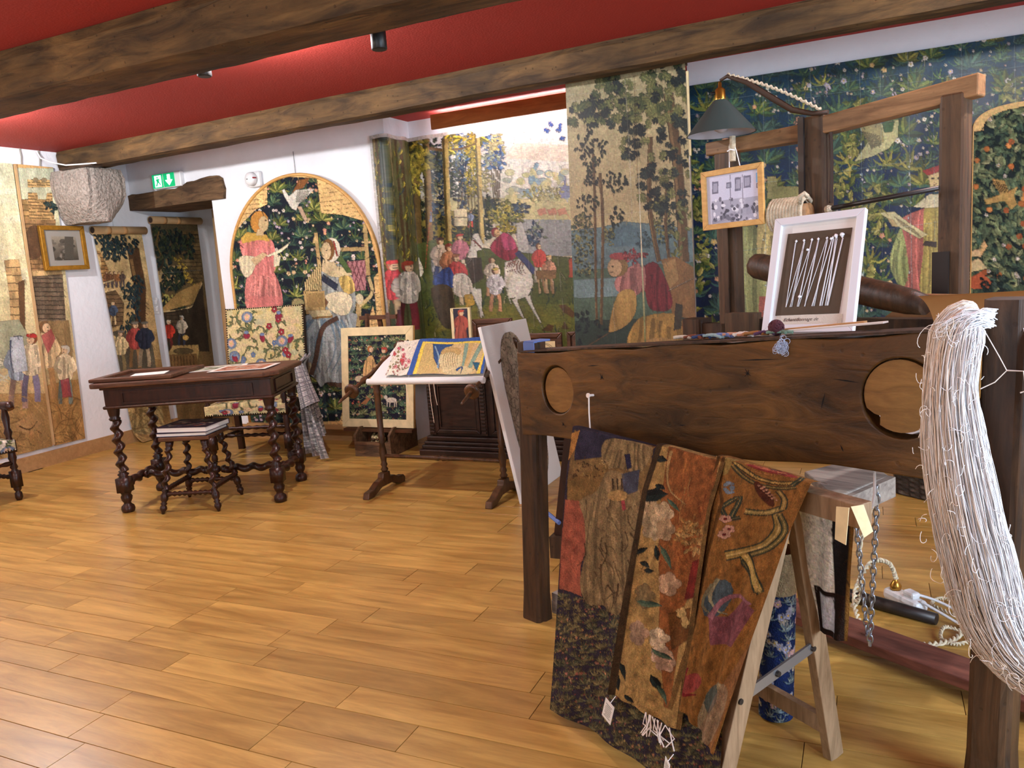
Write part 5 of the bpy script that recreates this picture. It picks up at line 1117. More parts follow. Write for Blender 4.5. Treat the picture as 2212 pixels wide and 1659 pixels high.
# ---- upholstered chairs with turned arms
def floral(w_, h, base=(206, 190, 138), q=None, seed=3):
    st = random.getstate(); random.seed(seed); c = Cv(w_, h, [(0, 0), (160, 0), (160, 160*h/w_), (0, 160*h/w_)], base); HH_ = 160*h/w_
    for k in range(90): c.ell(random.uniform(0, 160), random.uniform(0, HH_), random.uniform(4, 12), random.uniform(3, 8), random.choice(((214, 190, 150), (190, 184, 140), (206, 176, 140), (176, 176, 142), (196, 176, 110))), al=0.6)
    for k in range(30):
        x, y = random.uniform(0, 160), random.uniform(0, HH_); a = random.uniform(0, 6); p = [(x, y)]
        for j in range(9): a += random.uniform(-0.1, 0.75)*(1 if k % 2 else -1); p.append((p[-1][0]+3.4*math.cos(a), p[-1][1]+3.4*math.sin(a)))
        c.line(p, 1.8, (96, 104, 72))
        for j in (2, 5, 8): c.leaf(p[j][0], p[j][1], 9, 4.5, random.uniform(0, 6), (92, 104, 70), (116, 124, 84))
    for k in range(24):
        x, y = random.uniform(4, 156), random.uniform(4, HH_-4)
        if k % 4 == 0: c.ell(x, y, 12, 10, (110, 126, 148)); c.ell(x, y, 8, 7, (150, 164, 178)); c.blossom(x, y, 6, (214, 170, 140), (206, 190, 110)); 
        elif k % 4 == 1: c.blossom(x, y, 6, (150, 50, 60), (220, 196, 170))
        elif k % 4 == 2: c.blossom(x, y, 5, (104, 124, 160), (220, 214, 196))
        else: c.ell(x, y, 5, 8, (140, 52, 66), random.uniform(0, 3)); c.ell(x, y-6, 5, 3, (110, 130, 160))
    random.setstate(st); return c.grain(0.07)
def make_chair(label, loc, rz, W_, D_, seat, back_h, base, arms, seed):
    t = thing('upholstered_chair', label, 'chair', loc, rz, 'needlepoint chairs'); hw = W_/2
    leg = [(0, 0.016), (0.02, 0.024), (0.05, 0.022), (0.06, 0.014), (0.075, 0.024), (0.09, 0.024)]
    for sx in (-1, 1):
        mb = MB(); mb.lathe(leg+[(0.20, 0.024), (0.21, 0.016), (0.225, 0.025), (0.25, 0.016), (0.29, 0.026), (0.31, 0.022), (seat-0.05, 0.022), (seat, 0.022)]+([(seat+0.02, 0.016), (seat+0.05, 0.026), (seat+0.08, 0.016), (seat+0.15, 0.024), (seat+0.20, 0.016), (seat+0.215, 0.022)] if arms else []), (sx*hw, 0, 0), seg=12)
        mb.box((sx*hw, 0, 0.145), (0.052, 0.052, 0.11)); mb.box((sx*hw, 0, seat-0.045), (0.05, 0.05, 0.08)); mb.build('leg', 'turned_dark', t, True)
        mb = MB(); mb.bar((sx*hw, D_+0.02, 0), (sx*hw, D_, seat+0.02), 0.042, 0.042, (1, 0, 0)); mb.bar((sx*hw, D_, seat), (sx*hw, D_+0.10, back_h), 0.042, 0.036, (1, 0, 0)); mb.build('leg', 'turned_dark', t)
        mb = MB(); mb.lathe(bead, (sx*hw, 0, 0.155), (sx*hw, D_, 0.155), 10); mb.build('stretcher', 'turned_dark', t, True)
        if arms:
            mb = MB(); mb.tube([(sx*hw, -0.07, seat+0.205), (sx*hw, -0.055, seat+0.228), (sx*hw, 0.0, seat+0.232), (sx*hw, D_*0.5, seat+0.222), (sx*hw, D_+0.03, seat+0.245)], [0.022, 0.032, 0.026, 0.022, 0.022], 10); mb.build('arm', 'turned_dark', t, True)
    for y, z in ((0, 0.255), (D_*0.5, 0.155), (D_, 0.30)): mb = MB(); mb.lathe(bead, (-hw, y, z), (hw, y, z), 10); mb.build('stretcher', 'turned_dark', t, True)
    # padded seat
    c = floral(110, 90, base, seed=seed)
    L = local(t).inverted(); to = lambda P: (np.array(L)[:3, :3]@P.reshape(3, -1)+np.array(L)[:3, 3:4]).reshape((3,)+P.shape[1:])
    def seatf(U, V):
        x = -hw-0.015+(W_+0.03)*U; v = 1-V; y = np.where(v < 0.2, -0.03, -0.03+(v-0.2)/0.8*(D_+0.01)); z0 = seat-0.005; dome = 0.035*np.sin(PI*np.clip(U, 0.02, 0.98))**0.5*np.sin(PI*np.clip(0.12+0.8*(v-0.2)/0.8, 0, 1))**0.5
        z = np.where(v < 0.2, seat-0.07+0.065*(v/0.2), z0+np.where(v >= 0.2, dome, 0)); return list(to(np.array([x, y+0*x, z+0*x])))
    cloth('seat_cover', c, seatf, 'wool_tapestry', t)
    mb = MB(); mb.box((0, D_/2-0.01, seat-0.045), (W_+0.005, D_-0.01, 0.075)); mb.build('seat_pad', 'leather', t)
    c = floral(150, 112, base, seed=seed+1); z0, z1 = seat+0.16, back_h
    def backf(U, V):
        x = -hw-0.02+(W_+0.04)*U; z = z1+(z0-z1)*V; y = D_+0.10*(z-seat)/(back_h-seat)-0.028-0.02*np.sin(PI*U)**0.5*np.sin(PI*V)**0.5; return list(to(np.array([x, y, z])))
    cloth('back_cover', c, backf, 'wool_tapestry', t)
    mb = MB()
    sl = 0.10/(back_h-seat)
    mb.prism([(-hw-0.018, z0), (hw+0.018, z0), (hw+0.018, z1), (-hw-0.018, z1)], (0, D_-0.022-seat*sl, 0), (1, 0, 0), (0, sl, 1), (0, 1, 0), 0.04); mb.build('back_pad', 'leather', t)
    st = MB()
    def dot(x, z): st.lathe([(0, 0.006), (0.7, 0.005), (1, 0.001)], (x, D_-0.030+(z-seat)*sl, z), (x, D_-0.037+(z-seat)*sl, z), 6)
    for q in range(30): z = z0+(z1-z0)*q/29; dot(-hw-0.016, z); dot(hw+0.016, z)
    for q in range(34): x = -hw+W_*q/33; dot(x, z1-0.004); st.lathe([(0, 0.006), (1, 0.001)], (x, -0.032, seat-0.066), (x, -0.039, seat-0.066), 6)
    o = st.build('studs', 'studs', t); o['kind'] = 'stuff'
    return t
make_chair('needlepoint armchair with floral back behind the twist-legged table', (-4.20, 4.34, 0), 0.30, 0.60, 0.42, 0.43, 1.12, (206, 190, 138), True, 3)
make_chair('armchair cut off by the picture edge, seat with red flowers on cream', (-5.15, 2.88, 0), PI/2, 0.60, 0.42, 0.41, 1.05, (214, 204, 184), True, 11)
# ---- plaid coat over the chair arm
t = thing('plaid_coat', 'grey plaid coat draped over the arm of the floral chair', 'coat', (-3.78, 4.62, 0.02))
c = Cv(110, 170, [(0, 0), (60, 0), (60, 100), (0, 100)], (216, 214, 210))
for q in range(16):
    for j, wv in ((0, 0.6), (1.1, 0.35), (2.0, 0.35)):
        c.line([(q*4+j, 0), (q*4+j, 100)], wv, (126, 126, 134), 0.7 if q % 3 else 0.4)
for q in range(26):
    for j in (0, 1.1, 2.0): c.line([(0, q*4+j), (60, q*4+j)], 0.5, (126, 126, 134), 0.7 if q % 3 else 0.4)
c.grain(0.06)
def coat(U, V):
    z = 0.76-0.735*V; sp = 0.10+0.16*V**0.8; fold = 0.035*np.sin(U*17+V*2.0)*(0.3+V); x = -3.815+0.09*V+(U-0.5)*sp*1.25+0.3*fold; y = 4.50-0.16*(U-0.5)+fold-0.10*np.exp(-((V)/0.05)**2)*-1
    return [x, y, z]
cloth('draped_side', c, coat, 'wool_tapestry', t)
def sleeve(U, V):
    a = U*2*PI; r = 0.035+0.03*V; x = -3.745+0.10*V+r*np.cos(a)*1.1; y = 4.42-0.03*V+r*np.sin(a); z = 0.72-0.30*V+0.03*np.cos(a)*V; return [x, y, z]
cloth('sleeve', c, sleeve, 'wool_tapestry', t, step=2)
def back_(U, V): X, Y, Z = coat(U, V*0.8); return [X-0.03, Y+0.09, Z]
cloth('draped_back', c, back_, 'wool_tapestry', t, step=2)
# ---- framed flower-strewn picture on an easel
t = thing('framed_tapestry', 'cream-framed dark flowered tapestry with a couple and a white dog, on an easel', 'picture', (-3.3, 4.72, 0.19))
TLw, TRw, BRw, BLw = (-3.585, 4.765, 0.935), (-2.958, 4.765, 0.935), (-2.998, 4.715, 0.195), (-3.625, 4.715, 0.195)
exv = (Vector(BRw)-Vector(BLw)).normalized(); eyv = (Vector(TLw)-Vector(BLw)); hgt = eyv.length; eyv.normalize(); nv = exv.cross(eyv)
mb = MB(); frame4(mb, BLw, exv, eyv, nv, 0.627, hgt, 0.062, 0.012); mb.build('frame', 'cream_paper', t, world=True, bevel=0.003)
mb = MB(); mb.prism([(0.0, 0.0), (0.627, 0.0), (0.627, hgt), (0.0, hgt)], Vector(BLw)-nv*0.016, exv, eyv, nv, 0.018); mb.build('backing', 'pine_frame', t, world=True)
def inset(a, b): return tuple(Vector(BLw)+exv*a+eyv*b+nv*0.005)
W = [inset(0.06, hgt-0.06), inset(0.567, hgt-0.06), inset(0.567, 0.06), inset(0.06, 0.06)]
cv = Cv(160, 210, quad(*W), (28, 28, 44)); e5 = K(460, 640, 5.185)
cv.strew([(735, 700), (905, 700), (905, 930), (735, 930)], 0, 19, [((70, 90, 70), (96, 114, 80))], [(176, 96, 84), (190, 176, 150)]); cv.strew([(735, 700), (905, 700), (905, 930), (735, 930)], 0, 27, [((84, 104, 74), (140, 150, 100)), ((60, 92, 76), (104, 130, 96)), ((120, 130, 84), (150, 156, 110))], [(176, 96, 84), (196, 150, 120), (206, 196, 170), (150, 140, 150)])
cv.robe([(791, 775), (804, 768), (812, 790), (816, 822), (788, 826), (784, 800)], (196, 160, 106), 8, 0.5); cv.head(801, 755, 6, (206, 176, 140), (170, 104, 56)); cv.robe([(822, 775), (836, 770), (842, 800), (840, 830), (818, 830)], (176, 150, 116), 8, 0.5); cv.poly([(824, 772), (838, 770), (838, 785), (824, 787)], (150, 84, 70)); cv.head(829, 757, 6, (206, 176, 140), (150, 80, 50), -1, (170, 70, 60))
cv.ell(845, 864, 12, 6, (206, 196, 176)); cv.ell(833, 858, 4, 5, (206, 196, 176))
for x in (836, 842, 852, 856): cv.line([(x, 866), (x, 879)], 2.4, (196, 186, 166))
cv.ell(776, 818, 10, 7, (190, 176, 146)); cv.poly([(778, 872), (795, 858), (800, 862), (790, 874)], (150, 100, 64)); cv.grain(0.06); cloth('picture', cv, lerp4(*W), 'tapestry', t)
t = thing('wooden_easel', 'brown wooden easel holding the cream-framed flowered picture', 'easel', (-3.3, 4.9, 0))
mb = MB(); mb.bar((-3.42, 4.735, 0.0), (-3.38, 4.815, 1.03), 0.03, 0.022); mb.build('leg', 'desk_top', t, world=True); mb = MB(); mb.bar((-3.16, 4.735, 0.0), (-3.20, 4.815, 1.03), 0.03, 0.022); mb.build('leg', 'desk_top', t, world=True)
mb = MB(); mb.bar((-3.30, 5.0, 0.0), (-3.29, 4.835, 1.0), 0.03, 0.022); mb.build('leg', 'desk_top', t, world=True)
mb = MB(); mb.bar((-3.45, 4.82, 1.0), (-3.13, 4.82, 1.0), 0.022, 0.03); mb.build('top_bar', 'desk_top', t, world=True); mb = MB(); mb.bar((-3.6, 4.715, 0.178), (-3.0, 4.715, 0.178), 0.07, 0.022); mb.build('ledge', 'desk_top', t, world=True)
# ---- wooden box with bobbins
t = thing('wooden_box', 'old open wooden box on the floor under the easel', 'box', (-3.30, 4.79, 0), 0.02)
mb = MB(); mb.prism([(-0.19, 0), (0.19, 0), (0.19, 0.205), (-0.13, 0.205), (-0.19, 0.16)], (-0.155, 0, 0), (0, 1, 0), (0, 0, 1), (1, 0, 0), 0.018); mb.build('side', 'box_wood', t)
mb = MB(); mb.prism([(-0.19, 0), (0.19, 0), (0.19, 0.205), (-0.13, 0.205), (-0.19, 0.16)], (0.137, 0, 0), (0, 1, 0), (0, 0, 1), (1, 0, 0), 0.018); mb.build('side', 'box_wood', t)
mb = MB(); mb.box((0, -0.18, 0.055), (0.275, 0.016, 0.11)); mb.build('front', 'box_wood', t); mb = MB(); mb.box((0, 0.18, 0.10), (0.275, 0.016, 0.2)); mb.build('back', 'box_wood', t); mb = MB(); mb.box((0, 0, 0.009), (0.275, 0.345, 0.016)); mb.build('bottom', 'box_wood', t)
BM = Matrix.Translation((-3.30, 4.79, 0)) @ Matrix.Rotation(0.02, 4, 'Z')
plain('bobbin_silk', (206, 190, 140), 0.4, var=0.1, vscale=80)
spots = [(-0.062+0.028*(q % 4), -0.08, 0.035+0.030*(q//4), 0.15*(q % 3-1)) for q in range(12)]+[(0.07, -0.03, 0.03, 0.2), (0.065, 0.0, 0.09, -0.4), (0.05, -0.02, 0.125, 0.3)]
for q, (x, y, z, r) in enumerate(spots):
    p = BM @ Vector((x, y, z+0.02)); o = thing('bobbin', 'slim wound bobbin bundled in the open wooden box', 'bobbin', p, r+0.3, 'bobbins in the wooden box')
    mb = MB(); mb.lathe([(0, 0.006), (0.05, 0.012), (0.1, 0.006), (0.9, 0.006), (0.95, 0.011), (1, 0.005)], (0, -0.06, 0), (0, 0.08, 0.02), 9); mb.build('spindle', 'box_wood', o, True); mb = MB(); mb.lathe([(0, 0.007), (0.2, 0.013), (0.8, 0.013), (1, 0.007)], (0, -0.04, 0.003), (0, 0.06, 0.017), 9); mb.build('thread', 'bobbin_silk', o, True)
# ---- carved chest
t = thing('carved_chest', 'black-brown carved chest with stepped plinth behind the embroidery stand', 'chest', (-2.33, 4.93, 0))
for (w_, d, z0, z1) in ((1.26, 0.54, 0, 0.045), (1.23, 0.51, 0.045, 0.075), (1.20, 0.48, 0.075, 0.10), (1.17, 0.455, 0.10, 0.135)): mb = MB(); mb.box((0, 0.03, (z0+z1)/2), (w_, d, z1-z0)); mb.build('plinth_step', 'chest_dark', t, bevel=0.008)
mb = MB(); mb.box((0, 0.04, 0.345), (1.10, 0.41, 0.42)); mb.build('body', 'chest_dark', t, bevel=0.004); mb = MB(); mb.box((0, 0.03, 0.575), (1.16, 0.46, 0.035)); mb.build('lid', 'chest_dark', t, bevel=0.01)
for x, w_ in ((-0.33, 0.36), (0.0, 0.13), (0.33, 0.36)):
    mb = MB(); frame4(mb, (x-w_/2, -0.166, 0.155), (1, 0, 0), (0, 0, 1), (0, -1, 0), w_, 0.385, 0.028, 0.016); f = mb.build('panel_frame', 'chest_dark', t, bevel=0.005)
    mb = MB(); frame4(mb, (x-w_/2+0.032, -0.166, 0.187), (1, 0, 0), (0, 0, 1), (0, -1, 0), w_-0.064, 0.32, 0.012, 0.009); mb.build('inner_moulding', 'chest_dark', f)
for x in (-0.535, -0.12, 0.12, 0.535):
    mb = MB(); mb.box((x, -0.172, 0.345), (0.05, 0.016, 0.40)); mb.build('pilaster', 'chest_dark', t)
    st = MB()
    for q in range(15): st.box((x, -0.184, 0.165+q*0.0255), (0.036, 0.012, 0.015))
    o = st.build('carved_beads', 'chest_dark', t, bevel=0.003); o['kind'] = 'stuff'
mb = MB(); mb.lathe([(0, 0.022), (0.5, 0.024), (0.8, 0.012), (1, 0.016)], (0, -0.166, 0.24), (0, -0.182, 0.24), 14); mb.build('rosette', 'chest_dark', t)
# pictures standing on the chest
def chest_frame(label, x0, x1, ztop, y, bw, paper_m, z0=0.594, tilt=0.05):
    o = thing('standing_frame', label, 'frame', ((x0+x1)/2, y, z0), 0, 'wooden frames standing on the chest'); w_ = x1-x0; e = Vector((0, tilt, 1)).normalized()
    mb = MB(); frame4(mb, (x0, y, z0), (1, 0, 0), e, (0, -1, tilt), w_, ztop-z0, bw, 0.022); mb.build('moulding', 'desk_top', o, world=True, bevel=0.006)
    mb = MB(); mb.prism([(bw*0.8, bw*0.8), (w_-bw*0.8, bw*0.8), (w_-bw*0.8, ztop-z0-bw*0.8), (bw*0.8, ztop-z0-bw*0.8)], (x0, y, z0), (1, 0, 0), e, (0, -1, tilt), 0.008); b = mb.build('board', 'desk_top', o, world=True)
    if paper_m:
        mb = MB(); mb.prism([(bw*1.5, bw*1.5), (w_-bw*1.5, bw*1.5), (w_-bw*1.5, ztop-z0-bw*1.6), (bw*1.5, ztop-z0-bw*1.6)], (x0, y-0.009, z0), (1, 0, 0), e, (0, -1, tilt), 0.003); mb.build('mount', paper_m, o, world=True)
        mb = MB(); cx, cz = w_/2, (ztop-z0)*0.55; 
        for r_ in (0.045, 0.055): mb.tube([(x0+cx+r_*math.cos(a)*1.2, y-0.0135+0.05*(cz+r_*0.8*math.sin(a)), z0+cz+r_*0.8*math.sin(a)) for a in np.linspace(0, 2*PI, 24)], 0.0012, 4)
        mb.build('ink_drawing', 'leather', o, world=True)
chest_frame('plain brown wooden frame on the chest behind the white oval panel', -2.545, -2.235, 0.953, 4.87, 0.035, None)
chest_frame('brown frame with a cream drawing on the chest, half behind the loom post', -2.13, -1.862, 0.845, 4.84, 0.035, 'cream_paper')
chest_frame('brown frame at the end of the chest, next to the tall oak strip', -1.835, -1.765, 0.846, 4.86, 0.028, None)
t = thing('mounted_figure_print', 'narrow print of a red-capped figure between two white strips on the chest', 'picture', (-2.61, 4.85, 0.594))
W = [(-2.672, 4.845, 1.035), (-2.560, 4.845, 1.033), (-2.560, 4.825, 0.60), (-2.672, 4.825, 0.60)]
cv = Cv(44, 110, quad(*W), (40, 34, 50)); cv.foliage(998, 690, 18, 40, 40, 8, ((50, 48, 66), (90, 84, 90))); cv.person(996, 752, 84, (150, 70, 56), (140, 80, 66), (150, 84, 50), (176, 70, 50)); cv.robe([(986, 708), (1004, 706), (1010, 752), (984, 752)], (150, 76, 60), 6, 0.4); cv.grain(0.05); cloth('print', cv, lerp4(*W), 'print', t)
mb = MB(); mb.prism([(0, 0), (0.155, 0), (0.155, 0.445), (0, 0.445)], (-2.693, 4.86, 0.594), (1, 0, 0), (0, 0, 1), (0, -1, 0), 0.012); mb.build('board', 'cream_paper', t, world=True)
mb = MB(); mb.prism([(0, 0), (0.025, 0), (0.022, 0.40), (0, 0.445)], (-2.693, 4.838, 0.594), (1, 0, 0), (0, 0.02, 1), (0, -1, 0), 0.006); mb.build('side_strip', 'cream_paper', t, world=True)
mb = MB(); mb.prism([(0.005, 0), (0.03, 0), (0.03, 0.445), (0.012, 0.40)], (-2.568, 4.838, 0.594), (1, 0, 0), (0, 0.02, 1), (0, -1, 0), 0.006); mb.build('side_strip', 'cream_paper', t, world=True)
# ---- embroidery stand
t = thing('embroidery_stand', 'turned wooden embroidery stand with tilted slate frame', 'stand', (-2.31, 3.88, 0))
PR = [(0.115, 0.016), (0.13, 0.024), (0.145, 0.015), (0.16, 0.022), (0.175, 0.016), (0.19, 0.018), (0.235, 0.024), (0.29, 0.016), (0.30, 0.022), (0.315, 0.015), (0.335, 0.022), (0.345, 0.018), (0.60, 0.020), (0.615, 0.024), (0.63, 0.016), (0.65, 0.024), (0.67, 0.016), (0.69, 0.022), (0.745, 0.020), (0.76, 0.012)]
for x in (-0.405, 0.405):
    mb = MB(); mb.lathe(PR, (x, 0.01, 0), seg=14); mb.build('column', 'stand_wood', t, True)
    ft = [(-0.215, 0), (-0.15, 0.0), (-0.06, 0.035), (0.06, 0.035), (0.14, 0.0), (0.195, 0), (0.20, 0.03), (0.185, 0.05), (0.13, 0.052), (0.085, 0.075), (0.04, 0.08), (0.035, 0.115), (-0.035, 0.115), (-0.045, 0.085), (-0.09, 0.075), (-0.15, 0.045), (-0.2, 0.038)]
    mb = MB(); mb.prism(ft, (x-0.022, 0, 0), (0, 1, 0), (0, 0, 1), (1, 0, 0), 0.044); mb.build('foot', 'stand_wood', t, bevel=0.006)
mb = MB(); mb.lathe([(0, 0.010), (0.03, 0.013), (0.25, 0.012), (0.45, 0.015), (0.48, 0.018), (0.5, 0.013), (0.52, 0.018), (0.55, 0.015), (0.75, 0.012), (0.97, 0.013), (1, 0.010)], (-0.405, 0.01, 0.215), (0.405, 0.01, 0.215), 12); mb.build('stretcher', 'stand_wood', t, True)
for x in (-0.345, 0.42):
    a, b = (x-0.0, -0.45, 0.632), (x-0.03, 0.36, 0.878)
    mb = MB(); mb.lathe([(0, 0.004), (0.02, 0.008), (0.16, 0.012), (0.18, 0.011), (0.3, 0.011), (0.32, 0.019), (0.36, 0.019), (0.37, 0.012), (0.55, 0.012), (0.58, 0.022), (0.70, 0.020), (0.73, 0.012), (1, 0.010)], a, b, 12); mb.build('side_rod', 'stand_wood', t, True)
    for q in (0.17, 0.90): A_, B_ = Vector(a), Vector(b); p = A_.lerp(B_, q); dd = (B_-A_).normalized(); mb = MB(); mb.lathe([(0, 0.030), (0.2, 0.043), (0.8, 0.043), (1, 0.030)], p-dd*0.012, p+dd*0.012, 18); mb.build('disc', 'stand_wood', t, True)
mb = MB(); mb.lathe([(0, 0.018), (1, 0.018)], (-0.315, -0.20, 0.708), (0.435, -0.20, 0.716), 14); mb.build('front_roller', 'linen', t, True)
mb = MB(); mb.lathe([(0, 0.014), (1, 0.014)], (-0.42, 0.27, 0.858), (0.30, 0.27, 0.862), 12); mb.build('back_roller', 'stand_wood', t, True)
mb = MB(); mb.add([(-0.30, -0.20, 0.722), (0.43, -0.20, 0.73), (0.28, 0.27, 0.868), (-0.40, 0.27, 0.866)], [(0, 1, 2, 3)]); mb.build('stretched_linen', 'linen', t)
st = MB()
for q, x in enumerate((-0.05, 0.10, 0.13)): st.tube([(x, -0.215, 0.70), (x+0.004, -0.217, 0.64-0.05*(q % 2)), (x+0.012, -0.216, 0.58-0.1*(q == 1))], 0.0018, 4)
o = st.build('loose_threads', 'wool_beige', t); o['kind'] = 'stuff'
def bow(f, amp):
    def g(U, V): P = f(U, V); return [P[0], P[1], P[2]+0.006+amp*np.sin(PI*V)+0.003*np.sin(U*9+V*5)]
    return g
t = thing('rose_embroidery', 'cream cloth embroidered with pink roses on the slate frame', 'embroidery', (-2.54, 3.9, 0.72))
W = [(-2.71, 4.165, 0.882), (-2.54, 4.165, 0.886), (-2.365, 3.69, 0.738), (-2.51, 3.69, 0.738)]
cv = Cv(90, 100, quad(*W), (226, 218, 198))
for q in range(30): x, y = 852+random.gauss(0, 12)+(778-0)*0, 782+random.gauss(0, 16); cv.leaf(x+4, y, 6, 3, random.uniform(0, 6), (140, 140, 90))
for q in range(16): cv.blossom(random.gauss(862, 11), random.gauss(780, 13), random.uniform(2.5, 5), random.choice(((206, 110, 120), (214, 150, 150), (196, 84, 84))), (180, 60, 70))
for q in range(40): cv.ell(random.gauss(855, 11), random.gauss(800, 6), 1.2, 1.2, random.choice(((150, 80, 70), (190, 120, 110), (140, 140, 100))))
cv.grain(0.03); cloth('embroidered_cloth', cv, bow(lerp4(*W), 0.0), 'wool_tapestry', t)
t = thing('shell_embroidery', 'blue and yellow bordered embroidery of a beige shell on the slate frame', 'embroidery', (-2.2, 3.9, 0.72))
W = [(-2.556, 4.175, 0.890), (-2.07, 4.175, 0.888), (-1.885, 3.69, 0.742), (-2.362, 3.69, 0.742)]
cv = Cv(180, 110, quad(*W), (60, 92, 156)); b2 = K(720, 640, 3.456)
cv.poly(b2((670, 350), (1150, 345), (1095, 592), (590, 588)), (232, 206, 90)); cv.poly(b2((690, 365), (1140, 362), (1070, 592), (620, 588)), (206, 182, 130))
cv.poly(b2((740, 365), (900, 365), (800, 470), (790, 560), (750, 470)), (52, 84, 128)); cv.line(b2((760, 380), (790, 470), (780, 550)), 4, (130, 160, 180)); cv.poly(b2((690, 365), (745, 365), (750, 470), (790, 585), (620, 588)), (196, 172, 112))
for q in range(5): cv.line(b2((960+q*38, 365), (960+q*22, 480), (950+q*12, 585)), 8, random.choice(((214, 190, 140), (130, 160, 140), (196, 166, 110), (206, 180, 130))))
cv.ell(*b2((880, 470))[0], 25, 26, (206, 190, 140)); cv.ell(*b2((880, 430))[0], 22, 12, (190, 160, 104)); cv.ell(*b2((870, 500))[0], 24, 20, (214, 200, 152)); cv.ell(*b2((930, 560))[0], 34, 10, (206, 192, 146))
for q in range(7): cv.curve(b2((850+q*16, 420))[0], b2((830+q*18, 540))[0], 0.15, 1.6, (176, 156, 104))
cv.curve(b2((920, 560))[0], b2((950, 582))[0], -1.2, 4, (52, 90, 140)); cv.poly(b2((1040, 500), (1095, 505), (1070, 570)), (52, 96, 120)); cv.grain(0.06); cloth('embroidered_cloth', cv, bow(lerp4(*W), 0.004), 'wool_tapestry', t)
# ---- white panel with brown oval
t = thing('oval_panel', 'tall white cloth panel with a mottled brown oval, leaning beside the embroidery stand', 'panel', (-1.75, 4.1, 0))
B0, B1, T0, T1 = Vector((-1.748, 3.79, 0)), Vector((-1.744, 4.40, 0)), Vector((-1.925, 3.79, 0.992)), Vector((-1.905, 4.40, 0.98))
ex_, ey_ = (B1-B0).normalized(), (T0-B0); hh = ey_.length; ey_.normalize(); nn_ = ex_.cross(ey_)
mb = MB(); mb.prism([(0, 0), (0.61, 0), (0.61, hh-0.01), (0, hh)], B0-nn_*0.024, ex_, ey_, nn_, 0.022); mb.build('stretched_cloth', 'linen', t, world=True, bevel=0.004)
W = [tuple(B0+ex_*a+ey_*b+nn_*0.0015) for a, b in ((0.03, hh-0.06), (0.58, hh-0.06), (0.58, 0.05), (0.03, 0.05))]
cv = Cv(130, 220, [(0, 0), (100, 0), (100, 200), (0, 200)], (150, 136, 116))
for q in range(500): x, y = random.uniform(10, 90), random.uniform(0, 200); cv.curve((x, y), (x+random.uniform(-14, 14), y+random.uniform(-14, 14)), random.uniform(-0.5, 0.5), 1.2, random.choice(((104, 92, 76), (190, 176, 154), (124, 110, 92), (90, 78, 64))), 0.7)
U, V = np.meshgrid(np.linspace(-1, 1, cv.w), np.linspace(-1, 1, cv.h)); kp = (np.abs(U)/0.72)**2.2+np.abs(V)**3 < 1; cv.mottle(0.12, 12)
cloth('oval', cv, lerp4(*W), 'tapestry', t, keep=kp)
# ================================================================== THE LOOM
LA, LR = (-1.152, 2.507, 0.0), -0.387
loom = thing('tapestry_loom', 'massive dark oak tapestry loom with side plank, rollers and rear frame', 'loom', LA, LR)
LMW = Matrix.Translation(LA) @ Matrix.Rotation(LR, 4, 'Z')
def lw(s, d, z): return LMW @ Vector((s, d, z))
# near side plank with two round openings
def holed(outline, holes, y0, y1, name, m):
    bm = bmesh.new(); edges = []
    def loop(pts):
        vs = [bm.verts.new((x, y0, z)) for x, z in pts]
        return [bm.edges.new((vs[i], vs[(i+1) % len(vs)])) for i in range(len(vs))]
    edges += loop(outline)
    for cx, cz, rx, rz in holes: edges += loop([(cx+rx*math.cos(a), cz+rz*math.sin(a)) for a in np.linspace(0, 2*PI, 36, endpoint=False)])
    bmesh.ops.triangle_fill(bm, use_beauty=True, use_dissolve=False, edges=edges)
    r = bmesh.ops.extrude_face_region(bm, geom=bm.faces[:])
    for v in [g for g in r['geom'] if isinstance(g, bmesh.types.BMVert)]: v.co.y = y1
    bmesh.ops.recalc_face_normals(bm, faces=bm.faces[:])
    me = bpy.data.meshes.new(name); bm.to_mesh(me); bm.free(); return link(me, name, m, loom)
ol = [(0.036, 0.716)]+[(0.036+1.43*q/14, 0.716+0.054*q/14+0.006*math.sin(q*1.3)) for q in range(1, 15)]+[(1.466-1.43*q/14, 1.105-0.097*q/14+0.005*math.sin(q*1.9)) for q in range(0, 15)]
pk = holed(ol, [(0.220, 0.891, 0.071, 0.083), (1.322, 0.946, 0.092, 0.096)], -0.02, 0.045, 'side_plank', 'loom_plank')
md = pk.modifiers.new('bevel', 'BEVEL'); md.width = 0.004; md.segments = 2; md.limit_method = 'ANGLE'; md.angle_limit = 0.8
mb = MB(); mb.box((0.75, -0.004, 0.006), (1.43, 0.062, 0.010), Matrix.Translation((0, 0, 0))); 
ledge = MB(); ledge.prism([(0.05, 1.012), (1.46, 1.108), (1.46, 1.114), (0.05, 1.018)], (0, -0.024, 0), (1, 0, 0), (0, 0, 1), (0, 1, 0), 0.075); ledge.build('top_strip', 'loom_post', loom)
for (s, z, rx, rz) in ((0.223, 0.889, 0.064, 0.077), (1.318, 0.950, 0.084, 0.087)):
    mb = MB(); n_ = 32; pr = [(s+rx*math.cos(a), z+rz*math.sin(a)) for a in np.linspace(0, 2*PI, n_, endpoint=False)]
    if s > 1: pr = [p for p in pr if not (p[0] < 1.265 and p[1] < 0.905)]+[(1.272, 0.885), (1.272, 0.900), (1.258, 0.904)]; pr.sort(key=lambda p: math.atan2(p[1]-z, p[0]-s))
    mb.prism(pr, (0, -0.012, 0), (1, 0, 0), (0, 0, 1), (0, 1, 0), 1.13); mb.build('roller', 'roller_end', loom)
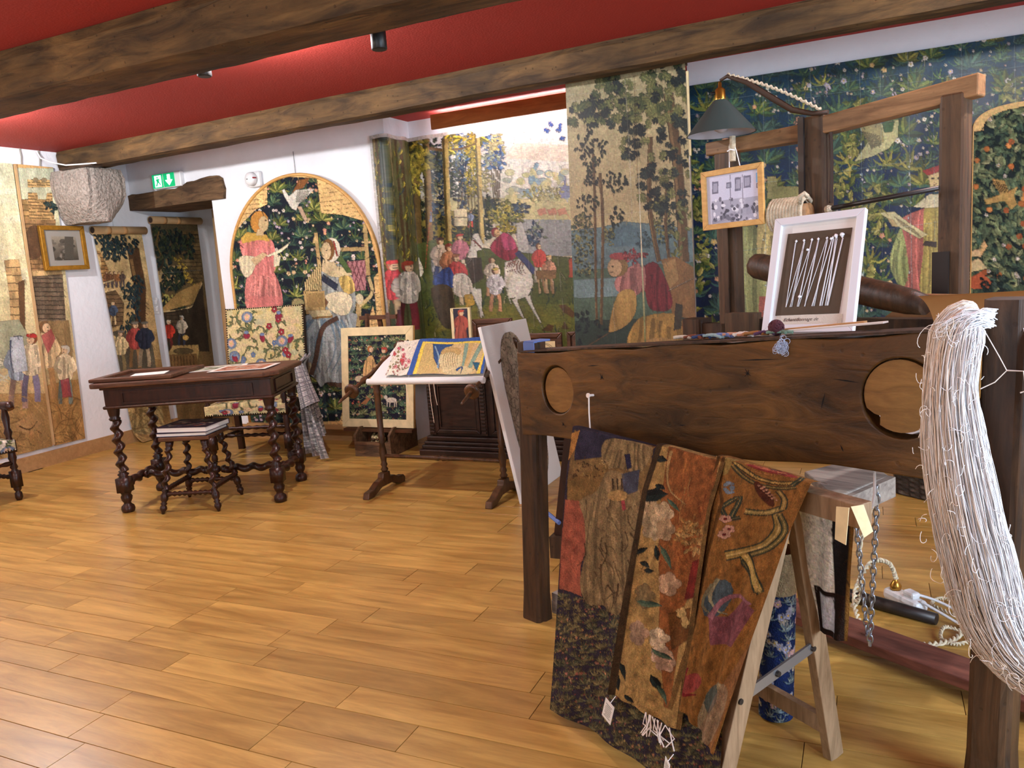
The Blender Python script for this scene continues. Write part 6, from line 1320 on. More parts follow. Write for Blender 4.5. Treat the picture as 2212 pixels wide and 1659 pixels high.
# knots and cracks in the plank: small dark splits
kn = MB()
for (s, z, r_) in ((0.42, 0.945, 0.014), (0.93, 0.985, 0.018), (0.24, 0.775, 0.010)):
    for q in range(7): a = q*0.9+0.3; kn.prism([(0, -0.0016), (r_*(0.5+0.5*((q*37) % 5)/4), 0), (0, 0.0016)], (s, -0.0205, z), (math.cos(a), 0, math.sin(a)), (-math.sin(a), 0, math.cos(a)), (0, -1, 0), 0.0005)
for (s, z, L_, a) in ((1.13, 0.905, 0.045, 1.3), (1.18, 0.82, 0.02, -1.2), (1.16, 0.985, 0.07, -0.1), (0.9, 1.02, 0.12, 0.06), (0.36, 0.98, 0.05, 0.05), (0.7, 0.82, 0.03, 0.1)):
    kn.prism([(0, -0.001), (L_*0.5, -0.002), (L_, 0), (L_*0.5, 0.0015)], (s, -0.0205, z), (math.cos(a), 0, math.sin(a)), (-math.sin(a), 0, math.cos(a)), (0, -1, 0), 0.0005)
o = kn.build('knots', 'dark_void', loom); o['kind'] = 'stuff'
# posts
def post(x0, x1, z1, lean, y0, y1, name='post', foot=True, m='loom_post'):
    mb = MB(); c = 0.018
    prof = [(x0+c, y0), (x1-c, y0), (x1-c*0.4, y0+c*0.4), (x1-c*0.4, y0+c*1.2), (x1, y0+c*1.6), (x1, y1), (x0, y1), (x0, y0+c*1.6), (x0+c*0.4, y0+c*1.2), (x0+c*0.4, y0+c*0.4)]
    sec = [(0, 1.12 if foot else 1), (0.06, 1.06 if foot else 1), (0.11, 1.0), (z1, 1.0)]; vs = []; fs = []; k = len(prof); cx, cy = (x0+x1)/2, (y0+y1)/2
    for z, sc_ in sec: vs += [(cx+(x-cx)*sc_+lean*z/z1, cy+(y-cy)*sc_, z) for x, y in prof]
    for i in range(len(sec)-1): fs += [(i*k+j, i*k+(j+1) % k, (i+1)*k+(j+1) % k, (i+1)*k+j) for j in range(k)]
    fs += [tuple(range(k))[::-1], tuple((len(sec)-1)*k+j for j in range(k))]
    mb.add(vs, fs); return mb.build(name, m, loom)
post(-0.046, 0.050, 1.045, 0.066, -0.012, 0.045)
post(1.462, 1.552, 1.172, 0.02, -0.02, 0.075)
post(-0.02, 0.08, 1.02, 0.0, 1.05, 1.15); post(1.45, 1.55, 1.02, 0.0, 1.05, 1.15)
mb = MB(); mb.box((0.085, 0.035, 1.047), (0.05, 0.082, 0.006)); mb.build('blue_tape', 'blue_tape', loom)
mb = MB(); mb.box((0.092, -0.013, 1.028), (0.052, 0.003, 0.036)); mb.build('blue_tape', 'blue_tape', loom)
mb = MB(); mb.bar((0.05, 0.085, 0.025), (0.05, 1.05, 0.025), 0.06, 0.05); mb.bar((0.05, 0.085, 0.066), (0.05, 1.05, 0.066), 0.05, 0.03); mb.build('floor_stretcher', 'grey_wood', loom)
mb = MB(); mb.box((0.75, 1.10, 0.86), (1.45, 0.05, 0.28)); mb.build('rear_plank', 'loom_post', loom)
mb = MB(); mb.box((0.96, 0.27, 1.035), (0.44, 0.34, 0.022)); mb.build('shelf_board', 'grey_wood', loom)
mb = MB(); mb.box((0.82, 0.72, 0.99), (0.78, 0.06, 0.14)); mb.build('inner_beam', 'loom_post', loom); mb = MB(); mb.box((0.51, 0.68, 1.045), (0.12, 0.05, 0.075)); mb.build('block', 'loom_frame_up', loom)
# rear frame
mb = MB(); vs = []; 
pts = [(0.085, 1.712), (0.10, 1.762), (0.55, 1.775), (0.62, 1.785)]
def beam_piece(p0, p1, h0, h1, name='top_beam', depth=0.075):
    mb = MB(); mb.add([(p0[0], 1.07, p0[1]-h0), (p1[0], 1.07, p1[1]-h1), (p1[0], 1.07, p1[1]), (p0[0], 1.07, p0[1]), (p0[0], 1.07+depth, p0[1]-h0), (p1[0], 1.07+depth, p1[1]-h1), (p1[0], 1.07+depth, p1[1]), (p0[0], 1.07+depth, p0[1])], [(0, 1, 2, 3), (5, 4, 7, 6), (4, 0, 3, 7), (1, 5, 6, 2), (3, 2, 6, 7), (4, 5, 1, 0)]); return mb.build(name, 'loom_frame', loom, bevel=0.006)
beam_piece((0.125, 1.762), (0.615, 1.768), 0.052, 0.066); beam_piece((0.625, 1.782), (1.155, 1.826), 0.066, 0.072)
mb = MB(); mb.bar((0.208, 1.11, 0.95), (0.205, 1.11, 1.735), 0.092, 0.07, (0, 1, 0)); up1 = mb.build('upright', 'loom_frame_up', loom, bevel=0.012)
mb = MB(); mb.bar((0.598, 1.11, 0.95), (0.596, 1.11, 1.79), 0.088, 0.085, (0, 1, 0)); up2 = mb.build('upright', 'loom_frame_up', loom, bevel=0.012)
mb = MB(); mb.bar((1.076, 1.11, 0.95), (1.076, 1.11, 1.78), 0.082, 0.085, (0, 1, 0)); up3 = mb.build('upright', 'loom_frame_up', loom, bevel=0.012)
mb = MB(); mb.box((0.555, 1.058, 1.47), (0.022, 0.012, 0.64)); mb.build('iron_strap', 'iron', loom); mb = MB(); mb.box((1.052, 1.055, 1.17), (0.052, 0.012, 0.17)); mb.build('iron_plate', 'iron', loom)
mb = MB(); mb.box((0.215, 1.065, 1.25), (0.022, 0.01, 0.42)); mb.build('groove', 'loom_post', loom)
mb = MB(); mb.prism([(1.06, 1.02), (1.2, 1.05), (1.25, 1.075), (1.14, 1.115), (1.02, 1.12), (0.9, 1.03)], (0, 0.92, 0), (1, 0, 0), (0, 0, 1), (0, 1, 0), 0.05); mb.build('bracket', 'loom_frame', loom)
# round lever, rope drum, rod
mb = MB(); mb.lathe([(0, 0.046), (0.02, 0.050), (0.45, 0.047), (0.8, 0.045), (0.93, 0.040), (1, 0.030)], (0.432, 0.92, 1.245), (1.155, 0.62, 1.108), 10); mb.build('lever', 'loom_post', loom, True)
mb = MB(); mb.lathe([(0, 0.036), (1, 0.036)], (0.44, 1.03, 1.427), (0.60, 1.03, 1.432), 16); mb.build('drum', 'loom_frame', loom, True)
hx = []
for q in range(11*14): a = 2*PI*q/14; hx.append((0.455+0.0128*q/14, 1.03+0.062*math.cos(a), 1.428+0.062*math.sin(a)))
mb = MB(); mb.tube(hx, 0.0085, 7); mb.tube([(0.59, 0.965, 1.465), (0.60, 0.95, 1.49), (0.615, 0.955, 1.50), (0.62, 0.97, 1.488)], 0.009, 7); mb.build('rope', 'rope', loom, True)
mb = MB(); mb.tube([(0.66, 1.04, 1.437), (1.05, 1.04, 1.470)], 0.0085, 8); mb.build('iron_rod', 'iron', loom, True); mb = MB(); mb.lathe([(0, 0.012), (0.5, 0.016), (1, 0.010)], (0.655, 1.04, 1.436), (0.68, 1.04, 1.438), 10); mb.build('rod_eye', 'rope', loom)
mb = MB(); mb.tube([(0.66, 1.08, 1.72), (0.662, 1.08, 1.60), (0.658, 1.08, 1.46)], 0.007, 6); mb.build('hanging_rope', 'leather', loom)
mb = MB(); mb.tube([(0.303, 0.99, 1.757), (0.305, 0.985, 1.66)], 0.012, 8); mb.build('stick', 'rope', loom)
# tie-up board, chains and treadle
mb = MB(); mb.add([tuple(p) for p in ((0.90, 0.35, 0.598), (1.085, 0.155, 0.598), (1.125, 0.43, 0.598), (0.97, 0.60, 0.598), (0.90, 0.35, 0.622), (1.085, 0.155, 0.622), (1.125, 0.43, 0.622), (0.97, 0.60, 0.622))], [(0, 3, 2, 1), (4, 5, 6, 7), (0, 1, 5, 4), (1, 2, 6, 5), (2, 3, 7, 6), (3, 0, 4, 7)]); mb.build('tie_up_board', 'grey_wood', loom, bevel=0.005)
mb = MB(); mb.bar((1.09, 0.16, 0.585), (1.13, 0.43, 0.592), 0.025, 0.06); mb.build('tie_up_rail', 'grey_wood', loom)
mb = MB(); mb.box((1.095, 0.30, 0.56), (0.03, 0.05, 0.05)); mb.build('hook_block', 'steel', loom)
I = LMW.inverted()
lk = MB(); lk.tube([Vector((0.0168*math.cos(t_), 0.0082*math.sin(t_), 0)) for t_ in np.linspace(0, 2*PI, 10, endpoint=False)], 0.0027, 5, closed=True)
link_mesh = None
def chain(a, b):
    global link_mesh
    a, b = I @ Vector(a), I @ Vector(b); n_ = int((b-a).length/0.024); d = (b-a).normalized(); x = d.cross(Vector((0, 1, 0))).normalized(); y = d.cross(x)
    ch = bpy.data.objects.new('chain', None); COL.objects.link(ch); ch.parent = loom; ch.location = a
    for q in range(n_):
        c = d*(q+0.5)*(b-a).length/n_; p, r_ = (x, y) if q % 2 else (y, x); w3 = d.cross(p)
        if link_mesh is None: o = lk.build('link', 'steel', ch, True); link_mesh = o.data
        else: o = bpy.data.objects.new('link', link_mesh); COL.objects.link(o); o.parent = ch
        o.matrix_local = Matrix((d.to_tuple()+(0,), p.to_tuple()+(0,), w3.to_tuple()+(0,), (0, 0, 0, 1))).transposed(); o.location = c
chain(lw(1.045, 0.36, 0.60), (-0.010, 2.552, 0.085)); chain(lw(1.13, 0.33, 0.615), (-0.002, 2.488, 0.085))
mb = MB(); mb.bar(I @ Vector((-0.27, 2.735, 0.055)), I @ Vector((0.52, 2.27, 0.055)), 0.125, 0.035); mb.build('treadle', 'treadle', loom, bevel=0.004)
mb = MB(); mb.tube([I @ Vector((-0.010, 2.552, 0.072)), I @ Vector((-0.010, 2.552, 0.09))], 0.005, 6); mb.tube([I @ Vector((-0.002, 2.488, 0.072)), I @ Vector((-0.002, 2.488, 0.09))], 0.005, 6); mb.build('treadle_hooks', 'steel', loom)
# ---- lamp on its iron arm, wound with rope
t = thing('loom_lamp', 'grey-green conical lamp on an iron arm wound with rope', 'lamp', lw(0.60, 1.06, 1.79))
P = [lw(0.268, 0.97, 1.975), lw(0.30, 0.97, 1.985), lw(0.37, 0.99, 1.95), lw(0.46, 1.02, 1.875), lw(0.53, 1.04, 1.82), lw(0.60, 1.06, 1.795), lw(0.66, 1.06, 1.79)]
mb = MB(); mb.tube(P, [0.006, 0.008, 0.011, 0.012, 0.011, 0.009, 0.008], 8); mb.build('arm', 'leather', t, True, True)
hx = []
for q in range(220):
    f = q/219.0; i = min(4, int(f*5)); p = Vector(P[1]).lerp(lw(0.63, 1.06, 1.80), f)+Vector((0, 0, 0.014*math.sin(PI*f)+0.006)); a = q*0.55; hx.append(p+Vector((0.0022*math.cos(a), 0.0022*math.sin(a), 0.0035*math.sin(a))))
mb = MB(); mb.tube(hx, 0.0055, 6); mb.build('rope', 'rope', t, True, True)
cl = lw(0.265, 0.97, 0)
mb = MB(); mb.lathe([(1.972, 0.004), (1.965, 0.007), (1.95, 0.007), (1.945, 0.014), (1.94, 0.02), (1.905, 0.022), (1.898, 0.024)], (cl.x, cl.y, 0), seg=14); mb.build('socket', 'brass', t, True, True)
mb = MB(); mb.tube([(cl.x, cl.y, 1.93), (cl.x-0.035, cl.y-0.01, 1.928)], 0.006, 8); mb.build('switch', 'black_metal', t, world=True)
mb = MB(); mb.lathe([(1.900, 0.026), (1.885, 0.040), (1.80, 0.112), (1.772, 0.134), (1.770, 0.136)], (cl.x, cl.y, 0), seg=32); me_ = mb.build('shade', 'shade_enamel', t, True, True)
bm = bmesh.new(); bm.from_mesh(me_.data); bmesh.ops.delete(bm, geom=[f for f in bm.faces if len(f.verts) > 4], context='FACES'); bm.to_mesh(me_.data); bm.free()
mb = MB(); mb.lathe([(1.895, 0.024), (1.80, 0.108), (1.771, 0.132)], (cl.x, cl.y, 0), seg=32); mi = mb.build('shade_lining', 'shade_inside', t, True, True)
bm = bmesh.new(); bm.from_mesh(mi.data); bmesh.ops.delete(bm, geom=[f for f in bm.faces if len(f.verts) > 4], context='FACES'); bm.to_mesh(mi.data); bm.free()
mb = MB(); mb.lathe([(1.885, 0.012), (1.86, 0.014), (1.83, 0.03), (1.805, 0.034), (1.785, 0.025), (1.775, 0.006)], (cl.x, cl.y, 0), seg=16); mb.build('bulb', 'shade_inside', t, True, True)
# ---- framed photograph hanging from the rear frame
t = thing('framed_photograph', 'pine-framed black and white workshop photograph hanging on the loom', 'picture', lw(0.304, 1.0, 1.39))
bl, br, tl = lw(0.172, 0.975, 1.397), lw(0.448, 0.975, 1.402), lw(0.166, 0.98, 1.633); ex_ = (br-bl).normalized(); ey_ = (tl-bl); hh = ey_.length; ey_.normalize(); nn_ = ex_.cross(ey_); wq = (br-bl).length
mb = MB(); frame4(mb, bl, ex_, ey_, nn_, wq, hh, 0.022, 0.016); mb.build('frame', 'pine_frame', t, world=True, bevel=0.002)
mb = MB(); mb.prism([(0.01, 0.01), (wq-0.01, 0.01), (wq-0.01, hh-0.01), (0.01, hh-0.01)], bl-nn_*0.004, ex_, ey_, nn_, 0.008); mb.build('backing', 'paper', t, world=True)
W = [tuple(bl+ex_*a+ey_*b+nn_*0.006) for a, b in ((0.021, hh-0.021), (wq-0.021, hh-0.021), (wq-0.021, 0.021), (0.021, 0.021))]
cv = Cv(130, 110, quad(*W), (206, 206, 222)); f4 = K(1480, 340, 3.77)
cv.poly(f4((200, 170), (610, 90), (620, 330), (220, 360)), (206, 206, 226)); cv.poly(f4((215, 360), (620, 310), (625, 520), (220, 560)), (168, 168, 186))
for (x, y, w_, h) in ((245, 250, 50, 100), (355, 230, 40, 46), (430, 220, 50, 110), (505, 200, 60, 100), (595, 230, 30, 40)): cv.poly(f4((x-w_/2, y-h/2), (x+w_/2, y-h/2-6), (x+w_/2, y+h/2-6), (x-w_/2, y+h/2)), (110, 110, 130)); cv.poly(f4((x-w_/3, y-h/3), (x+w_/3, y-h/3-5), (x+w_/3, y+h/3-5), (x-w_/3, y+h/3)), (160, 160, 180))
for q in range(70): x, y = random.uniform(225, 615), random.uniform(330, 520); c_ = random.choice(((70, 70, 86), (226, 226, 236), (110, 110, 126))); cv.ell(*f4((x, y))[0], random.uniform(2, 5), random.uniform(2, 6), c_)
for x in (365, 465): cv.line(f4((x, 140), (x+5, 380)), 1.6, (120, 120, 140))
for q in range(8): cv.line(f4((220, 545-q*4), (620, 430-q*10)), 1.0, (120, 120, 136), 0.5)
cv.poly(f4((575, 125), (605, 118), (608, 200), (578, 205)), (120, 176, 226)); cv.poly(f4((430, 200), (490, 100), (500, 560), (440, 560)), (230, 230, 240), 0.12); cv.grain(0.04); cloth('photograph', cv, lerp4(*W), 'print', t)
mb = MB(); mb.tube([lw(0.285, 0.99, 1.63), lw(0.287, 0.99, 1.72), lw(0.30, 0.985, 1.745)], 0.002, 5); mb.tube([lw(0.335, 0.99, 1.63), lw(0.318, 0.99, 1.70), lw(0.305, 0.985, 1.74)], 0.002, 5); mb.tube([lw(0.29, 0.97, 1.70), lw(0.305, 0.968, 1.705), lw(0.32, 0.975, 1.70)], 0.003, 5); mb.build('string', 'wool_white', t, world=True)
# ---- white frame with warp thread sample
t = thing('thread_sample_frame', 'white-framed brown sheet strung with zigzag white threads', 'picture', lw(0.92, 0.36, 1.046))
bl, br, tl = lw(0.784, 0.335, 1.048), lw(1.066, 0.335, 1.056), lw(0.752, 0.47, 1.392); ex_ = (br-bl).normalized(); ey_ = (tl-bl); hh = ey_.length; ey_ = (ey_-ex_*ey_.dot(ex_)*0.6); ey_.normalize(); nn_ = ex_.cross(ey_).normalized(); wq = (br-bl).length
def wf(a, b, o_=0.0): return bl+ex_*a+ey_*b+nn_*o_
mb = MB(); frame4(mb, bl, ex_, ey_, nn_, wq, hh, 0.024, 0.02); mb.build('frame', 'white_paint', t, world=True, bevel=0.002)
mb = MB(); mb.prism([(0.015, 0.015), (wq-0.015, 0.015), (wq-0.015, hh-0.015), (0.015, hh-0.015)], wf(0, 0, 0.0), ex_, ey_, nn_, 0.006); mb.build('mount', 'paper', t, world=True)
plain('brown_sheet', (88, 72, 54), 0.8, var=0.08, vscale=20)
X0, X1, Z0, Z1 = 0.040, 0.238, 0.060, 0.318
mb = MB(); mb.prism([(X0-0.006, Z0-0.004), (X1-0.006, Z0-0.002), (X1+0.006, Z1), (X0+0.004, Z1+0.002)], wf(0, 0, 0.006), ex_, ey_, nn_, 0.002); sh = mb.build('brown_sheet', 'brown_sheet', t, world=True)
tops = [0.075, 0.10, 0.125, 0.145, 0.172, 0.190, 0.200, 0.218]; bots = [0.065, 0.082, 0.104, 0.126, 0.152, 0.176, 0.193, 0.197]; st = MB()
for q in range(len(tops)):
    for j in (q-1, q, q):
        if j < 0: continue
        o_ = 0.009+0.0004*random.random(); st.tube([wf(tops[q]+random.uniform(-.003, .003), 0.288, o_), wf(bots[j]+random.uniform(-.004, .004), 0.082, o_)], 0.0009 if q < 5 else 0.0013, 5)
for q in range(len(tops)): st.lathe([(0, 0.001), (0.5, 0.004), (1, 0.001)], wf(tops[q], 0.288, 0.0095), wf(tops[q], 0.297, 0.0095), 6)
o = st.build('warp_threads', 'wool_white', sh, world=False) if False else st.build('warp_threads', 'wool_white', t, True, True); o['kind'] = 'stuff'
mb = MB()
for (a, b, r_) in ((0.218, 0.297, 0.007), (0.200, 0.296, 0.006), (0.186, 0.288, 0.004), (0.116, 0.26, 0.004), (0.108, 0.112, 0.005)): mb.lathe([(0, 0.002), (0.3, r_), (0.7, r_*0.8), (1, 0.001)], wf(a-r_, b, 0.011), wf(a+r_, b+0.002, 0.011), 8)
o = mb.build('wool_tufts', 'wool_white', t, True, True); o['kind'] = 'stuff'
mb = MB(); mb.prism([(0.036, 0.027), (wq-0.04, 0.025), (wq-0.04, 0.056), (0.040, 0.058)], wf(0, 0, 0.006), ex_, ey_, nn_, 0.0015); lb = mb.build('caption_slip', 'cream_cloth', t, world=True)
fc = bpy.data.curves.new('caption', 'FONT'); fc.body = 'Echantillonnage de chaîne'; fc.size = 0.0145; fc.shear = 0.4; fc.extrude = 0.0002
ft_ = bpy.data.objects.new('caption_text', fc); cm_ = bpy.data.meshes.new_from_object(ft_); bpy.data.objects.remove(ft_); fo = bpy.data.objects.new('caption', cm_); COL.objects.link(fo); cm_.materials.clear(); cm_.materials.append(MATS['iron']); fo.parent = t; fo['kind'] = 'stuff'
M = Matrix((ex_.to_tuple()+(0,), ey_.to_tuple()+(0,), nn_.to_tuple()+(0,), (0, 0, 0, 1))).transposed(); M.translation = wf(0.062, 0.037, 0.0082); fo.matrix_local = local(t) @ M
# ---- yarn ends on top of the plank
cols = [((206, 196, 176), 'cream'), ((120, 64, 40), 'rust'), ((52, 70, 110), 'navy'), ((150, 176, 176), 'pale teal'), ((110, 130, 180), 'sky blue'), ((206, 150, 120), 'salmon'), ((226, 220, 210), 'white'), ((160, 110, 60), 'ochre'), ((90, 60, 90), 'violet'), ((120, 150, 130), 'sage')]
for q, (c_, nm) in enumerate(cols):
    plain('yarn_'+nm.replace(' ', '_'), c_, 0.95); s = 0.70+0.033*q; zt = 1.018+0.0675*(s-0.05)+0.002
    o = thing('yarn_hank', nm+' hank of tapestry yarn on top of the loom plank', 'yarn', lw(s, 0.03, zt), 0, 'yarn hanks on the loom plank'); st = MB()
    for j in range(5): a = random.uniform(-0.5, 0.5)+LR; st.tube([(math.cos(a)*x*0.032+random.uniform(-.004, .004), math.sin(a)*x*0.03+random.uniform(-.008, .008), 0.005+0.004*random.random()+0.003*(1-abs(x))) for x in (-1, -0.5, 0, 0.5, 1)], 0.0042, 6)
    st.build('strands', 'yarn_'+nm.replace(' ', '_'), o, True)
plain('yarn_maroon', (84, 44, 52), 0.95)
s = 0.985; o = thing('yarn_ball', 'maroon ball of yarn beside the white sample frame', 'yarn', lw(s, 0.035, 1.085), 0); st = MB()
for j in range(22): a, b_ = random.uniform(0, PI), random.uniform(0, PI); R3 = Matrix.Rotation(a, 3, 'X') @ Matrix.Rotation(b_, 3, 'Y'); st.tube([R3 @ Vector((0.019*math.cos(t_), 0.019*math.sin(t_), 0.003*math.sin(3*t_)))+Vector((0, 0, 0.018)) for t_ in np.linspace(0, 2*PI, 14, endpoint=False)], 0.0028, 5, closed=True)
st.build('strands', 'yarn_maroon', o, True)
plain('fluff', (186, 196, 216), 0.95)
o = thing('wool_tuft', 'pale blue-grey tuft of fluff hanging over the plank edge', 'wool', lw(1.035, -0.03, 1.06)); st = MB()
for j in range(110):
    p = Vector((random.gauss(0, .007), random.gauss(-.004, .004), random.gauss(0.002, .008))); a0 = random.uniform(0, 6); R0 = random.uniform(0.003, 0.008); st.tube([p+Vector((R0*math.cos(a0+k*0.8), R0*0.4*math.sin(k), R0*math.sin(a0+k*0.8))) for k in range(7)], 0.0007, 3)
st.build('fibres', 'fluff', o)
for q, (s0, s1, d_, m_, lab) in enumerate(((1.0, 1.26, 0.06, 'paper', 'long white paper strip lying along the plank'), (0.98, 1.2, 0.09, 'kraft', 'thin brown lath lying behind the white paper strip'))):
    mb = MB(); mb.bar(lw(s0, d_, 1.02+0.0675*s0+0.004), lw(s1, d_-0.01, 1.02+0.0675*s1+0.012), 0.03-0.012*q, 0.004+0.004*q); o = mb.build('paper_strip' if q == 0 else 'lath', m_); tag(o, lab, 'strip')
# nail with string
t = thing('nail_and_string', 'short white string hanging from a nail in the plank', 'string', lw(0.38, -0.022, 0.88))
mb = MB(); mb.lathe([(0, 0.004), (0.8, 0.004), (0.85, 0.008), (1, 0.008)], lw(0.38, -0.018, 0.885), lw(0.378, -0.045, 0.888), 10); mb.build('nail', 'wool_blush', t, world=True); mb = MB(); mb.tube([lw(0.378, -0.04, 0.885), lw(0.377, -0.042, 0.83), lw(0.380, -0.045, 0.775)], 0.0024, 6); mb.build('string', 'wool_blush', t, world=True)
# ---- brown card and carved figure at the right
t = thing('brown_card', 'bent sheet of brown card resting on the loom beyond the yarn', 'card', lw(1.3, 0.62, 1.05))
cvk = Cv(30, 16, [(0, 0), (30, 0), (30, 16), (0, 16)], (198, 150, 96)); cvk.mottle(0.05)
def card(U, V): p = [lw(0, 0, 0)]; s = 1.17+0.55*U; d_ = 0.50+0.16*np.sin(V*1.4); z = 1.145+0.02*U-0.13*V**1.5; ca, sa = math.cos(LR), math.sin(LR); return [LA[0]+s*ca-d_*sa, LA[1]+s*sa+d_*ca, z]
cloth('card_sheet', cvk, lambda U, V: card(U, 1-V) if False else card(U, V), 'print', t)
mb = MB(); mb.bar(lw(1.17, 0.58, 1.02), lw(1.72, 0.58, 1.04), 0.16, 0.03); mb.build('card_base', 'kraft', t, world=True)
t = thing('carved_figure', 'small orange wooden carved figure with outstretched arm at the right edge', 'figurine', lw(1.52, 0.74, 1.06))
p0 = lw(1.52, 0.74, 1.06)
mb = MB(); mb.lathe([(0, 0.035), (0.05, 0.03), (0.1, 0.022), (0.45, 0.02), (0.62, 0.03), (0.78, 0.026), (0.82, 0.01), (0.86, 0.016), (0.94, 0.02), (1.0, 0.006)], p0, p0+Vector((0, 0, 0.24)), 12); mb.build('body', 'carving', t, True, True)
mb = MB(); mb.tube([p0+Vector((0.0, 0, 0.185)), p0+Vector((-0.035, -0.005, 0.175)), p0+Vector((-0.065, -0.01, 0.17)), p0+Vector((-0.08, -0.01, 0.166))], [0.013, 0.010, 0.009, 0.012], 8); mb.build('arm', 'carving', t, True, True)
mb = MB(); mb.tube([p0+Vector((0.0, 0, 0.185)), p0+Vector((0.035, 0.005, 0.175)), p0+Vector((0.08, 0.01, 0.17))], [0.013, 0.010, 0.011], 8); mb.build('arm', 'carving', t, True, True)
mb = MB(); mb.box(tuple(p0+Vector((0, 0, 0.004))), (0.09, 0.06, 0.012)); mb.build('plinth', 'carving', t, world=True)
# ---- yarn skein hanging at the right-hand post
t = thing('yarn_skein', 'long skein of white and beige wool hanging down the near loom post', 'yarn', lw(1.46, -0.06, 1.14))
CP = [Vector(p) for p in ((1.485, -0.035, 1.150), (1.462, -0.075, 1.13), (1.448, -0.085, 1.02), (1.452, -0.085, 0.90), (1.478, -0.09, 0.74), (1.512, -0.095, 0.60), (1.545, -0.10, 0.49), (1.59, -0.10, 0.42), (1.65, -0.10, 0.385), (1.71, -0.10, 0.38))]
def cpos(f):
    x = f*(len(CP)-1); i = min(int(x), len(CP)-2); q = x-i; p0, p1, p2, p3 = CP[max(i-1, 0)], CP[i], CP[i+1], CP[min(i+2, len(CP)-1)]
    return 0.5*((2*p1)+(p2-p0)*q+(2*p0-5*p1+4*p2-p3)*q*q+(3*p1-p0-3*p2+p3)*q**3)
def width(f): return 0.012+0.036*min(1, f*7)+0.022*math.sin(PI*min(1, max(0, (f-0.25)/0.6)))
groups = {'wool_beige': MB(), 'wool_blush': MB(), 'wool_white': MB()}
for q in range(620):
    u = random.uniform(-1, 1); w_ = random.uniform(-1, 1)*math.sqrt(max(0, 1-u*u)); m_ = 'wool_white' if u > -0.05+random.gauss(0, 0.3) else random.choice(('wool_beige', 'wool_blush', 'wool_blush'))
    ph, am, fr = random.uniform(0, 6), random.uniform(0.001, 0.006), random.uniform(2, 6); f1 = random.choice((1.0, 1.0, 1.0, 0.95, 0.8, 0.62)); pts = []
    for k in range(34):
        f = f1*k/33; p = cpos(min(f, 0.999)); tng = (cpos(min(f+0.02, 0.999))-cpos(max(f-0.02, 0))).normalized(); nx = tng.cross(Vector((0, -1, 0))); nx.normalize()
        p = p-nx*(u*width(f)*1.05+am*math.sin(fr*6*f+ph))*1.0+Vector((0, -0.4*w_*width(f)+0.002*math.sin(fr*5*f+ph*2), 0)); pts.append(p)
    groups[m_].tube(pts, 0.0008 if q % 6 else 0.0014, 3)
for q in range(150):   # stray wisps and loops
    f = random.uniform(0.08, 0.95); p = cpos(f); u = random.uniform(-1.25, 1.3); R0 = random.uniform(0.003, 0.013); cx = p+Vector((u*width(f), -0.01-0.035*random.random(), random.uniform(-.02, .02))); a0 = random.uniform(0, 6); tw = random.uniform(0.25, 0.6); dr = Vector((random.gauss(0, .0015), 0, random.gauss(-.001, .0015)))
    groups['wool_white' if u > -0.2 else random.choice(('wool_blush', 'wool_beige'))].tube([cx+dr*k+Vector((R0*math.cos(a0+k*tw), 0.003*math.sin(k), R0*1.3*math.sin(a0+k*tw))) for k in range(random.randint(6, 13))], 0.0008, 3)
CQ = [Vector(q) for q in ((1.70, -0.10, 0.38), (1.76, -0.09, 0.42), (1.77, -0.07, 0.54), (1.73, -0.05, 0.72), (1.67, -0.04, 0.90), (1.61, -0.02, 1.04), (1.578, 0.01, 1.12))]
for q in range(240):   # the skein's other side, coming back up to the post
    u, w_, ph = random.uniform(-1, 1), random.uniform(-1, 1), random.uniform(0, 6); P_ = smooth([tuple(v) for v in CQ], False, 4); n_ = len(P_)
    groups['wool_white'].tube([Vector(P_[k])+Vector((u*0.034*(1-0.5*(k/n_)**2)+0.003*math.sin(k*0.7+ph), w_*0.02+0.002*math.sin(k*0.5+ph), 0.35*u*0.03*(k < 10))) for k in range(n_)], 0.0009, 3)
for nm, g in groups.items():
    o = g.build({'wool_beige': 'beige_strands', 'wool_blush': 'blush_strands', 'wool_white': 'white_strands'}[nm], nm, t, True); 
    o.data.transform(local(t) @ LMW); o['kind'] = 'stuff'
mb = MB()
for q in range(70):
    a = Vector((1.512+random.uniform(-.006, .006), -0.035+random.uniform(-.02, .02), 1.135+random.uniform(-.02, .02))); b = Vector((1.452+random.uniform(-.035, .02), -0.085+random.uniform(-.02, .02), 1.118+random.uniform(-.02, .014))); m_ = (a+b)/2+Vector((random.gauss(0, .006), random.gauss(-.01, .008), 0.014+random.gauss(0, .008)))
    mb.tube([a, a.lerp(m_, 0.55)+Vector((0, 0, .004)), m_, m_.lerp(b, 0.5)+Vector((0, 0, .004)), b], 0.0012, 4)
o = mb.build('tie', 'wool_white', t, True); o.data.transform(local(t) @ LMW); o['kind'] = 'stuff'
mb = MB(); mb.tube([(1.50, -0.05, 1.11), (1.53, -0.06, 1.06), (1.545, -0.06, 1.03), (1.525, -0.065, 1.005), (1.50, -0.07, 0.99)], 0.0012, 4); mb.tube([(1.545, -0.06, 1.03), (1.575, -0.06, 1.03), (1.58, -0.06, 0.99), (1.57, -0.06, 0.985)], 0.0015, 4); o = mb.build('loose_end', 'wool_blush', t); o.data.transform(local(t) @ LMW)
mb = MB(); mb.lathe([(0, 0.008), (1, 0.007)], (1.49, -0.015, 1.14), (1.49, -0.055, 1.146), 10); o = mb.build('peg', 'loom_post', loom)
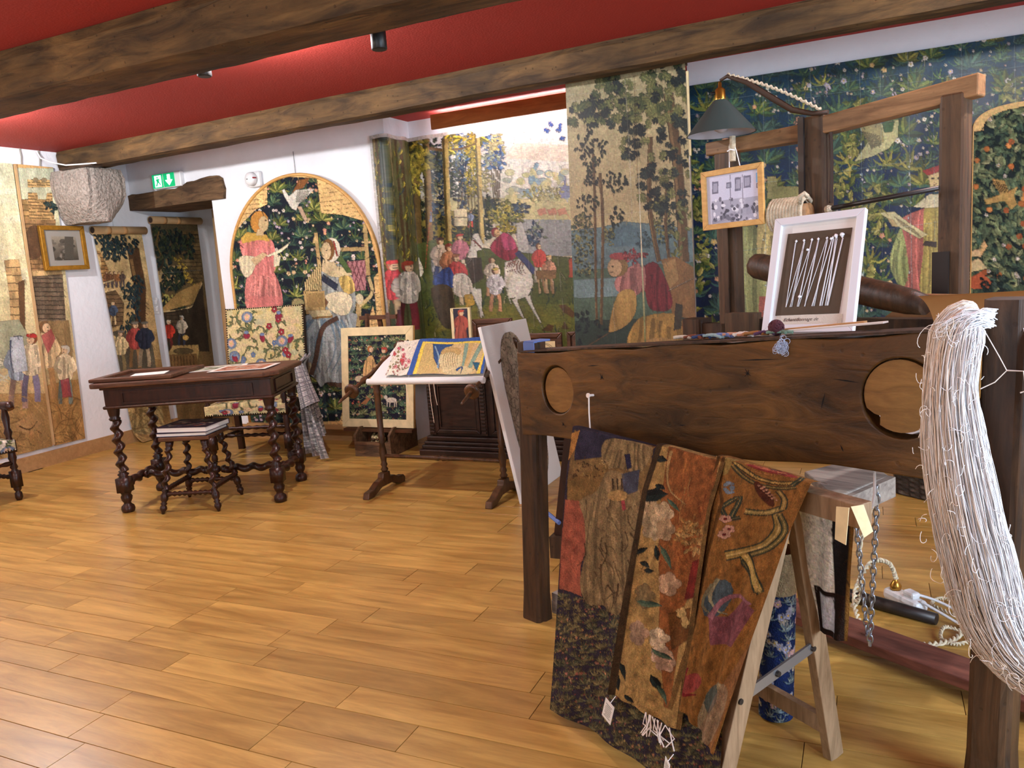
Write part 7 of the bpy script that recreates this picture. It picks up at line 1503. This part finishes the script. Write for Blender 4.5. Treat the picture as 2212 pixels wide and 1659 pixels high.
for q, (s, z0, z1, lab) in enumerate(((1.25, 0.742, 0.66, 'thick white thread end hanging under the plank near the chain'), (1.38, 0.75, 0.722, 'tiny white thread knot under the plank near the skein'))):
    mb = MB(); mb.tube([lw(s, 0.01, z0+0.02), lw(s+0.001, 0.008, (z0+z1)/2), lw(s-0.006, 0.008, z1)], [0.003, 0.0035, 0.0022], 6); o = mb.build('thread_end', 'wool_white'); tag(o, lab, 'thread')

# ================================================================== TRESTLE AND DRAPED TAPESTRIES
t = thing('pine_trestle', 'pale pine folding trestle standing in front of the loom plank', 'trestle', (-0.45, 1.95, 0))
bd = Vector((0.8036, -0.5952, 0)); sp = Vector((0.52, 0.85, 0)).normalized()
mb = MB(); mb.bar((-0.845, 2.313, 0.758), (-0.010, 1.694, 0.758), 0.045, 0.05); mb.build('bar', 'pine', t, world=True, bevel=0.002)
def aframe(ap, fb, ff):
    for foot, sg in ((fb, 1), (ff, -1)):
        mb = MB(); mb.bar(foot, Vector(ap)+sp*sg*0.018, 0.048, 0.026, tuple(bd)); mb.build('leg', 'pine', t, world=True, bevel=0.002)
aframe((-0.168, 1.812, 0.735), (-0.088, 2.0, 0.0), (-0.335, 1.625, 0.0)); aframe((-0.71, 2.212, 0.735), (-0.62, 2.42, 0.0), (-0.785, 2.06, 0.0))
mb = MB(); mb.bar((-0.272, 1.682, 0.305), (-0.130, 1.900, 0.345), 0.006, 0.026); mb.build('brace', 'steel', t, world=True)
mb = MB(); mb.bar((-0.755, 2.08, 0.33), (-0.67, 2.28, 0.34), 0.006, 0.026); mb.build('brace', 'steel', t, world=True)
for p in ((-0.272, 1.679, 0.305), (-0.201, 1.788, 0.325), (-0.130, 1.897, 0.345)): mb = MB(); mb.lathe([(0, 0.008), (1, 0.007)], Vector(p), Vector(p)-Vector((0.85, -0.52, 0)).normalized()*-0.008, 10); mb.build('rivet', 'iron', t, world=True)
mb = MB(); mb.bar((-0.115, 1.98, 0.10), (-0.60, 2.34, 0.10), 0.02, 0.045); mb.build('cross_rail', 'pine', t, world=True)
mb = MB(); mb.prism([(0, 0), (0.03, 0.005), (0.022, -0.075), (-0.004, -0.07)], (-0.062, 1.64, 0.79), (0.8036, -0.5952, 0.0), (0, 0, 1), (-0.595, -0.803, 0), 0.0015); mb.build('peeling_veneer', 'cream_paper', t, world=True); mb = MB(); mb.prism([(0, 0), (0.028, 0.0), (0.05, -0.06), (0.03, -0.07)], (-0.035, 1.652, 0.788), (0.8036, 0.5952, 0.0), (0, 0, 1), (-0.595, -0.803, 0), 0.0015); mb.build('peeling_veneer', 'cream_paper', t, world=True)
NO = np.array([-0.595, -0.8036, 0.0])
def mute(cv, s_=0.80, g_=0.92):
    L = cv.a.mean(2, keepdims=True); cv.a[:] = (L+(cv.a-L)*s_)*g_
def drape(TL, TR, BR, BL, lift, wr, ph, hem=0.0):
    f = lerp4(TL, TR, BR, BL)
    def g(U, V):
        lip = 0.07; q = np.clip(V/lip, 0, 1); Vb = np.clip((V-lip)/(1-lip), 0, 1); P = f(U, Vb)
        back = 0.055*(1-np.sin(q*PI/2)); up = 0.012*np.cos(q*PI/2)+0.0
        d = lift*np.minimum(1, 0.3+Vb*4)+wr*(np.sin(2*PI*(1.5*U+ph)+Vb*1.5)*0.5+0.5*np.sin(2*PI*(3.3*U+ph*2)+Vb*4))*np.minimum(1, 0.15+Vb*1.4)
        d = d-back
        P = [P[k]+NO[k]*d for k in range(3)]; P[2] = P[2]+up-0.022*(1-q)**2+hem*np.sin(U*5+ph)*Vb**4; P[2] = np.maximum(P[2], 0.008); return P
    return g
tq = K(1180, 900, 2.186)
def lipquad(W):
    TL, TR, BR, BL = [np.array(q) for q in W]; e = 0.07/0.93; return quad(TL-(BL-TL)*e, TR-(BR-TR)*e, BR, BL)
# bottom layer: flower-strewn ground and golden robe
W = [(-0.846, 2.253, 0.800), (-0.30, 1.849, 0.800), (-0.30, 1.590, 0.095), (-0.855, 1.962, 0.012)]
cv = Cv(270, 400, lipquad(W), (50, 42, 52))
st_ = [((104, 92, 58), (130, 116, 74)), ((84, 84, 60), (118, 106, 68))]
cv.strew(tq((0, 800), (420, 900), (900, 900), (900, 1900), (-40, 1900)), 0, 22, st_, [(150, 80, 66), (150, 126, 84)]); cv.strew(tq((0, 800), (420, 900), (900, 900), (900, 1900), (-40, 1900)), 0, 34, st_, [(150, 80, 66), (176, 120, 84), (150, 126, 84), (170, 104, 90)])
cv.poly(tq((140, 60), (540, 110), (500, 400), (120, 300)), (120, 92, 52)); cv.poly(tq((150, 60), (420, 80), (400, 180), (150, 200)), (48, 44, 60)); cv.poly(tq((110, 80), (170, 60), (150, 150), (120, 200)), (170, 116, 54))
cv.robe(tq((300, 110), (520, 120), (480, 260), (360, 240), (300, 240)), (136, 112, 72), 14, 0.6, 0.6, 1.2, -0.1)
cv.poly(tq((120, 290), (260, 240), (320, 220), (330, 320), (180, 390), (120, 390)), (120, 90, 46)); 
for q in range(40): x, y = random.uniform(160, 320), random.uniform(190, 280); cv.curve(tq((x, y))[0], tq((x+random.uniform(-30, 30), y+random.uniform(-20, 20)))[0], 0.4, 2.2, random.choice(((70, 46, 26), (166, 134, 76), (150, 120, 66))))
cv.poly(tq((110, 380), (180, 390), (215, 470), (220, 620), (190, 700), (200, 840), (80, 800), (90, 620)), (156, 82, 58))
for q in range(16): cv.curve(tq((random.uniform(110, 200), random.uniform(400, 760)))[0], tq((random.uniform(90, 200), random.uniform(400, 800)))[0], 0.1, 2.5, random.choice(((140, 56, 40), (186, 96, 66))), 0.5)
gold = tq((180, 390), (270, 345), (330, 250), (470, 330), (470, 500), (440, 760), (390, 920), (330, 930), (290, 890), (230, 880), (190, 780), (215, 620), (205, 480))
cv.robe(gold, (132, 108, 70), 12, 0.45, 0.6, 1.25)
for q in range(44): a = tq((random.uniform(200, 460), random.uniform(360, 900)))[0]; cv.curve(a, (a[0]+random.uniform(-26, 26), a[1]+random.uniform(10, 60)), random.uniform(-0.3, 0.3), random.uniform(2, 4.5), random.choice(((70, 50, 28), (160, 136, 92), (96, 74, 44))), 0.75)
cv.poly(tq((385, 270), (470, 250), (465, 350), (400, 370)), (66, 68, 80)); cv.poly(tq((395, 180), (420, 175), (430, 240), (410, 250)), (40, 38, 60)); cv.line(tq((390, 380), (400, 440)), 8, (150, 60, 60))
for x in (345, 365, 385): cv.line(tq((x, 290), (x+4, 340)), 2.4, (60, 44, 30))
cv.ell(*tq((370, 370))[0], 22, 12, (170, 132, 76)); cv.poly(tq((690, 1500), (830, 1500), (830, 1900), (690, 1900)), (62, 80, 140), 0.0); cv.mottle(0.1, 8).grain(0.12)
mute(cv, 0.9, 0.96); t = thing('draped_tapestry', 'wool tapestry with golden robe above a dark flowered ground, draped over the trestle', 'tapestry', (-0.7, 2.0, 0.02), 0, 'wool tapestries over the trestle'); cloth('wool_sheet', cv, drape(*W, 0.012, 0.010, 0.1, 0.006), 'wool_tapestry', t)
# middle layer
W = [(-0.515, 2.016, 0.812), (-0.312, 1.864, 0.810), (-0.385, 1.694, 0.218), (-0.615, 1.846, 0.172)]
cv = Cv(150, 380, lipquad(W), (176, 134, 66)); cv.poly(tq((595, 110), (720, 150), (830, 180), (830, 300), (820, 600), (700, 850), (640, 1340), (600, 1340)), (150, 84, 34))
for q in range(60): a = tq((random.uniform(600, 820), random.uniform(150, 640)))[0]; cv.curve(a, (a[0]+random.uniform(-6, 20), a[1]+random.uniform(20, 60)), 0.1, 3.5, random.choice(((120, 52, 22), (176, 104, 40), (140, 72, 30), (186, 140, 66))), 0.6)
cv.curve(tq((610, 150))[0], tq((720, 380))[0], 0.2, 7, (190, 144, 76)); cv.poly(tq((740, 640), (790, 620), (760, 800), (700, 820)), (124, 34, 24)); cv.poly(tq((640, 880), (740, 850), (730, 1000), (640, 1060)), (110, 66, 24))
cv.foliage(*tq((745, 520))[0], 26, 34, 70, 16, ((176, 120, 50), (206, 156, 80), (186, 130, 60)))
for (x, y, r_, c_) in ((540, 400, 24, (170, 140, 96)), (560, 480, 26, (186, 156, 108)), (610, 420, 24, (200, 166, 116)), (620, 490, 22, (190, 150, 100)), (600, 1080, 20, (200, 164, 124)), (590, 1000, 22, (206, 176, 130)), (620, 1120, 20, (196, 150, 110)), (690, 880, 12, (196, 156, 84)), (710, 920, 12, (200, 160, 84)), (490, 980, 26, (170, 132, 96)), (640, 740, 24, (196, 150, 104)), (520, 800, 26, (130, 104, 60))):
    for k_ in range(5): cv.ell(tq((x, y))[0][0]+r_*0.5*math.cos(k_*1.26), tq((x, y))[0][1]+r_*0.6*math.sin(k_*1.26), r_*0.55, r_*0.5, np.array(c_)*random.uniform(0.85, 1.1), k_)
BLK = (30, 32, 28)
for (x, y, L_, a) in ((530, 170, 34, 0.3), (560, 290, 26, 0.4), (590, 300, 24, 2.6), (480, 340, 70, -0.05), (470, 600, 30, -0.4), (490, 640, 30, 0.4), (510, 680, 30, 0.0), (580, 560, 34, 1.4), (360, 1180, 50, 1.35), (390, 1140, 44, 1.1), (560, 1180, 40, 1.2), (430, 1300, 26, 0.8)): cv.leaf(*tq((x, y))[0], L_, L_*0.4, a, BLK, (34, 44, 40))
for (x, y, L_, a) in ((600, 560, 60, 1.1), (470, 830, 70, 0.1), (560, 1050, 50, 0.6), (580, 1230, 50, 1.2), (630, 350, 40, 0.8)): cv.leaf(*tq((x, y))[0], L_, L_*0.22, a, (60, 84, 64), (84, 104, 74))
cv.line(tq((505, 130), (478, 330), (450, 620), (400, 940), (330, 1140), (300, 1210)), 13, (72, 50, 24)); cv.line(tq((830, 320), (812, 600), (770, 900), (700, 1140), (640, 1340)), 12, (120, 84, 36)); cv.a[:, :13] = (70, 50, 26); cv.a[:, -9:] = (110, 78, 34); cv.mottle(0.12, 7).grain(0.13)
mute(cv); t = thing('draped_tapestry', 'narrow wool tapestry with cream blossoms and black leaves, middle one on the trestle', 'tapestry', (-0.45, 1.85, 0.2), 0, 'wool tapestries over the trestle'); cloth('wool_sheet', cv, drape(*W, 0.034, 0.008, 0.4, 0.008), 'wool_tapestry', t)
st = MB()
for q in range(14): a = Vector((-0.47+random.uniform(-.03, .05), 1.70, 0.215)); a.y = 1.78-(a.x+0.5)*0.66-0.07; st.tube([a, a+Vector((random.gauss(0, .008), -0.01, -0.025)), a+Vector((random.gauss(0, .02), -0.012, -0.05))], 0.0016, 4)
o = st.build('fringe', 'wool_blush', t, world=True); o['kind'] = 'stuff'
# right layer
W = [(-0.335, 1.884, 0.820), (-0.111, 1.716, 0.812), (-0.299, 1.630, 0.215), (-0.395, 1.708, 0.250)]
cv = Cv(200, 400, lipquad(W), (142, 92, 36)); 
for q in range(120): a = tq((random.uniform(640, 1240), random.uniform(180, 1500)))[0]; cv.curve(a, (a[0]+random.uniform(-8, 8), a[1]+random.uniform(20, 50)), 0.1, 5, random.choice(((128, 80, 28), (156, 104, 44), (146, 94, 38))), 0.5)
cv.ell(*tq((1050, 310))[0], 56, 26, (140, 48, 40), 0.15); cv.ell(*tq((1040, 290))[0], 34, 14, (176, 84, 56), 0.15)
for q in range(10): cv.curve(tq((random.uniform(950, 1150), random.uniform(250, 370)))[0], tq((random.uniform(950, 1150), random.uniform(250, 370)))[0], 0.3, 3, random.choice(((190, 120, 60), (110, 30, 30), (200, 150, 90))))
cv.ell(*tq((1055, 258))[0], 14, 5, (30, 26, 30)); cv.ell(*tq((1050, 258))[0], 7, 2.5, (190, 180, 170))
for (p, w_, c_) in ((((880, 300), (960, 400), (1060, 440), (1160, 420)), 9, (170, 126, 52)), (((870, 330), (940, 440), (1050, 480), (1150, 460)), 6, (120, 96, 42)), (((1190, 290), (1180, 380), (1130, 450)), 6, (54, 60, 44)), (((1050, 660), (1060, 760), (980, 860), (830, 900)), 17, (140, 110, 48)), (((1065, 660), (1085, 770), (1010, 870), (900, 920), (940, 1020), (965, 1090)), 8, (110, 96, 46)), (((920, 650), (1000, 660), (1080, 620)), 12, (140, 116, 56)), (((1060, 500), (1090, 560), (1080, 630)), 10, (150, 116, 52)), (((820, 640), (900, 560), (860, 700)), 5, (60, 70, 52)), (((900, 900), (930, 980), (960, 1080)), 12, (160, 130, 60)), (((830, 640), (850, 700), (900, 690)), 4, (50, 60, 44))): cv.line(tq(*p), w_+6, (58, 62, 44)); cv.line(tq(*p), w_, np.array(c_)*1.12); cv.line(tq(*p), w_*0.3, (196, 160, 84))
cv.ell(*tq((1000, 530))[0], 12, 44, (84, 40, 22), -0.35)
for q in range(12): cv.ell(*tq((980+q*5+(q % 2)*16, 470+q*9))[0], 3.4, 3.4, (190, 130, 96)); 
for q in range(5): a = q*1.26; cv.ell(*tq((855+14*math.cos(a), 500+34*math.sin(a)))[0], 5, 9, (110, 124, 134), a)
for (x, y) in ((840, 700), (850, 760), (830, 790)): cv.blossom(*tq((x, y))[0], 11, (196, 140, 110), (120, 30, 30))
cv.ell(*tq((800, 1080))[0], 22, 36, (70, 84, 88), 0.4); cv.curve(tq((800, 1000))[0], tq((830, 1150))[0], 0.3, 8, (150, 140, 100)); cv.curve(tq((780, 1020))[0], tq((800, 1160))[0], 0.3, 6, (120, 110, 76))
cv.poly(tq((760, 1130), (830, 1160), (900, 1100), (940, 1160), (860, 1270), (780, 1240)), (128, 70, 74)); cv.curve(tq((770, 1150))[0], tq((930, 1130))[0], -0.35, 14, (146, 90, 96)); cv.ell(*tq((710, 1330))[0], 22, 12, (150, 60, 50), 0.3); cv.curve(tq((700, 1280))[0], tq((740, 1370))[0], 0.4, 6, (120, 30, 30)); cv.ell(*tq((800, 1440))[0], 26, 36, (150, 130, 90), 0.2); cv.ell(*tq((790, 1400))[0], 14, 16, (84, 92, 80))
cv.line(tq((840, 240), (830, 300), (812, 500), (830, 600), (760, 900), (720, 1150), (640, 1360)), 7, (96, 60, 20)); cv.poly(tq((840, 240), (900, 220), (870, 300), (850, 400), (825, 420)), (150, 120, 56)); cv.poly(tq((960, 1260), (1000, 1180), (820, 1560), (700, 1500)), (140, 96, 70), 0.4); cv.a[:, :7] = (92, 58, 22); cv.mottle(0.1, 7).grain(0.12)
mute(cv, 0.84); t = thing('draped_tapestry', 'ochre wool tapestry with scrolling leaves and seed pod, draped at the trestle end', 'tapestry', (-0.3, 1.72, 0.22), 0, 'wool tapestries over the trestle'); cloth('wool_sheet', cv, drape(*W, 0.026, 0.010, 0.7, 0.01), 'wool_tapestry', t)
# paper tags
def ptag(label, p, ang, w_, h, tilt):
    o = thing('paper_tag', label, 'tag', p, ang, 'paper tags on the tapestries'); e = Vector((math.cos(tilt), 0, math.sin(tilt))); f = Vector((-math.sin(tilt), 0, math.cos(tilt)))
    mb = MB(); mb.prism([(-w_/2, -h), (w_/2, -h), (w_/2, 0), (-w_/2, 0)], (0, 0, 0), e, f, (0, -1, 0), 0.001); mb.build('card', 'paper', o); st = MB()
    for q in range(8): L_ = w_*random.uniform(0.5, 0.75); st.prism([(-L_/2, -0.0006), (L_/2, -0.0006), (L_/2, 0.0006), (-L_/2, 0.0006)], tuple(f*(-h*0.2-h*0.09*q)), e, f, (0, -1, 0), 0.0014)
    k_ = st.build('printed_lines', 'iron', o); k_['kind'] = 'stuff'
    mb = MB(); mb.tube([f*-0.004, f*0.02+Vector((0.004, 0.01, 0))], 0.001, 4); mb.build('thread', 'wool_white', o)
ptag('larger white paper tag pinned near the golden robe', (-0.60, 1.74, 0.205), -0.6, 0.036, 0.062, -0.35); ptag('slim white paper tag by the fringe of the middle tapestry', (-0.425, 1.615, 0.165), -0.9, 0.024, 0.062, -0.3)
# reverse of the tapestry hanging behind the bar
W = [(-0.165, 1.80, 0.755), (-0.035, 1.72, 0.755), (-0.055, 1.83, 0.40), (-0.13, 1.90, 0.385)]
cv = Cv(50, 110, quad(*W), (218, 210, 196)); n_ = cv.a; n_[:, 34:46] = (30, 26, 26); n_[70:, 8:46] = (40, 28, 24); n_[74:104, 14:34] = (206, 206, 214); n_[:, 46:] = (120, 84, 40); cv.grain(0.06)
t = thing('tapestry_reverse', 'cream reverse of a tapestry with black edge hanging behind the trestle leg', 'tapestry', (-0.1, 1.82, 0.38)); cloth('cloth_back', cv, wave(lerp4(*W), (0.4, 0.9, 0), 0.01, 1.0), 'wool_tapestry', t)
# blue rolled tapestries
def blue_roll(label, x, y, r_, h, lean):
    t = thing('rolled_blue_tapestry', label, 'roll', (x, y, 0.0), 0, 'rolled blue tapestries'); cv = Cv(150, 230, [(0, 0), (150, 0), (150, 230*h/0.5), (0, 230*h/0.5)], (34, 48, 92)); HH_ = 230*h/0.5
    for q in range(80): x_, y_ = random.uniform(0, 150), random.uniform(10, HH_); cv.plant(x_, y_, 26, ((120, 140, 150), (160, 170, 160)), random.choice(((196, 160, 160), (206, 196, 180), (170, 170, 190))), 5, 3, 4.5)
    cv.a[:56] = (150, 132, 100); cv.mottle(0.06).grain(0.07)
    cloth('rolled_cloth', cv, lambda U, V: [x+lean[0]*(1-V)+r_*np.cos(U*2*PI), y+lean[1]*(1-V)+r_*np.sin(U*2*PI), 0.006+h*(1-V)+0*U], 'wool_tapestry', t)
    mb = MB(); mb.lathe([(0, r_*0.97), (0.004, r_*0.97)], (0, 0, 0.006), seg=24); mb.build('roll_end', 'cream_cloth', t)
blue_roll('blue flowered tapestry rolled upright behind the trestle leg', -0.245, 2.14, 0.047, 0.50, (0.02, -0.02))
blue_roll('blue flowered tapestry roll peeping out below the ochre tapestry', -0.41, 1.83, 0.04, 0.30, (0.0, 0.0))
# ---- dark trestle behind the loom post
t = thing('dark_trestle', 'dark wooden trestle leg standing behind the loom post', 'trestle', (-1.20, 3.2, 0))
mb = MB(); mb.box((-1.272, 3.125, 0.05), (0.075, 0.075, 0.10), None); mb.build('foot_block', 'loom_post', t, world=True)
mb = MB(); mb.bar((-1.268, 3.13, 0.10), (-1.17, 3.13, 0.66), 0.055, 0.035, (0, 1, 0)); mb.build('leg', 'turned_dark', t, world=True); mb = MB(); mb.bar((-0.98, 3.60, 0.0), (-1.10, 3.25, 0.66), 0.055, 0.035, (0, 1, 0)); mb.build('leg', 'turned_dark', t, world=True)
mb = MB(); mb.bar((-1.24, 3.14, 0.27), (-1.04, 3.42, 0.27), 0.03, 0.04); mb.build('cross_rail', 'turned_dark', t, world=True); mb = MB(); mb.bar((-1.22, 3.10, 0.66), (-1.05, 3.28, 0.66), 0.05, 0.05); mb.build('head_rail', 'turned_dark', t, world=True)
mb = MB(); mb.tube([(-1.42, 3.22, 0.205), (-1.26, 3.10, 0.165)], 0.010, 8); mb.build('metal_stay', 'blue_tape', t, world=True)
# ---- basket, pole, power strip, cables
t = thing('wicker_basket', 'dark wicker basket on the floor behind the loom', 'basket', (0.36, 4.45, 0), 0.95)
cvb = Cv(120, 40, [(0, 0), (120, 0), (120, 40), (0, 40)], (60, 50, 42)); hb = 0.26
for i in range(0, 120, 6): 
    for j in range(0, 40, 4): cvb.a[j:j+3, i:i+5] = np.array((96, 84, 72))*random.uniform(0.75, 1.2) if (i//6+j//4) % 2 else np.array((70, 60, 52))*random.uniform(0.8, 1.2)
def bk(U, V):
    a = U*2*PI; k_ = (np.abs(np.cos(a))**8+np.abs(np.sin(a))**8)**(-1/8); x = 0.25*k_*np.cos(a)*(1-0.12*V); y = 0.19*k_*np.sin(a)*(1-0.12*V); b_ = 0.004*np.sin(U*120)*np.sin(V*60); ca, sa = math.cos(0.95), math.sin(0.95); return [0.36+ca*x-sa*y+b_, 4.45+sa*x+ca*y+b_, 0.004+hb*(1-V)]
cloth('woven_side', cvb, bk, 'wool_tapestry', t)
mb = MB(); mb.tube([(0.25*math.cos(a)*(math.cos(a)**8+math.sin(a)**8)**(-1/8), 0.19*math.sin(a)*(math.cos(a)**8+math.sin(a)**8)**(-1/8), hb) for a in np.linspace(0, 2*PI, 40, endpoint=False)], 0.012, 7, closed=True); mb.build('rim', 'wicker', t, True); mb = MB(); mb.box((0, 0, 0.01), (0.42, 0.31, 0.008)); mb.build('base', 'wicker', t)
mb = MB(); mb.tube([(-0.30, 3.07, 0.022), (-0.10, 2.985, 0.022), (0.07, 2.905, 0.022), (0.205, 2.845, 0.022)], [0.022, 0.023, 0.023, 0.020], 12); o = mb.build('wooden_pole', 'iron', None, True); tag(o, 'dark round pole lying on the floor behind the treadle', 'pole')
t = thing('power_strip', 'white power strip on the floor with a brass-coloured plug', 'power strip', (0.113, 2.975, 0), -0.86)
mb = MB(); mb.box((0, 0, 0.024), (0.165, 0.058, 0.046)); mb.build('housing', 'white_plastic', t, bevel=0.016)
mb = MB(); mb.lathe([(0, 0.019), (0.4, 0.02), (0.7, 0.014), (1, 0.006)], (-0.045, 0, 0.046), (-0.045, 0, 0.085), 14); mb.build('plug', 'brass', t, True); mb = MB(); mb.box((0.03, 0, 0.058), (0.05, 0.035, 0.024)); mb.build('plug', 'white_plastic', t, bevel=0.008)
def cord(label, pts, r_, twisted, m='cable_cream', name='electric_cord'):
    pts = [Vector(p) for p in pts]; P = []
    for i in range(len(pts)-1):
        p0, p1, p2, p3 = pts[max(i-1, 0)], pts[i], pts[i+1], pts[min(i+2, len(pts)-1)]
        for k in range(8): q = k/8; P.append(0.5*((2*p1)+(p2-p0)*q+(2*p0-5*p1+4*p2-p3)*q*q+(3*p1-p0-3*p2+p3)*q**3))
    P.append(pts[-1]); o = thing(name, label, 'cord', pts[0]); 
    if twisted:
        Q = []
        for i in range(len(P)-1):
            for k in range(4): Q.append(P[i].lerp(P[i+1], k/4))
        for s_ in (0, PI): mb = MB(); mb.tube([p+Vector((r_*0.8*math.cos(i*0.7+s_), r_*0.8*math.sin(i*0.7+s_)*0.7, r_*0.8*math.sin(i*0.7+s_))) for i, p in enumerate(Q)], r_*0.75, 5); mb.build('strand', m if s_ == 0 else 'rope', o, True, True)
    else: mb = MB(); mb.tube(P, r_, 6); mb.build('sheath', m, o, True, True)
cord('twisted cream cord looping from the brass plug over the treadle', [(0.085, 3.01, 0.085), (0.06, 3.02, 0.14), (0.0, 2.98, 0.15), (-0.05, 2.86, 0.08), (-0.03, 2.74, 0.02), (0.03, 2.70, 0.012), (0.13, 2.66, 0.012), (0.24, 2.72, 0.012), (0.30, 2.86, 0.012)], 0.006, True)
cord('twisted cream cord climbing beside the chains', [(-0.06, 2.86, 0.03), (-0.035, 2.80, 0.10), (-0.03, 2.78, 0.30), (0.02, 2.78, 0.50), (0.0, 2.75, 0.66)], 0.005, True)
cord('plain white cord running from the power strip to the near post', [(0.16, 2.915, 0.05), (0.22, 2.88, 0.03), (0.30, 2.82, 0.012), (0.42, 2.75, 0.012)], 0.005, False, 'white_plastic')
cord('second white cord leaving the white plug of the power strip', [(0.14, 2.955, 0.06), (0.22, 2.95, 0.04), (0.34, 2.88, 0.012), (0.45, 2.82, 0.012)], 0.005, False, 'white_plastic')
cord('tangled loops of cream cord on the floor near the post', [(0.30, 3.0, 0.012), (0.24, 3.05, 0.012), (0.20, 2.98, 0.015), (0.27, 2.90, 0.015), (0.33, 2.80, 0.012), (0.26, 2.70, 0.012), (0.21, 2.72, 0.012), (0.23, 2.80, 0.02), (0.31, 2.76, 0.012), (0.38, 2.66, 0.012)], 0.0045, True)
